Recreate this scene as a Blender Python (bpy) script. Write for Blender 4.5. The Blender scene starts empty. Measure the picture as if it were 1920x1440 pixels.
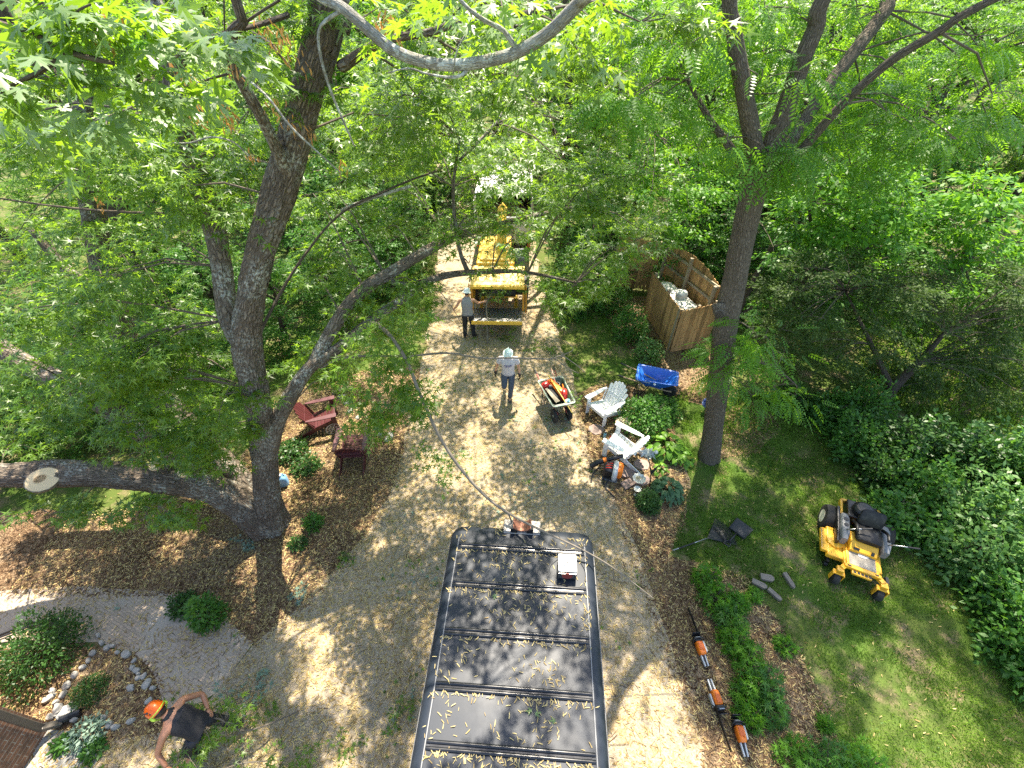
import bpy, bmesh, math, random
import numpy as np
from mathutils import Vector, Matrix, Euler, noise as mnoise

R = math.radians
random.seed(7)
rng = np.random.default_rng(11)
scene = bpy.context.scene
COL = scene.collection

# ------------------------------------------------------------------ camera, sky, sun, exposure
CAM_H, FPX, PITCH = 9.0, 838.0, R(42)
cam_d = bpy.data.cameras.new('camera')
cam_d.sensor_width = 36.0
cam_d.lens = 36.0 * FPX / 1920.0
cam_d.clip_start, cam_d.clip_end = 0.05, 1000
cam = bpy.data.objects.new('camera', cam_d)
cam.location = (0, 0, CAM_H)
cam.rotation_euler = (R(90) - PITCH, 0, 0)
COL.objects.link(cam)
scene.camera = cam

SUN_EL, SUN_AZ = R(60), R(9)          # azimuth to the right of straight ahead
world = bpy.data.worlds.new('World'); scene.world = world
world.use_nodes = True
wn = world.node_tree
bg = wn.nodes['Background']
sky = wn.nodes.new('ShaderNodeTexSky'); sky.sky_type = 'NISHITA'
sky.sun_disc = False
sky.sun_elevation = SUN_EL
sky.sun_rotation = SUN_AZ
wn.links.new(sky.outputs[0], bg.inputs[0])
bg.inputs[1].default_value = 0.15
sun_d = bpy.data.lights.new('sun', 'SUN')
sun_d.energy = 5.0; sun_d.angle = R(0.53); sun_d.color = (1.0, 0.95, 0.86)
sun = bpy.data.objects.new('sun', sun_d)
sv = Vector((math.sin(SUN_AZ)*math.cos(SUN_EL), math.cos(SUN_AZ)*math.cos(SUN_EL), math.sin(SUN_EL)))
sun.rotation_euler = sv.to_track_quat('Z', 'Y').to_euler()
sun.location = (0, 0, 30)
COL.objects.link(sun)
scene.view_settings.view_transform = 'Standard'
scene.view_settings.look = 'None'
scene.view_settings.exposure = 1.85
scene.view_settings.gamma = 1.0
scene.view_settings.use_white_balance = True
scene.view_settings.white_balance_temperature = 7200
scene.cycles.use_denoising = False
scene.cycles.sample_clamp_indirect = 4.0
scene.cycles.max_bounces = 8
scene.cycles.diffuse_bounces = 4
scene.cycles.transmission_bounces = 5
scene.cycles.transparent_max_bounces = 8

# ------------------------------------------------------------------ measuring: photo pixel -> metres
CP, SP = math.cos(PITCH), math.sin(PITCH)
def ray(px, py):
    u, v = (px-960)/FPX, (720-py)/FPX
    return u, CP + SP*v, -SP + CP*v
def G(px, py, z=0.0):
    u, y, w = ray(px, py); t = (z-CAM_H)/w
    return Vector((u*t, y*t, z))
def P(px, py, Y):
    u, y, w = ray(px, py); t = Y/y
    return Vector((u*t, Y, CAM_H + w*t))
def PW(px, py, Y, wpx):
    t = Y/ray(px, py)[1]
    return P(px, py, Y), wpx*0.40*t/FPX
def proj(p):
    d = np.asarray(p, float) - np.array([0, 0, CAM_H])
    f = d[..., 1]*CP - d[..., 2]*SP
    v = d[..., 1]*SP + d[..., 2]*CP
    f = np.where(f < 0.05, 0.05, f)
    return 960 + FPX*d[..., 0]/f, 720 - FPX*v/f
def pip(x, y, poly):
    x, y = np.asarray(x), np.asarray(y); ins = np.zeros(x.shape, bool)
    n = len(poly)
    for i in range(n):
        x0, y0 = poly[i][0], poly[i][1]; x1, y1 = poly[(i+1) % n][0], poly[(i+1) % n][1]
        c = (y0 > y) != (y1 > y)
        ins ^= c & (x < (x1-x0)*(y-y0)/((y1-y0) if y1 != y0 else 1e-9) + x0)
    return ins
def snoise(x, y, s, seed=0):
    k = 1.0/s
    return np.array([mnoise.noise((a*k+seed*7.3, b*k-seed*3.1, seed*1.7)) for a, b in zip(x, y)])

# ------------------------------------------------------------------ materials
def new_mat(name):
    m = bpy.data.materials.new(name); m.use_nodes = True
    return m, m.node_tree, m.node_tree.nodes['Principled BSDF']
def N(nt, t, **kw):
    n = nt.nodes.new(t)
    for k, v in kw.items():
        if k in n.inputs: n.inputs[k].default_value = v
        else: setattr(n, k, v)
    return n
def mixc(nt, f, a, b, mode='MIX'):
    n = nt.nodes.new('ShaderNodeMix'); n.data_type = 'RGBA'; n.blend_type = mode
    for s, v in ((0, f), (6, a), (7, b)):
        if hasattr(v, 'is_linked') or hasattr(v, 'links'): nt.links.new(v, n.inputs[s])
        else: n.inputs[s].default_value = v if s == 0 else (*v, 1)[:4]
    return n.outputs[2]
def ramp(nt, f, a, b):
    n = nt.nodes.new('ShaderNodeMapRange'); n.interpolation_type = 'SMOOTHSTEP'
    n.inputs[1].default_value = a; n.inputs[2].default_value = b
    nt.links.new(f, n.inputs[0]); return n.outputs[0]
def noise_tex(nt, scale, detail=3.0, rough=0.55, coord='Object', vec=None):
    n = nt.nodes.new('ShaderNodeTexNoise'); n.inputs['Scale'].default_value = scale
    n.inputs['Detail'].default_value = detail; n.inputs['Roughness'].default_value = rough
    if vec is None:
        tc = nt.nodes.new('ShaderNodeTexCoord'); vec = tc.outputs[coord]
    nt.links.new(vec, n.inputs['Vector']); return n.outputs['Fac']
def bump(nt, b, h, strength, dist):
    n = nt.nodes.new('ShaderNodeBump'); n.inputs['Strength'].default_value = strength
    n.inputs['Distance'].default_value = dist
    nt.links.new(h, n.inputs['Height']); nt.links.new(n.outputs[0], b.inputs['Normal'])

_mats = {}
def paint(name, c, rough=0.5, metal=0.0, var=0.18, scale=14, bmp=0.0, dirt=None, spec=0.5):
    if name in _mats: return _mats[name]
    m, nt, b = new_mat(name)
    f = noise_tex(nt, scale, 5)
    lo = tuple(x*(1-var) for x in c); hi = tuple(min(1, x*(1+var)) for x in c)
    col = mixc(nt, f, lo, hi)
    if dirt:
        g = noise_tex(nt, scale*0.35, 6, 0.7)
        col = mixc(nt, ramp(nt, g, 0.5, 0.72), col, dirt)
    nt.links.new(col, b.inputs['Base Color'])
    rr = nt.nodes.new('ShaderNodeMapRange'); rr.inputs[3].default_value = max(0, rough-0.1); rr.inputs[4].default_value = min(1, rough+0.12)
    nt.links.new(f, rr.inputs[0]); nt.links.new(rr.outputs[0], b.inputs['Roughness'])
    b.inputs['Metallic'].default_value = metal
    b.inputs['Specular IOR Level'].default_value = spec
    if bmp: bump(nt, b, noise_tex(nt, scale*3, 4), 0.6, bmp)
    _mats[name] = m; return m

def wood_mat(name, c, c2, along='Z', rough=0.75):
    m, nt, b = new_mat(name)
    tc = nt.nodes.new('ShaderNodeTexCoord'); mp = nt.nodes.new('ShaderNodeMapping')
    s = {'X': (1.2, 14, 14), 'Y': (14, 1.2, 14), 'Z': (14, 14, 1.2)}[along]
    mp.inputs['Scale'].default_value = s
    nt.links.new(tc.outputs['Object'], mp.inputs[0])
    f = noise_tex(nt, 2.2, 6, 0.65, vec=mp.outputs[0])
    col = mixc(nt, ramp(nt, f, 0.3, 0.7), c, c2)
    g = noise_tex(nt, 1.6, 4, 0.6)
    col = mixc(nt, ramp(nt, g, 0.45, 0.8), col, tuple(x*0.62 for x in c2))
    ge = nt.nodes.new('ShaderNodeNewGeometry'); hs = nt.nodes.new('ShaderNodeHueSaturation'); mr = nt.nodes.new('ShaderNodeMapRange'); mr.inputs[3].default_value = 0.62; mr.inputs[4].default_value = 1.3
    nt.links.new(ge.outputs['Random Per Island'], mr.inputs[0]); nt.links.new(mr.outputs[0], hs.inputs['Value']); nt.links.new(col, hs.inputs['Color']); col = hs.outputs[0]
    nt.links.new(col, b.inputs['Base Color']); b.inputs['Roughness'].default_value = rough
    bump(nt, b, f, 0.4, 0.006); return m

def bark_mat(name, c, c2, lichen, su=16, sv=4.5, depth=0.03, lich=0.62):
    m, nt, b = new_mat(name)
    uv = nt.nodes.new('ShaderNodeUVMap')
    mp = nt.nodes.new('ShaderNodeMapping'); mp.inputs['Scale'].default_value = (su, sv, 1)
    nt.links.new(uv.outputs[0], mp.inputs[0])
    wob = nt.nodes.new('ShaderNodeTexNoise'); wob.inputs['Scale'].default_value = 0.9; wob.inputs['Detail'].default_value = 3
    nt.links.new(mp.outputs[0], wob.inputs['Vector'])
    add = nt.nodes.new('ShaderNodeVectorMath'); add.operation = 'MULTIPLY_ADD'
    add.inputs[1].default_value = (1.6, 1.6, 0)
    nt.links.new(wob.outputs['Color'], add.inputs[0]); nt.links.new(mp.outputs[0], add.inputs[2])
    vo = nt.nodes.new('ShaderNodeTexVoronoi'); vo.feature = 'DISTANCE_TO_EDGE'; vo.inputs['Scale'].default_value = 1.0
    nt.links.new(add.outputs[0], vo.inputs['Vector'])
    ridge = ramp(nt, vo.outputs['Distance'], 0.0, 0.28)
    fine = noise_tex(nt, 5.0, 6, 0.7, vec=add.outputs[0])
    col = mixc(nt, ridge, c, c2)
    col = mixc(nt, ramp(nt, fine, 0.35, 0.75), tuple(x*0.6 for x in c2), col)
    lf = noise_tex(nt, 2.3, 6, 0.7)
    lf2 = noise_tex(nt, 24, 3, 0.6)
    mul = nt.nodes.new('ShaderNodeMath'); mul.operation = 'MULTIPLY'
    nt.links.new(ramp(nt, lf, lich-0.14, lich+0.1), mul.inputs[0]); nt.links.new(ramp(nt, lf2, 0.42, 0.6), mul.inputs[1])
    col = mixc(nt, mul.outputs[0], col, lichen)
    nt.links.new(col, b.inputs['Base Color']); b.inputs['Roughness'].default_value = 0.92
    b.inputs['Specular IOR Level'].default_value = 0.2
    hm = nt.nodes.new('ShaderNodeMath'); hm.operation = 'MULTIPLY_ADD'; hm.inputs[1].default_value = 0.35
    nt.links.new(fine, hm.inputs[0]); nt.links.new(ridge, hm.inputs[2])
    bump(nt, b, hm.outputs[0], 1.0, depth); return m

def leaf_mat(name, dark, light, trans, under=None, rough=0.48, tf=0.42, hue=0.0, spec=0.28):
    m, nt, b = new_mat(name)
    at = nt.nodes.new('ShaderNodeAttribute'); at.attribute_name = 'tint'
    oi = nt.nodes.new('ShaderNodeObjectInfo')
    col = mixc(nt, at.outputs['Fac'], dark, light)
    tcol = mixc(nt, at.outputs['Fac'], tuple(x*0.8 for x in trans), tuple(min(1, x*1.15) for x in trans))
    if hue:
        hs = nt.nodes.new('ShaderNodeHueSaturation')
        mr = nt.nodes.new('ShaderNodeMapRange'); mr.inputs[3].default_value = 1-hue; mr.inputs[4].default_value = 1+hue
        nt.links.new(oi.outputs['Random'], mr.inputs[0]); nt.links.new(mr.outputs[0], hs.inputs['Value'])
        nt.links.new(col, hs.inputs['Color']); col = hs.outputs[0]
    if under:
        ge = nt.nodes.new('ShaderNodeNewGeometry')
        col = mixc(nt, ge.outputs['Backfacing'], col, under)
    nt.links.new(col, b.inputs['Base Color']); b.inputs['Roughness'].default_value = rough
    b.inputs['Specular IOR Level'].default_value = spec
    tr = nt.nodes.new('ShaderNodeBsdfTranslucent'); nt.links.new(tcol, tr.inputs[0])
    mx = nt.nodes.new('ShaderNodeMixShader'); mx.inputs[0].default_value = tf
    nt.links.new(b.outputs[0], mx.inputs[1]); nt.links.new(tr.outputs[0], mx.inputs[2])
    nt.links.new(mx.outputs[0], nt.nodes['Material Output'].inputs['Surface']); return m

M_BARK = bark_mat('maple_bark', (0.045, 0.034, 0.026), (0.27, 0.215, 0.165), (0.40, 0.41, 0.36), su=15, sv=7, depth=0.035, lich=0.58)
M_BARK2 = bark_mat('walnut_bark', (0.06, 0.048, 0.036), (0.235, 0.19, 0.15), (0.30, 0.29, 0.25), su=26, sv=9, depth=0.02, lich=0.7)
M_LIMB = bark_mat('pale_limb_bark', (0.18, 0.165, 0.14), (0.38, 0.36, 0.31), (0.48, 0.49, 0.44), su=40, sv=16, depth=0.008, lich=0.5)
M_DARKB = bark_mat('understory_bark', (0.05, 0.038, 0.03), (0.14, 0.11, 0.085), (0.2, 0.2, 0.16), su=20, sv=5, depth=0.015, lich=0.8)
M_TWIG = paint('twig_bark', (0.155, 0.13, 0.10), 0.85, var=0.35, scale=8)
M_TWIGD = paint('dark_twig_bark', (0.09, 0.07, 0.05), 0.85, var=0.35, scale=8)
M_MAPLE = leaf_mat('maple_leaf', (0.030, 0.092, 0.014), (0.135, 0.245, 0.030), (0.32, 0.54, 0.03), under=(0.15, 0.23, 0.10), tf=0.42, hue=0.12, spec=0.42, rough=0.40)
M_MAPLEB = leaf_mat('wood_leaf', (0.024, 0.092, 0.016), (0.105, 0.225, 0.034), (0.24, 0.48, 0.035), under=(0.12, 0.21, 0.07), tf=0.45, hue=0.25)
M_WALNUT = leaf_mat('walnut_leaf', (0.038, 0.13, 0.016), (0.10, 0.235, 0.028), (0.26, 0.52, 0.03), tf=0.45, rough=0.4)
M_LIME = leaf_mat('bright_leaf', (0.034, 0.130, 0.015), (0.115, 0.27, 0.027), (0.24, 0.51, 0.03), tf=0.42, rough=0.45, spec=0.22)
M_JUNI = leaf_mat('juniper_leaf', (0.024, 0.060, 0.014), (0.075, 0.125, 0.025), (0.12, 0.22, 0.025), tf=0.3, rough=0.6)
M_SHRUB = leaf_mat('shrub_leaf', (0.022, 0.090, 0.018), (0.085, 0.205, 0.035), (0.18, 0.42, 0.04), tf=0.35, rough=0.45)
M_DSHRUB = leaf_mat('dark_shrub_leaf', (0.014, 0.055, 0.013), (0.045, 0.115, 0.022), (0.09, 0.22, 0.03), tf=0.3, rough=0.42)
M_PALE = leaf_mat('variegated_leaf', (0.040, 0.12, 0.03), (0.15, 0.27, 0.085), (0.2, 0.42, 0.06), tf=0.35, rough=0.4)
M_HOSTA = leaf_mat('hosta_leaf', (0.06, 0.17, 0.020), (0.15, 0.29, 0.035), (0.2, 0.42, 0.03), tf=0.3, rough=0.4)
M_HOSTAB = leaf_mat('blue_hosta_leaf', (0.035, 0.095, 0.040), (0.10, 0.19, 0.085), (0.1, 0.26, 0.06), tf=0.25, rough=0.4)
M_SPRIG = leaf_mat('cut_leaf_underside', (0.12, 0.20, 0.14), (0.24, 0.34, 0.26), (0.1, 0.22, 0.08), tf=0.2, rough=0.5)
M_SEEDC = leaf_mat('seed_wing', (0.24, 0.15, 0.055), (0.66, 0.53, 0.24), (0.55, 0.42, 0.15), tf=0.25, rough=0.6, spec=0.2)
M_SEEDH = leaf_mat('brown_seed_cluster', (0.36, 0.17, 0.05), (0.55, 0.30, 0.10), (0.5, 0.25, 0.06), tf=0.3, rough=0.6)
M_GRASS = leaf_mat('grass_blade', (0.045, 0.115, 0.012), (0.17, 0.27, 0.040), (0.22, 0.42, 0.035), tf=0.3, rough=0.55, spec=0.2)
M_CHIP = leaf_mat('mulch_chip', (0.050, 0.026, 0.015), (0.30, 0.195, 0.105), (0.1, 0.06, 0.03), tf=0.0, rough=0.9, spec=0.1)

# ------------------------------------------------------------------ mesh helpers
def link(o, parent=None):
    COL.objects.link(o)
    if parent is not None: o.parent = parent
    return o
def tag(o, label=None, cat=None, group=None, kind=None):
    if label: o['label'] = label
    if cat: o['category'] = cat
    if group: o['group'] = group
    if kind: o['kind'] = kind
    return o
def thing(name, label, cat, loc=(0, 0, 0), rz=0.0, group=None, rot=None):
    o = bpy.data.objects.new(name, None); o.empty_display_size = 0.2
    link(o); o.location = loc
    o.rotation_euler = rot if rot else (0, 0, rz)
    return tag(o, label, cat, group)
def children(o):
    return [c for c in bpy.data.objects if c.parent is o]
def copy_tree(o, loc=None, rz=None, sc=None, label=None, parent=None):
    c = o.copy(); COL.objects.link(c)
    if parent is not None: c.parent = parent
    for ch in children(o): copy_tree(ch, parent=c)
    if loc is not None: c.location = loc
    if rz is not None: c.rotation_euler = (0, 0, rz)
    if sc is not None: c.scale = (sc, sc, sc) if not isinstance(sc, tuple) else sc
    if label: c['label'] = label
    return c

def smooth_path(pts, rad, step):
    """Catmull-Rom through pts, radii interpolated along with them."""
    pts = [Vector(p) for p in pts]; rad = list(rad) if hasattr(rad, '__len__') else [rad]*len(pts)
    out, ro = [], []
    n = len(pts)
    for i in range(n-1):
        p0, p1, p2, p3 = pts[max(i-1, 0)], pts[i], pts[i+1], pts[min(i+2, n-1)]
        k = max(1, int((p2-p1).length/step))
        for j in range(k):
            t = j/k
            q = 0.5*((2*p1) + (p2-p0)*t + (2*p0-5*p1+4*p2-p3)*t*t + (3*p1-p0-3*p2+p3)*t*t*t)
            out.append(q); ro.append(rad[i]*(1-t)+rad[i+1]*t)
    out.append(pts[-1]); ro.append(rad[-1])
    return out, ro

class MB:
    def __init__(s): s.v = []; s.f = []; s.uv = {}
    def add(s, verts, faces):
        o = len(s.v); s.v += [Vector(x) for x in verts]; s.f += [tuple(i+o for i in q) for q in faces]; return s
    def box(s, c, d, rot=None, taper=1.0):
        M = Matrix.Translation(Vector(c))
        if rot is not None: M = M @ (rot.to_4x4() if isinstance(rot, Matrix) else Euler(rot).to_matrix().to_4x4())
        x, y, z = d[0]/2, d[1]/2, d[2]/2; t = taper
        vs = [(-x, -y, -z), (x, -y, -z), (x, y, -z), (-x, y, -z), (-x*t, -y*t, z), (x*t, -y*t, z), (x*t, y*t, z), (-x*t, y*t, z)]
        return s.add([M @ Vector(q) for q in vs], [(3, 2, 1, 0), (4, 5, 6, 7), (0, 1, 5, 4), (1, 2, 6, 5), (2, 3, 7, 6), (3, 0, 4, 7)])
    def bar(s, a, b, w, h, up=(0, 0, 1)):
        a, b = Vector(a), Vector(b); y = (b-a); L = y.length; y.normalize()
        u = Vector(up); x = y.cross(u)
        if x.length < 1e-4: x = y.cross(Vector((1, 0, 0)))
        x.normalize(); z = x.cross(y)
        return s.box((a+b)/2, (w, L, h), Matrix((x, y, z)).transposed())
    def tube(s, pts, rad, n=8, cap=True, step=None, rough=0.0, flare=None, seed=0, ridge=0.0):
        pts = [Vector(p) for p in pts]
        rad = list(rad) if hasattr(rad, '__len__') else [rad]*len(pts)
        if step: pts, rad = smooth_path(pts, rad, step)
        o = len(s.v); T0 = None; L = 0.0; Rm = max(rad)
        for i, p in enumerate(pts):
            t = (pts[min(i+1, len(pts)-1)] - pts[max(i-1, 0)])
            if t.length < 1e-9: t = Vector((0, 0, 1))
            t.normalize()
            if T0 is None:
                a = Vector((0, 1, 0)) if abs(t.y) < 0.9 else Vector((1, 0, 0))
                x = t.cross(a).normalized()
            else:
                x = (x - t*x.dot(t)).normalized()
            T0 = t; yv = t.cross(x)
            if i: L += (p-pts[i-1]).length
            for j in range(n):
                an = 2*math.pi*j/n; r = rad[i]
                if rough:
                    c, sn = math.cos(an), math.sin(an)
                    r *= 1 + rough*mnoise.noise((c*1.6+seed*5, sn*1.6, L*1.1)) + rough*0.55*mnoise.noise((c*5+seed, sn*5, L*2.2)) + rough*0.35*mnoise.noise((c*13+seed, sn*13, L*5))
                if ridge:
                    w = mnoise.noise((c*2+seed, sn*2, L*1.4)); k = 2.6+seed % 2
                    e = mnoise.noise((c*k/rad[i]*.16+w*.5, sn*k/rad[i]*.16-w*.5, L*2.1+w)); e2 = mnoise.noise((c*9+3, sn*9+w, L*9))
                    r += ridge*(1-2.6*min(.38, abs(e)*1.4))*-1*-.6 + ridge*.45*e2 - ridge*(1.0 if abs(e) < .075 else 0)*.9
                if flare and L < flare[0]:
                    k = (1-L/flare[0])**2
                    r *= 1 + k*flare[1]*(0.6+0.7*math.cos(an*flare[2]+seed))
                s.v.append(p + (x*math.cos(an) + yv*math.sin(an))*r)
            if i:
                for j in range(n):
                    k = (j+1) % n; b0 = o+(i-1)*n; b1 = o+i*n
                    s.uv[len(s.f)] = [(j/n*6.283*Rm, Lp), ((j+1)/n*6.283*Rm, Lp), ((j+1)/n*6.283*Rm, L), (j/n*6.283*Rm, L)]
                    s.f.append((b0+j, b0+k, b1+k, b1+j))
            Lp = L
        if cap:
            s.f.append(tuple(o+j for j in range(n-1, -1, -1)))
            e = o+(len(pts)-1)*n; s.f.append(tuple(e+j for j in range(n)))
        return s
    def cyl(s, a, b, r0, r1=None, n=16):
        return s.tube([a, b], [r0, r0 if r1 is None else r1], n)
    def lathe(s, prof, n=20, M=None):
        M = M or Matrix(); o = len(s.v)
        for r, z in prof:
            for j in range(n):
                a = 2*math.pi*j/n; s.v.append(M @ Vector((r*math.cos(a), r*math.sin(a), z)))
        for i in range(len(prof)-1):
            for j in range(n):
                k = (j+1) % n; s.f.append((o+i*n+j, o+i*n+k, o+(i+1)*n+k, o+(i+1)*n+j))
        if prof[0][0] > 1e-5: s.f.append(tuple(o+j for j in range(n-1, -1, -1)))
        if prof[-1][0] > 1e-5: s.f.append(tuple(o+(len(prof)-1)*n+j for j in range(n)))
        return s
    def ell(s, c, r, n=16, m=10, rot=None):
        prof = [(max(1e-6, math.sin(math.pi*i/m)), -math.cos(math.pi*i/m)) for i in range(m+1)]
        M = Matrix.Translation(Vector(c))
        if rot is not None: M = M @ (rot.to_4x4() if isinstance(rot, Matrix) else Euler(rot).to_matrix().to_4x4())
        return s.lathe(prof, n, M @ Matrix.Diagonal((*r, 1)))
    def prism(s, poly, h, M=None):
        M = M or Matrix(); n = len(poly)
        vs = [M @ Vector((x, y, 0)) for x, y in poly] + [M @ Vector((x, y, h)) for x, y in poly]
        return s.add(vs, [tuple(range(n-1, -1, -1)), tuple(range(n, 2*n))] + [(i, (i+1) % n, n+(i+1) % n, n+i) for i in range(n)])
    def loft(s, rings, cap=True):
        n = len(rings[0]); o = len(s.v)
        for r in rings: s.v += [Vector(q) for q in r]
        for i in range(len(rings)-1):
            for j in range(n):
                k = (j+1) % n; s.f.append((o+i*n+j, o+i*n+k, o+(i+1)*n+k, o+(i+1)*n+j))
        if cap:
            s.f.append(tuple(o+j for j in range(n-1, -1, -1))); e = o+(len(rings)-1)*n
            s.f.append(tuple(e+j for j in range(n)))
        return s
    def build(s, name, mat, parent=None, smooth=False, bevel=0.0, seg=2, sub=0):
        me = bpy.data.meshes.new(name); me.from_pydata([tuple(q) for q in s.v], [], s.f)
        if s.uv:
            ul = me.uv_layers.new(name='UVMap').data
            for fi, q in s.uv.items():
                for k, li in enumerate(me.polygons[fi].loop_indices): ul[li].uv = q[k]
        me.materials.append(mat)
        if smooth is True: me.polygons.foreach_set('use_smooth', [True]*len(me.polygons))
        bm = bmesh.new(); bm.from_mesh(me); bmesh.ops.recalc_face_normals(bm, faces=bm.faces); bm.to_mesh(me); bm.free()
        o = bpy.data.objects.new(name, me); link(o, parent)
        if bevel:
            b = o.modifiers.new('bevel', 'BEVEL'); b.width = bevel; b.segments = seg; b.limit_method = 'ANGLE'; b.angle_limit = R(35)
        if sub:
            b = o.modifiers.new('sub', 'SUBSURF'); b.levels = sub; b.render_levels = sub
        if smooth == 'auto':
            me.polygons.foreach_set('use_smooth', [True]*len(me.polygons))
            try: me.set_sharp_from_angle(angle=R(40))
            except Exception: pass
        return o

# ------------------------------------------------------------------ leaves in bulk (numpy)
def star(lobes, waist=0.2, cx=0.30):
    """A lobed leaf of kite-shaped lobes round one centre; stem at the origin, tip along +y."""
    c = np.array([0, cx, 0]); vs = [c]; q = []
    ang = [a for a, l in lobes]
    sin_a = [ang[0]-32] + [(ang[i]+ang[i+1])/2 for i in range(len(ang)-1)] + [ang[-1]+32]
    for a in sin_a: vs.append(c + waist*np.array([math.sin(R(a)), math.cos(R(a)), 0.0]))
    for a, l in lobes: vs.append(c + l*np.array([math.sin(R(a)), math.cos(R(a)), -0.22]))
    n = len(lobes)
    for i in range(n): q.append((0, 1+i+1, 1+n+1+i, 1+i))
    return np.array(vs), np.array(q)
T_MAPLE = star([(-128, .36), (-60, .62), (0, .76), (60, .62), (128, .36)], .135)
T_STAR = star([(-66, .62), (0, .74), (66, .62)], .165, .26)
T_OVAL = (np.array([[0, 0, 0], [.27, .45, -.07], [0, 1, -.16], [-.27, .45, -.07]]), np.array([(0, 1, 2, 3)]))
T_WING = (np.array([[-.09, 0, 0], [.10, .05, .02], [.16, .7, .06], [-.03, 1, .10]]), np.array([(0, 1, 2, 3)]))
T_BLADE = (np.array([[-.05, 0, 0], [.05, 0, 0], [.03, .6, .06], [.0, 1, -.04]]), np.array([(0, 1, 2, 3)]))
def _pinn(k=7):
    vs, q = [], []
    for i in range(k):
        t = 0.14 + 0.80*i/(k-1); ln = 0.26*math.sin(math.pi*min(0.98, 0.25+0.62*t))
        for sd in (-1, 1):
            b = np.array([0, t, -0.28*t*t]); d = np.array([sd*0.86, 0.5, -0.3]); w = np.array([-sd*0.5, 0.86, 0])*0.17
            o = len(vs); vs += [b, b+d*ln*.5+w*ln*1.0, b+d*ln, b+d*ln*.45-w*ln*1.0]; q.append((o, o+1, o+2, o+3))
    b = np.array([0, .94, -.25]); o = len(vs)
    vs += [b, b+np.array([.05, .09, -.03]), b+np.array([0, .2, -.1]), b+np.array([-.05, .09, -.03])]; q.append((o, o+1, o+2, o+3))
    return np.array(vs), np.array(q)
T_PINN = _pinn()
def _lobed():
    """outline of a big maple leaf seen close, fanned from its centre with a slight fold"""
    pol = [(180, .28), (150, .18), (130, .42), (112, .22), (92, .13), (74, .46), (68, .38), (58, .74), (50, .44), (42, .50), (30, .13), (15, .44), (16, .60), (8, .58), (0, .86)]
    pol = pol + [(-a, r) for a, r in pol[-2:0:-1]]
    c = np.array([0, .3, 0.02]); vs = [c]
    for a, r in pol: vs.append(c + r*np.array([math.sin(R(a)), math.cos(R(a)), -.10-.28*r*r*(abs(math.sin(R(a)))**1.5)]))
    n = len(pol); q = [(0, 1+(i+1) % n, 1+i) for i in range(n)]
    return np.array(vs), np.array(q)
T_BIG = _lobed()
def _unit(a):
    return a/np.maximum(1e-9, np.linalg.norm(a, axis=-1, keepdims=True))
def leaves(name, mat, parent, pos, d, nrm, size, tmpl, tint=None, org=(0, 0, 0)):
    pos = np.asarray(pos, float); n = len(pos)
    if n == 0: return None
    tv, tq = tmpl
    y = _unit(np.asarray(d, float)); z = np.asarray(nrm, float); z = _unit(z - y*(z*y).sum(-1, keepdims=True)); x = np.cross(y, z)
    s = np.broadcast_to(np.asarray(size, float), (n,))[:, None, None]
    V = pos[:, None, :] - np.asarray(org) + s*(tv[None, :, 0:1]*x[:, None] + tv[None, :, 1:2]*y[:, None] + tv[None, :, 2:3]*z[:, None])
    k, m, c = len(tv), len(tq), tq.shape[1]
    F = (tq[None] + (np.arange(n)*k)[:, None, None]).reshape(-1)
    me = bpy.data.meshes.new(name)
    me.vertices.add(n*k); me.vertices.foreach_set('co', V.reshape(-1))
    me.loops.add(n*m*c); me.loops.foreach_set('vertex_index', F.astype(np.int32))
    me.polygons.add(n*m); me.polygons.foreach_set('loop_start', np.arange(0, n*m*c, c, dtype=np.int32))
    if tint is None: tint = rng.random(n)
    a = me.attributes.new('tint', 'FLOAT', 'POINT'); a.data.foreach_set('value', np.repeat(np.asarray(tint, float), k))
    me.materials.append(mat); me.update(calc_edges=True)
    return link(bpy.data.objects.new(name, me), parent)

def rand_dir(n, flat=1.0):
    d = rng.normal(size=(n, 3)); d[:, 2] *= flat; return _unit(d)
def in_ell(n, c, r, shell=0.45):
    d = rand_dir(n); q = rng.random(n)**shell
    return np.asarray(c) + d*q[:, None]*np.asarray(r), d
def sprays(base, dirs, m, length, lsize, up=0.9, droop=0.35, jit=0.45, side=0.8):
    """m leaves along each of the twigs that start at base and run along dirs."""
    n = len(base)
    t = (np.arange(m)+0.6)/m
    t = np.clip(t[None] + rng.normal(scale=0.06, size=(n, m)), .05, 1.05)
    L = np.broadcast_to(np.asarray(length, float), (n,))[:, None]
    h = np.cross(dirs, [0, 0, 1.0]); h = _unit(h + 1e-6)
    sg = np.where(np.arange(m) % 2 == 0, 1.0, -1.0)[None, :]*np.ones((n, 1))
    pos = base[:, None] + dirs[:, None]*(t*L)[..., None]
    pos[..., 2] -= droop*(t*L)**2*0.6
    sd = rng.uniform(.5, 1.2, (n, m))*sg*side
    ld = dirs[:, None]*(0.35+0.8*t[..., None]) + h[:, None]*sd[..., None]*(1.15-0.5*t[..., None]) + rng.normal(scale=.22, size=(n, m, 3))
    ld[..., 2] -= droop*rng.uniform(.3, 1.5, (n, m))
    ld = _unit(ld)
    s = lsize*rng.uniform(.65, 1.25, (n, m))
    pos = pos + ld*(s*0.35)[..., None]
    nr = np.zeros((n, m, 3)); nr[..., 2] = up; nr += rng.normal(scale=jit, size=(n, m, 3))
    return pos.reshape(-1, 3), ld.reshape(-1, 3), nr.reshape(-1, 3), s.reshape(-1)

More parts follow.
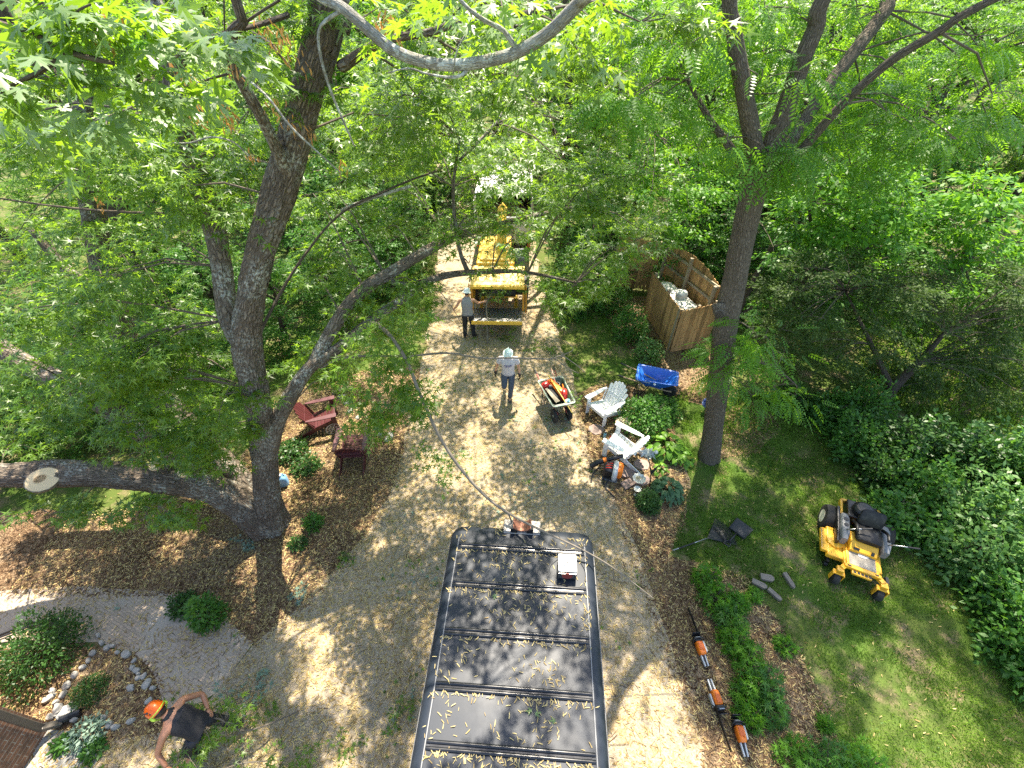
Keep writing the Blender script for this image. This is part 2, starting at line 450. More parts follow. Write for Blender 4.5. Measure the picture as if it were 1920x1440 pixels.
# ================================================================== THE GROUND
def ground_mat(name, a, b_, c, s1=0.8, s2=9, grain=55, bd=0.02, bs=0.7):
    m, nt, b = new_mat(name)
    f1 = noise_tex(nt, s1, 5, 0.6); f2 = noise_tex(nt, s2, 5, 0.65); f3 = noise_tex(nt, grain, 3, 0.6)
    col = mixc(nt, ramp(nt, f1, 0.38, 0.64), a, b_)
    col = mixc(nt, ramp(nt, f2, 0.48, 0.68), col, c)
    col = mixc(nt, ramp(nt, f3, 0.35, 0.75), mixc(nt, 1.0, col, (0.62, 0.60, 0.58), 'MULTIPLY'), col)
    nt.links.new(col, b.inputs['Base Color']); b.inputs['Roughness'].default_value = 0.95
    b.inputs['Specular IOR Level'].default_value = 0.15
    bump(nt, b, f3, bs, bd); return m
def mulch_mat():
    m, nt, b = new_mat('bark_mulch')
    tc = nt.nodes.new('ShaderNodeTexCoord')
    v = nt.nodes.new('ShaderNodeTexVoronoi'); v.inputs['Scale'].default_value = 38; v.inputs['Randomness'].default_value = 1
    ns = nt.nodes.new('ShaderNodeTexNoise'); ns.inputs['Scale'].default_value = 11
    nt.links.new(tc.outputs['Object'], ns.inputs[0])
    ad = nt.nodes.new('ShaderNodeVectorMath'); ad.operation = 'MULTIPLY_ADD'; ad.inputs[1].default_value = (.16, .16, .16)
    nt.links.new(ns.outputs['Color'], ad.inputs[0]); nt.links.new(tc.outputs['Object'], ad.inputs[2]); nt.links.new(ad.outputs[0], v.inputs['Vector'])
    sp = nt.nodes.new('ShaderNodeSeparateColor'); nt.links.new(v.outputs['Color'], sp.inputs[0])
    col = mixc(nt, sp.outputs[0], (0.10, 0.058, 0.034), (0.27, 0.175, 0.105))
    col = mixc(nt, ramp(nt, sp.outputs[1], 0.75, 1.0), col, (0.40, 0.30, 0.18))
    f = noise_tex(nt, 0.7, 4); col = mixc(nt, ramp(nt, f, 0.42, 0.66), col, (0.30, 0.22, 0.14))
    nt.links.new(col, b.inputs['Base Color']); b.inputs['Roughness'].default_value = 0.95
    b.inputs['Specular IOR Level'].default_value = 0.1
    bump(nt, b, v.outputs['Distance'], 1.0, 0.03); return m
def paver_mat():
    m, nt, b = new_mat('paver_brick')
    tc = nt.nodes.new('ShaderNodeTexCoord'); mp = nt.nodes.new('ShaderNodeMapping')
    mp.inputs['Rotation'].default_value = (0, 0, R(24)); nt.links.new(tc.outputs['Object'], mp.inputs[0])
    br = nt.nodes.new('ShaderNodeTexBrick'); br.inputs['Scale'].default_value = 5.0; br.inputs['Mortar Size'].default_value = 0.012
    br.inputs['Color1'].default_value = (0.36, 0.28, 0.21, 1); br.inputs['Color2'].default_value = (0.28, 0.22, 0.165, 1); br.inputs['Mortar'].default_value = (0.12, 0.10, 0.08, 1)
    nt.links.new(mp.outputs[0], br.inputs['Vector'])
    f = noise_tex(nt, 1.3, 6, 0.65)
    col = mixc(nt, ramp(nt, f, 0.4, 0.7), br.outputs['Color'], (0.33, 0.29, 0.24))
    nt.links.new(col, b.inputs['Base Color']); b.inputs['Roughness'].default_value = 0.9
    bump(nt, b, br.outputs['Fac'], -0.6, 0.008); return m
M_LAWN = ground_mat('lawn_soil', (0.070, 0.135, 0.022), (0.105, 0.135, 0.035), (0.24, 0.185, 0.11), s1=0.45, s2=1.6, grain=40)
M_DRIVE = ground_mat('gravel_drive', (0.46, 0.375, 0.265), (0.36, 0.31, 0.235), (0.38, 0.29, 0.16), s1=0.9, s2=3.2, grain=34, bd=0.03, bs=1.0)
M_MULCH = mulch_mat(); M_PAVER = paver_mat()
M_CONC = ground_mat('concrete', (0.36, 0.36, 0.34), (0.30, 0.30, 0.285), (0.40, 0.38, 0.34), s1=1.5, s2=6, grain=80, bd=0.003, bs=0.3)

def sheet(name, poly, z, m, wob=0.12, step=0.25, thick=False):
    pts = []
    n = len(poly)
    for i in range(n):
        a, b = Vector(poly[i]).to_2d(), Vector(poly[(i+1) % n]).to_2d()
        k = max(1, min(60, int((b-a).length/step)))
        for j in range(k):
            p = a.lerp(b, j/k); w = wob*min(1, 0.5+p.length*0.05)
            pts.append((p.x + w*mnoise.noise((p.x*1.3, p.y*1.3, 3.1)) + .5*w*mnoise.noise((p.x*4, p.y*4, 1.1)),
                        p.y + w*mnoise.noise((p.x*1.3, p.y*1.3, 9.7)) + .5*w*mnoise.noise((p.x*4, p.y*4, 6.1)), z))
    me = bpy.data.meshes.new(name); me.from_pydata(pts, [], [tuple(range(len(pts)))])
    me.materials.append(m); o = link(bpy.data.objects.new(name, me)); o['kind'] = 'structure'
    if me.polygons[0].normal.z < 0: me.flip_normals()
    return o, pts
def W(*pix): return [tuple(G(x, y)[:2]) for x, y in pix]
gr = MB(); gr.add([(-400, -200, 0), (400, -200, 0), (400, 600, 0), (-400, 600, 0)], [(0, 1, 2, 3)])
tag(gr.build('ground', M_LAWN), kind='structure')

DRIVE = W((815, 290), (985, 290), (1000, 430), (1012, 520), (1040, 600), (1062, 680), (1088, 760), (1105, 850), (1150, 930), (1188, 1010), (1222, 1100), (1258, 1220), (1296, 1330), (1330, 1440)) \
    + [(3.1, 0.2), (3.3, -6), (-7.4, -6)] + W((55, 1440), (150, 1420), (215, 1396), (330, 1372), (390, 1300), (470, 1212), (550, 1150), (620, 1080), (680, 1010), (722, 940), (748, 880), (760, 820), (772, 760), (792, 680), (802, 620), (812, 560), (820, 480), (818, 400))
PAVER = W((-260, 1105), (0, 1108), (170, 1098), (330, 1113), (420, 1158), (474, 1206), (405, 1296), (345, 1335), (310, 1330), (290, 1262), (258, 1228), (190, 1204), (90, 1212), (-260, 1236))
MULCHA = W((-320, 955), (0, 955), (200, 965), (440, 900), (500, 760), (600, 715), (700, 690), (790, 690), (775, 780), (765, 830), (752, 885), (730, 945), (690, 1015), (630, 1085), (560, 1155), (480, 1218), (420, 1165), (330, 1120), (0, 1115), (-320, 1112))
MULCHB = W((-200, 1215), (90, 1205), (250, 1220), (300, 1262), (318, 1335), (350, 1370), (215, 1402), (110, 1420)) + [(-7.5, .9), (-9.5, .9)]
MULCHC = W((1110, 555), (1215, 555), (1262, 640), (1352, 655), (1380, 740), (1320, 760), (1260, 740), (1180, 650))
MULCHD = W((1080, 740), (1150, 712), (1205, 730), (1262, 800), (1290, 900), (1285, 985), (1252, 1040), (1310, 1056), (1400, 1082), (1450, 1150), (1500, 1220), (1545, 1310), (1585, 1440)) + [(4.2, 0), (2.6, 0)] + W((1310, 1440), (1240, 1220), (1170, 1010), (1090, 850))
MULCHE = W((1360, 770), (1420, 745), (1460, 800), (1420, 850), (1350, 860))
for nm, pl, z, m, w in (('mulch_bed', MULCHA, .004, M_MULCH, .2), ('mulch_bed', MULCHB, .004, M_MULCH, .1), ('mulch_bed', MULCHC, .004, M_MULCH, .2), ('mulch_bed', MULCHD, .004, M_MULCH, .2),
                        ('mulch_bed', MULCHE, .004, M_MULCH, .2), ('paver_path', PAVER, .008, M_PAVER, .04), ('driveway', DRIVE, .012, M_DRIVE, .14)):
    sheet(nm, pl, z, m, w)
# concrete slab beside the house and its joint lines in the drive
sheet('concrete_slab', [(-7.5, 1.62), (-6.55, 1.55), (-6.35, 1.0), (-6.3, -3), (-7.5, -3)], .016, M_CONC, .03)
M_CRACK = paint('joint_dirt', (0.13, 0.115, 0.085), 0.95)
for a, b in (((830, 868), (1070, 822)), ((1145, 1306), (1290, 1300)), ((700, 905), (830, 868))):
    A, B = G(*a, .0165), G(*b, .0165); d = (B-A); nn = Vector((-d.y, d.x, 0)).normalized(); pts = []
    K = 40
    for j in range(K+1):
        q = A.lerp(B, j/K); pts.append(q + nn*(0.02*mnoise.noise(q*6)))
    w = [0.012+.010*mnoise.noise(q*9) for q in pts]
    me = MB(); me.add([q+nn*ww for q, ww in zip(pts, w)] + [q-nn*ww for q, ww in zip(pts, w)], [(i, i+1, K+2+i, K+1+i) for i in range(K)])
    tag(me.build('driveway_joint', M_CRACK), kind='structure')

def scatter(n, x0, x1, y0, y1): return rng.uniform(x0, x1, n), rng.uniform(y0, y1, n)
def flat_bits(name, mat, x, y, z, size, tmpl, jit=0.35, tint=None, tilt=None):
    n = len(x); a = rng.uniform(0, 2*math.pi, n)
    d = np.stack([np.cos(a), np.sin(a), rng.normal(scale=0.10, size=n)], 1)
    nr = np.stack([rng.normal(scale=jit, size=n), rng.normal(scale=jit, size=n), np.ones(n)], 1)
    return leaves(name, mat, None, np.stack([x, y, np.broadcast_to(z, (n,))], 1), d, nr, size, tmpl, tint)

# fallen maple keys all over the drive, the beds and the near lawn
x, y = scatter(280000, -10, 9.5, 0.4, 16)
nz = snoise(x, y, 0.9, 1)*0.6 + snoise(x, y, 0.25, 2)*0.5
dens = np.where(pip(x, y, DRIVE), .40+.42*nz+.16*(x < -.5), 0)
dens = np.maximum(dens, np.where(pip(x, y, MULCHA), .46+.3*nz, 0))
for pl, k in ((MULCHB, .46), (MULCHD, .40), (MULCHC, .12), (PAVER, .24), (MULCHE, .15)): dens = np.maximum(dens, np.where(pip(x, y, pl), k+.4*nz, 0))
dens = np.maximum(dens, .016+.04*nz)
keep = rng.random(len(x)) < np.clip(dens, 0, 1)*np.clip(1.15-0.045*y, .35, 1)
x, y = x[keep], y[keep]
HOUSE = [(-20, 1.71), (-7.5, 1.71), (-7.5, -9), (-20, -9)]
k2 = ~pip(x, y, HOUSE); x, y = x[k2], y[k2]
tag(flat_bits('fallen_maple_keys', M_SEEDC, x, y, .020, rng.uniform(.042, .076, len(x)), T_WING, .3), kind='stuff')
print('seeds', len(x))
# shredded bark on the beds
x, y = scatter(190000, -11, 9.5, 0.3, 12.5)
ok = pip(x, y, MULCHA) | pip(x, y, MULCHB) | pip(x, y, MULCHC) | pip(x, y, MULCHD) | pip(x, y, MULCHE)
x, y = x[ok], y[ok]; k2 = ~pip(x, y, HOUSE); x, y = x[k2], y[k2]
tn = np.clip(.36+.5*snoise(x, y, .8, 14)+rng.normal(scale=.24, size=len(x)), 0, 1)
tag(flat_bits('bark_chips', M_CHIP, x, y, .012, rng.uniform(.03, .085, len(x)), T_WING, .45, tn), kind='stuff'); print('chips', len(x))
x, y = scatter(5200, -8, 4.5, 0.5, 14); ok = (pip(x, y, DRIVE) | pip(x, y, PAVER) | pip(x, y, MULCHD)) & (snoise(x, y, 1.3, 41) > -.1); x, y = x[ok], y[ok]
tag(flat_bits('fallen_twigs', M_CHIP, x, y, .022, rng.uniform(.06, .26, len(x)), (T_BLADE[0]*np.array([.45, 1, .6]), T_BLADE[1]), .3, np.clip(rng.normal(.35, .25, len(x)), 0, 1)), kind='stuff')
# torn green and pale upside-down leaves lying about the drive
x, y = scatter(2600, -8, 4, 0.8, 13.5)
nz = snoise(x, y, 1.1, 5); ok = (pip(x, y, DRIVE) | pip(x, y, PAVER) & (rng.random(len(x)) < .25)) & (nz > 0.12) & (rng.random(len(x)) < .42)
x, y = x[ok], y[ok]
xs = np.repeat(x, 3)+rng.normal(scale=.07, size=len(x)*3); ys = np.repeat(y, 3)+rng.normal(scale=.07, size=len(x)*3)
pal = np.repeat(rng.random(len(x)) < .38, 3)
tag(flat_bits('fallen_green_leaves', M_MAPLE, xs[~pal], ys[~pal], .035, rng.uniform(.06, .13, (~pal).sum()), T_MAPLE, .5), kind='stuff')
tag(flat_bits('fallen_pale_leaves', M_SPRIG, xs[pal], ys[pal], .035, rng.uniform(.06, .13, pal.sum()), T_MAPLE, .45), kind='stuff')

# lawn blades
LAWN = W((1270, 740), (1330, 700), (1400, 740), (1560, 740), (1700, 820), (2000, 1000), (2100, 1440)) + [(9.5, .2), (4.0, .2)] + W((1560, 1440), (1500, 1250), (1430, 1120), (1260, 1030), (1290, 900))
def turf(n, box, cond, nmin, name, hs=(.035, .075)):
    x, y = scatter(n, *box); ok = cond(x, y); x, y = x[ok], y[ok]
    nz = snoise(x, y, 0.55, 8)+0.6*snoise(x, y, 1.7, 9); ok = nz > nmin + rng.normal(scale=.35, size=len(x)); x, y, nz = x[ok], y[ok], nz[ok]
    m = len(x); a = rng.uniform(0, 6.283, m); tl = rng.uniform(.15, 1.1, m)
    d = np.stack([np.cos(a)*tl, np.sin(a)*tl, np.ones(m)], 1)
    nr = np.stack([np.cos(a), np.sin(a), -tl*0+.2], 1)
    t = np.clip(.5+.45*snoise(x, y, .35, 12)+.5*snoise(x, y, 1.3, 17)+rng.normal(scale=.2, size=m), 0, 1)
    o = leaves(name, M_GRASS, None, np.stack([x, y, np.zeros(m)], 1), d, nr, rng.uniform(*hs, m)*(1.0+.3*(y > 8)), (T_BLADE[0]*np.array([1.9, 1, 1]), T_BLADE[1]), t)
    tag(o, kind='stuff'); print(name, m)
turf(230000, (2.5, 9.8, .3, 11), lambda x, y: pip(x, y, LAWN), -.22, 'lawn_grass')
BACKL = W((640, 420), (800, 400), (815, 560), (790, 690), (690, 690), (600, 640))
CTR = W((1020, 520), (1110, 555), (1180, 650), (1180, 715), (1085, 745), (1062, 680))
RLAWN = [(11, 6), (24, 7), (26, 17), (13, 15), (11, 11)]
turf(60000, (10, 26, 5, 18), lambda x, y: pip(x, y, RLAWN), -.3, 'far_grass', (.10, .19))
turf(40000, (-9, 4, 8, 22), lambda x, y: pip(x, y, BACKL) | pip(x, y, CTR), -.05, 'rough_grass', (.05, .11))
# low clover and seedlings through the lawn and beds
x, y = scatter(9000, 2.4, 9.5, .3, 10.5); ok = pip(x, y, LAWN) & (snoise(x, y, .4, 21) > .18); x, y = x[ok], y[ok]
tag(flat_bits('clover', M_SHRUB, x, y, .05, rng.uniform(.02, .04, len(x)), T_STAR, .5), kind='stuff')

# ================================================================== THE HOUSE CORNER
def brick_mat():
    m, nt, b = new_mat('house_brick')
    tc = nt.nodes.new('ShaderNodeTexCoord'); mp = nt.nodes.new('ShaderNodeMapping')
    mp.inputs['Rotation'].default_value = (R(90), 0, R(90))
    cx = nt.nodes.new('ShaderNodeSeparateXYZ'); nt.links.new(tc.outputs['Object'], cx.inputs[0])
    sm = nt.nodes.new('ShaderNodeMath'); sm.operation = 'ADD'; nt.links.new(cx.outputs[0], sm.inputs[0]); nt.links.new(cx.outputs[1], sm.inputs[1])
    cb = nt.nodes.new('ShaderNodeCombineXYZ'); nt.links.new(sm.outputs[0], cb.inputs[0]); nt.links.new(cx.outputs[2], cb.inputs[1])
    br = nt.nodes.new('ShaderNodeTexBrick'); br.inputs['Scale'].default_value = 1.0
    br.inputs['Brick Width'].default_value = .215; br.inputs['Row Height'].default_value = .075; br.inputs['Mortar Size'].default_value = .006
    br.inputs['Color1'].default_value = (.17, .085, .05, 1); br.inputs['Color2'].default_value = (.27, .13, .075, 1); br.inputs['Mortar'].default_value = (.36, .31, .25, 1)
    nt.links.new(cb.outputs[0], br.inputs['Vector'])
    col = mixc(nt, ramp(nt, noise_tex(nt, 6, 5), .4, .7), br.outputs['Color'], (.13, .075, .05))
    nt.links.new(col, b.inputs['Base Color']); b.inputs['Roughness'].default_value = .9
    bump(nt, b, br.outputs['Fac'], -.8, .01); return m
M_BLACKP = paint('black_plastic', (.012, .012, .014), .42, var=.3)
M_BROWNM = paint('brown_metal', (.11, .095, .08), .45, .3, var=.2)
ht = thing('brick_house', 'corner of a brown brick house with a downspout beside a concrete slab', 'house', (-7.5, 1.71, 0))
b = MB(); b.box((-4.5, -5.5, 1.4), (9, 11, 2.8)); b.build('wall', brick_mat(), ht)
M_ROOF = paint('roof_shingle', (.12, .10, .09), .9, var=.4, scale=30)
rf = MB(); rf.add([(-9.4, .35, 2.803), (.35, .35, 2.803), (.35, -11.4, 2.803), (-9.4, -11.4, 2.803), (-4.5, -3.5, 4.6), (-4.5, -7.5, 4.6)], [(0, 1, 4), (1, 2, 5, 4), (2, 3, 5), (3, 0, 4, 5), (0, 3, 2, 1)])
rf.build('roof', M_ROOF, ht)
d = MB(); d.box((.058, -.10, 1.5), (.08, .10, 2.58)); d.bar((.06, -.10, .24), (.2, .0, .07), .10, .08); d.build('downspout', M_BROWNM, ht, bevel=.012)
d = MB(); d.tube([(.16, .02, .09), (.26, .08, .06), (.4, .14, .05)], [.06, .065, .065], 10); d.build('downspout_boot', M_BLACKP, ht)
# hose on the pavers
hp = [G(*q, .03) for q in ((-140, 1232), (-40, 1205), (10, 1186), (60, 1168), (105, 1160), (123, 1170), (118, 1190), (108, 1215))]
hs = MB(); hs.tube(hp, .016, 8, step=.05)
hs.tube([q+Vector((.03, -.07, .02)) for q in hp[:6]] + [G(110, 1192, .05)], .016, 8, step=.05)
hs.tube([G(-140, 1246, .03), G(0, 1206, .03), G(40, 1207, .03)], .012, 8, step=.05)
tag(hs.build('hose', M_BLACKP, smooth=True), 'black hose looped on the paver path behind the green shrub', 'hose')

# ================================================================== VAN UNDER THE CAMERA
M_VAN = paint('black_van_paint', (.013, .018, .027), .50, .0, var=.35, scale=3, dirt=(.042, .048, .058), spec=.38)
M_VAN2 = paint('black_van_ribs', (.010, .011, .014), .28, var=.2)
M_WHITE = paint('white_plastic', (.78, .77, .74), .45, var=.06)
M_GLASS = paint('dark_glass', (.012, .014, .016), .08, var=.1)
M_TYRE = paint('tyre_rubber', (.022, .021, .02), .85, var=.3, bmp=.004)
M_STEEL = paint('steel', (.42, .42, .41), .35, .9, var=.15)
M_GREYP = paint('grey_plastic', (.15, .155, .16), .5, var=.15)
M_COPPER = paint('rusty_saddle', (.32, .13, .075), .5, .35, var=.3, dirt=(.16, .07, .04))
M_RED = paint('red_plastic', (.50, .022, .018), .38, var=.12)
VY = R(-3.7); VW, VL, VH = 2.22, 6.4, 2.75
v = thing('van', 'black van with ribbed roof strewn with maple keys', 'van', (-0.08, 0, 0), VY)
y1, y0 = 3.69, 3.69-VL
def sect(y, sx=1.0, top=VH, rr=.17):
    w = VW/2*sx; pts = []
    pro = [(w*1.0, .38), (w*1.02, 1.0), (w*1.0, 1.7), (w*.985, top-.28)]
    for k in range(7):
        a = math.pi/2*k/6; pro.append((w*.985-rr+rr*math.cos(a), top-rr-.02+rr*math.sin(a)))
    full = [(x, y, z) for x, z in pro] + [(-x, y, z) for x, z in reversed(pro)]
    return full
b = MB(); b.loft([sect(y1-.0, .93, VH-.12, .22), sect(y1-.05, .975, VH-.04, .2), sect(y1-.16), sect(y0+.9), sect(y0+.4, .97, VH-.1), sect(y0, .9, VH-.6)])
b.build('body', M_VAN, v, smooth='auto')
b = MB()
for yy in (3.30, 2.735, 2.115, 1.505, .945, .36, -.22, -.80, -1.4):
    for o_ in (-.03, .03):
        b.tube([(-.93, yy+o_, VH-.027), (-.88, yy+o_, VH-.019), (0, yy+o_, VH-.012), (.88, yy+o_, VH-.019), (.93, yy+o_, VH-.027)], .022, 10)
    b.box((0, yy, VH-.02), (1.78, .07, .012))
b.build('roof_ribs', M_VAN2, v, smooth='auto')
b = MB()
for sx in (-1, 1):
    b.bar((sx*.945, y1-.25, VH-.021), (sx*.945, y0+.9, VH-.021), .012, .012)
b.build('roof_seam', M_GREYP, v)
b = MB()
for sx in (-1, 1): b.bar((sx*1.105, y1-.2, VH-.30), (sx*1.105, y0+.8, VH-.30), .03, .03)
b.build('drip_rail', M_GREYP, v, bevel=.006)
# roof vent with a lid
vt = MB(); vt.box((0.665, 2.90, VH+.075), (.26, .005, .15)); vt.box((.535, 2.99, VH+.075), (.005, .17, .15)); vt.box((.795, 2.99, VH+.075), (.005, .17, .15)); vt.box((.665, 3.12, VH+.075), (.26, .005, .15)); vt.box((.665, 3.0, VH+.0), (.26, .23, .01))
ve = vt.build('roof_vent', M_BLACKP, v)
b = MB(); b.box((.665, 3.04, VH+.165), (.255, .255, .016)); lid = b.build('vent_lid', M_WHITE, ve, bevel=.006)
b = MB()
for s in (-1, 1): b.bar((.665-s*.125, 2.915, VH+.176), (.665+s*.125, 3.165, VH+.176), .007, .008)
b.build('lid_rib', M_GREYP, ve)
b = MB(); b.lathe([(.075, 0), (.075, .01), (.05, .012)], 20, Matrix.Translation((.665, 2.9, VH+.08)) @ Matrix.Rotation(R(90), 4, 'X')); b.build('vent_fan', paint('dull_red', (.20, .03, .025), .6), ve)
b = MB()
for k in range(9):
    b.bar((.545+k*.03, 2.893, VH+.01), (.545+k*.03, 2.893, VH+.15), .003, .003, (0, 1, 0)); b.bar((.54, 2.893, VH+.012+k*.017), (.79, 2.893, VH+.012+k*.017), .003, .003)
b.build('vent_mesh', M_STEEL, ve)
# boom saddle bolted to the front roof edge
b = MB(); b.box((0, y1-.05, VH-.02), (.56, .19, .02)); b.box((-.21, y1-.03, VH+.0), (.14, .20, .035)); b.box((.21, y1-.03, VH+.0), (.14, .20, .035))
sd = b.build('saddle_plate', paint('weathered_steel', (.33, .30, .27), .55, .4, var=.25), v, bevel=.006)
b = MB()
pr = []
for k in range(13):
    a = R(200 + 140*k/12); pr.append((.15*math.cos(a), .15*math.sin(a)+.17))
pr2 = [(x*.88, (z-.17)*.88+.17) for x, z in reversed(pr)]
b.prism(pr+pr2, .17, Matrix.Translation((0, y1+.05, VH-.01)) @ Matrix.Rotation(R(90), 4, 'X')); b.build('boom_saddle', M_COPPER, v, bevel=.004)
b = MB()
for s in (-1, 1): b.prism([(s*.17, .0), (s*.07, .0), (s*.13, .11), (s*.17, .12)], .06, Matrix.Translation((0, y1-.08, VH+.0)) @ Matrix.Rotation(R(90), 4, 'X'))
b.build('saddle_foot', M_BLACKP, v)
for sx in (-1, 1):
    for yy in (y1-1.1, y0+1.3):
        w = MB(); w.lathe([(.0, -.12), (.2, -.12), (.33, -.12), (.37, -.07), (.37, .07), (.33, .12), (.2, .12), (0, .12)], 24, Matrix.Translation((sx*.97, yy, .37)) @ Matrix.Rotation(R(90), 4, 'Y'))
        wh = w.build('wheel', M_TYRE, v, smooth='auto')
        w = MB(); w.lathe([(0, 0), (.15, .0), (.2, -.03), (.2, -.01)], 20, Matrix.Translation((sx*1.095, yy, .37)) @ Matrix.Rotation(R(90*sx), 4, 'Y')); w.build('rim', M_STEEL, wh)
b = MB(); b.box((0, y1+.03, .5), (1.9, .14, .22)); b.build('bumper', M_GREYP, v, bevel=.03)
for sx in (-1, 1):
    b = MB(); b.box((sx*.5, y1+.012, 1.45), (.78, .02, 1.7)); dr = b.build('rear_door', M_VAN, v, bevel=.008)
    b = MB(); b.box((sx*.5, y1+.026, 1.9), (.6, .01, .5)); b.build('window', M_GLASS, dr)
    b = MB(); b.box((sx*.08, y1+.03, 1.25), (.05, .03, .16)); b.build('handle', M_BLACKP, dr, bevel=.006)
    b = MB(); b.box((sx*.985, y1+.008, 1.35), (.1, .03, .55)); b.build('tail_light', M_RED, v, bevel=.01)
# maple keys on the roof (local coordinates of the van)
n = 2100
x = rng.uniform(-.98, .98, n); y = rng.uniform(.1, 3.6, n)
ridx = rng.random(n) < .22
ry = np.array([3.30, 2.735, 2.115, 1.505, .945, .36])
y = np.where(ridx, ry[rng.integers(0, 6, n)]-.075-np.abs(rng.normal(scale=.025, size=n)), y)
nzv = snoise(x, y, .45, 31); ok = ridx & (rng.random(n) < .8) | ~ridx & (nzv > rng.normal(-.05, .25, n)); ok &= ~((np.abs(y[:, None]-ry[None]).min(1) < .055)); ok &= ~((np.abs(x-.665) < .15) & (np.abs(y-3.04) < .16))
x, y = x[ok], y[ok]; n = len(x)
a = rng.normal(scale=.9, size=n)+math.pi/2*1.2
d = np.stack([np.cos(a), np.sin(a), rng.normal(scale=.06, size=n)], 1); nr = np.stack([rng.normal(scale=.25, size=n), rng.normal(scale=.25, size=n), np.ones(n)], 1)
o = leaves('roof_keys', M_SEEDC, None, np.stack([x, y, np.full(n, VH-.018)+rng.uniform(.005, .012, n)], 1), d, nr, rng.uniform(.038, .072, n), (T_WING[0]*np.array([.72, 1, 1]), T_WING[1]), np.clip(rng.normal(.65, .25, n), 0, 1))
o.location = v.location; o.rotation_euler = v.rotation_euler
tag(o, kind='stuff')
fl = np.array([(-.32, 2.62), (-.30, 2.66), (.23, 1.33), (.26, 1.29), (.5, 1.25)])
o = leaves('roof_leaves', M_MAPLE, None, np.c_[fl, np.full(5, VH+.01)], rand_dir(5, .2), np.c_[rng.normal(scale=.3, size=(5, 2)), np.ones(5)], .075, T_BIG, np.array([.9, .7, .6, .9, .4]))
o.location = v.location; o.rotation_euler = v.rotation_euler; tag(o, kind='stuff')

# ================================================================== WOOD CHIPPER AND CHIP TRUCK
M_YEL = paint('yellow_paint', (.78, .47, .06), .4, var=.1, scale=5, dirt=(.55, .33, .06))
M_ORG = paint('orange_edge', (.62, .27, .03), .45, var=.15)
M_DARK = paint('dark_steel', (.035, .033, .03), .6, .3, var=.3)
c = thing('wood_chipper', 'yellow wood chipper with open infeed hopper and fold-down tray', 'wood chipper', (-.50, 12.2, 0), R(-1.5))
b = MB(); b.box((0, .40, .74), (1.62, .80, .05)); b.bar((-.3, .02, .775), (-.3, .78, .775), .03, .02); tr = b.build('infeed_tray', M_STEEL, c, bevel=.01)
b = MB(); b.box((0, -.015, .71), (1.66, .03, .13)); b.build('tray_lip', M_YEL, tr, bevel=.006)
for s in (-1, 1):
    b = MB(); b.add([(s*.84, .8, .70), (s*.84, 1.75, .78), (s*.84, 1.75, 1.75), (s*.84, .8, 1.62), (s*.88, .8, .70), (s*.88, 1.75, .78), (s*.88, 1.75, 1.75), (s*.88, .8, 1.62)],
                    [(0, 1, 2, 3), (7, 6, 5, 4), (0, 4, 5, 1), (1, 5, 6, 2), (2, 6, 7, 3), (3, 7, 4, 0)]); b.build('hopper_side', M_YEL, c, bevel=.006)
    b = MB(); b.bar((s*.86, .79, .68), (s*.86, .79, 1.64), .07, .05, (0, 1, 0)); b.build('hopper_flange', M_ORG, c, bevel=.006)
    b = MB(); b.tube([(s*.95, .85, .55), (s*.95, .72, 1.1), (s*.93, .8, 1.68)], .022, 8, step=.1); b.build('control_bar', M_ORG, c, smooth=True)
b = MB(); b.add([(-.88, .72, 1.62), (.88, .72, 1.62), (.88, 1.8, 1.76), (-.88, 1.8, 1.76), (-.88, .72, 1.67), (.88, .72, 1.67), (.88, 1.8, 1.81), (-.88, 1.8, 1.81)],
                [(3, 2, 1, 0), (4, 5, 6, 7), (0, 1, 5, 4), (1, 2, 6, 5), (2, 3, 7, 6), (3, 0, 4, 7)]); hd = b.build('hopper_hood', M_YEL, c, bevel=.01)
b = MB(); b.box((0, .70, 1.60), (1.78, .04, .10)); b.build('hood_lip', M_YEL, hd, bevel=.008)
b = MB(); b.box((-.04, .98, 1.71), (.05, .10, .02), (R(7), 0, 0)); b.box((.04, .98, 1.71), (.05, .10, .02), (R(7), 0, 0)); b.build('warning_sticker', M_ORG, hd)
b = MB(); b.box((0, 1.72, 1.2), (1.66, .04, .9)); b.build('hopper_back', M_DARK, c)
b = MB()
for k in range(11): b.box((-.72+k*.145, 1.60, 1.34), (.10, .02, .52), (R(12), 0, 0))
b.build('rubber_curtain', M_DARK, c)
b = MB(); b.lathe([(0, -.6), (.2, -.6), (.2, .6), (0, .6)], 16, Matrix.Translation((0, 1.55, 1.0)) @ Matrix.Rotation(R(90), 4, 'Y')); b.build('feed_roller', M_DARK, c, smooth='auto')
b = MB(); b.box((-.12, 2.45, 1.42), (1.3, 1.2, .95)); b.box((-.12, 2.35, 1.93), (1.1, .8, .1)); b.build('drum_housing', M_YEL, c, bevel=.05)
b = MB(); b.box((-.2, 3.6, 1.4), (1.15, 1.1, .9)); b.build('engine_cover', M_YEL, c, bevel=.04)
b = MB(); b.box((.70, 2.9, 1.45), (.36, .75, .62)); rd = b.build('radiator', M_GREYP, c, bevel=.02)
b = MB()
for k in range(7): b.box((.70, 2.6+k*.09, 1.77), (.30, .02, .02))
b.build('grille', M_STEEL, rd)
b = MB(); b.tube([(.08, 2.6, 1.9), (.08, 2.7, 2.4), (.06, 3.1, 2.75), (.05, 3.9, 2.95), (.05, 4.4, 2.82)], [.17, .17, .165, .16, .16], 4, step=.12); b.build('discharge_chute', M_YEL, c)
b = MB(); b.box((.06, 4.45, 2.72), (.3, .25, .06), (R(-28), 0, 0)); b.build('chute_deflector', M_YEL, c, bevel=.01)
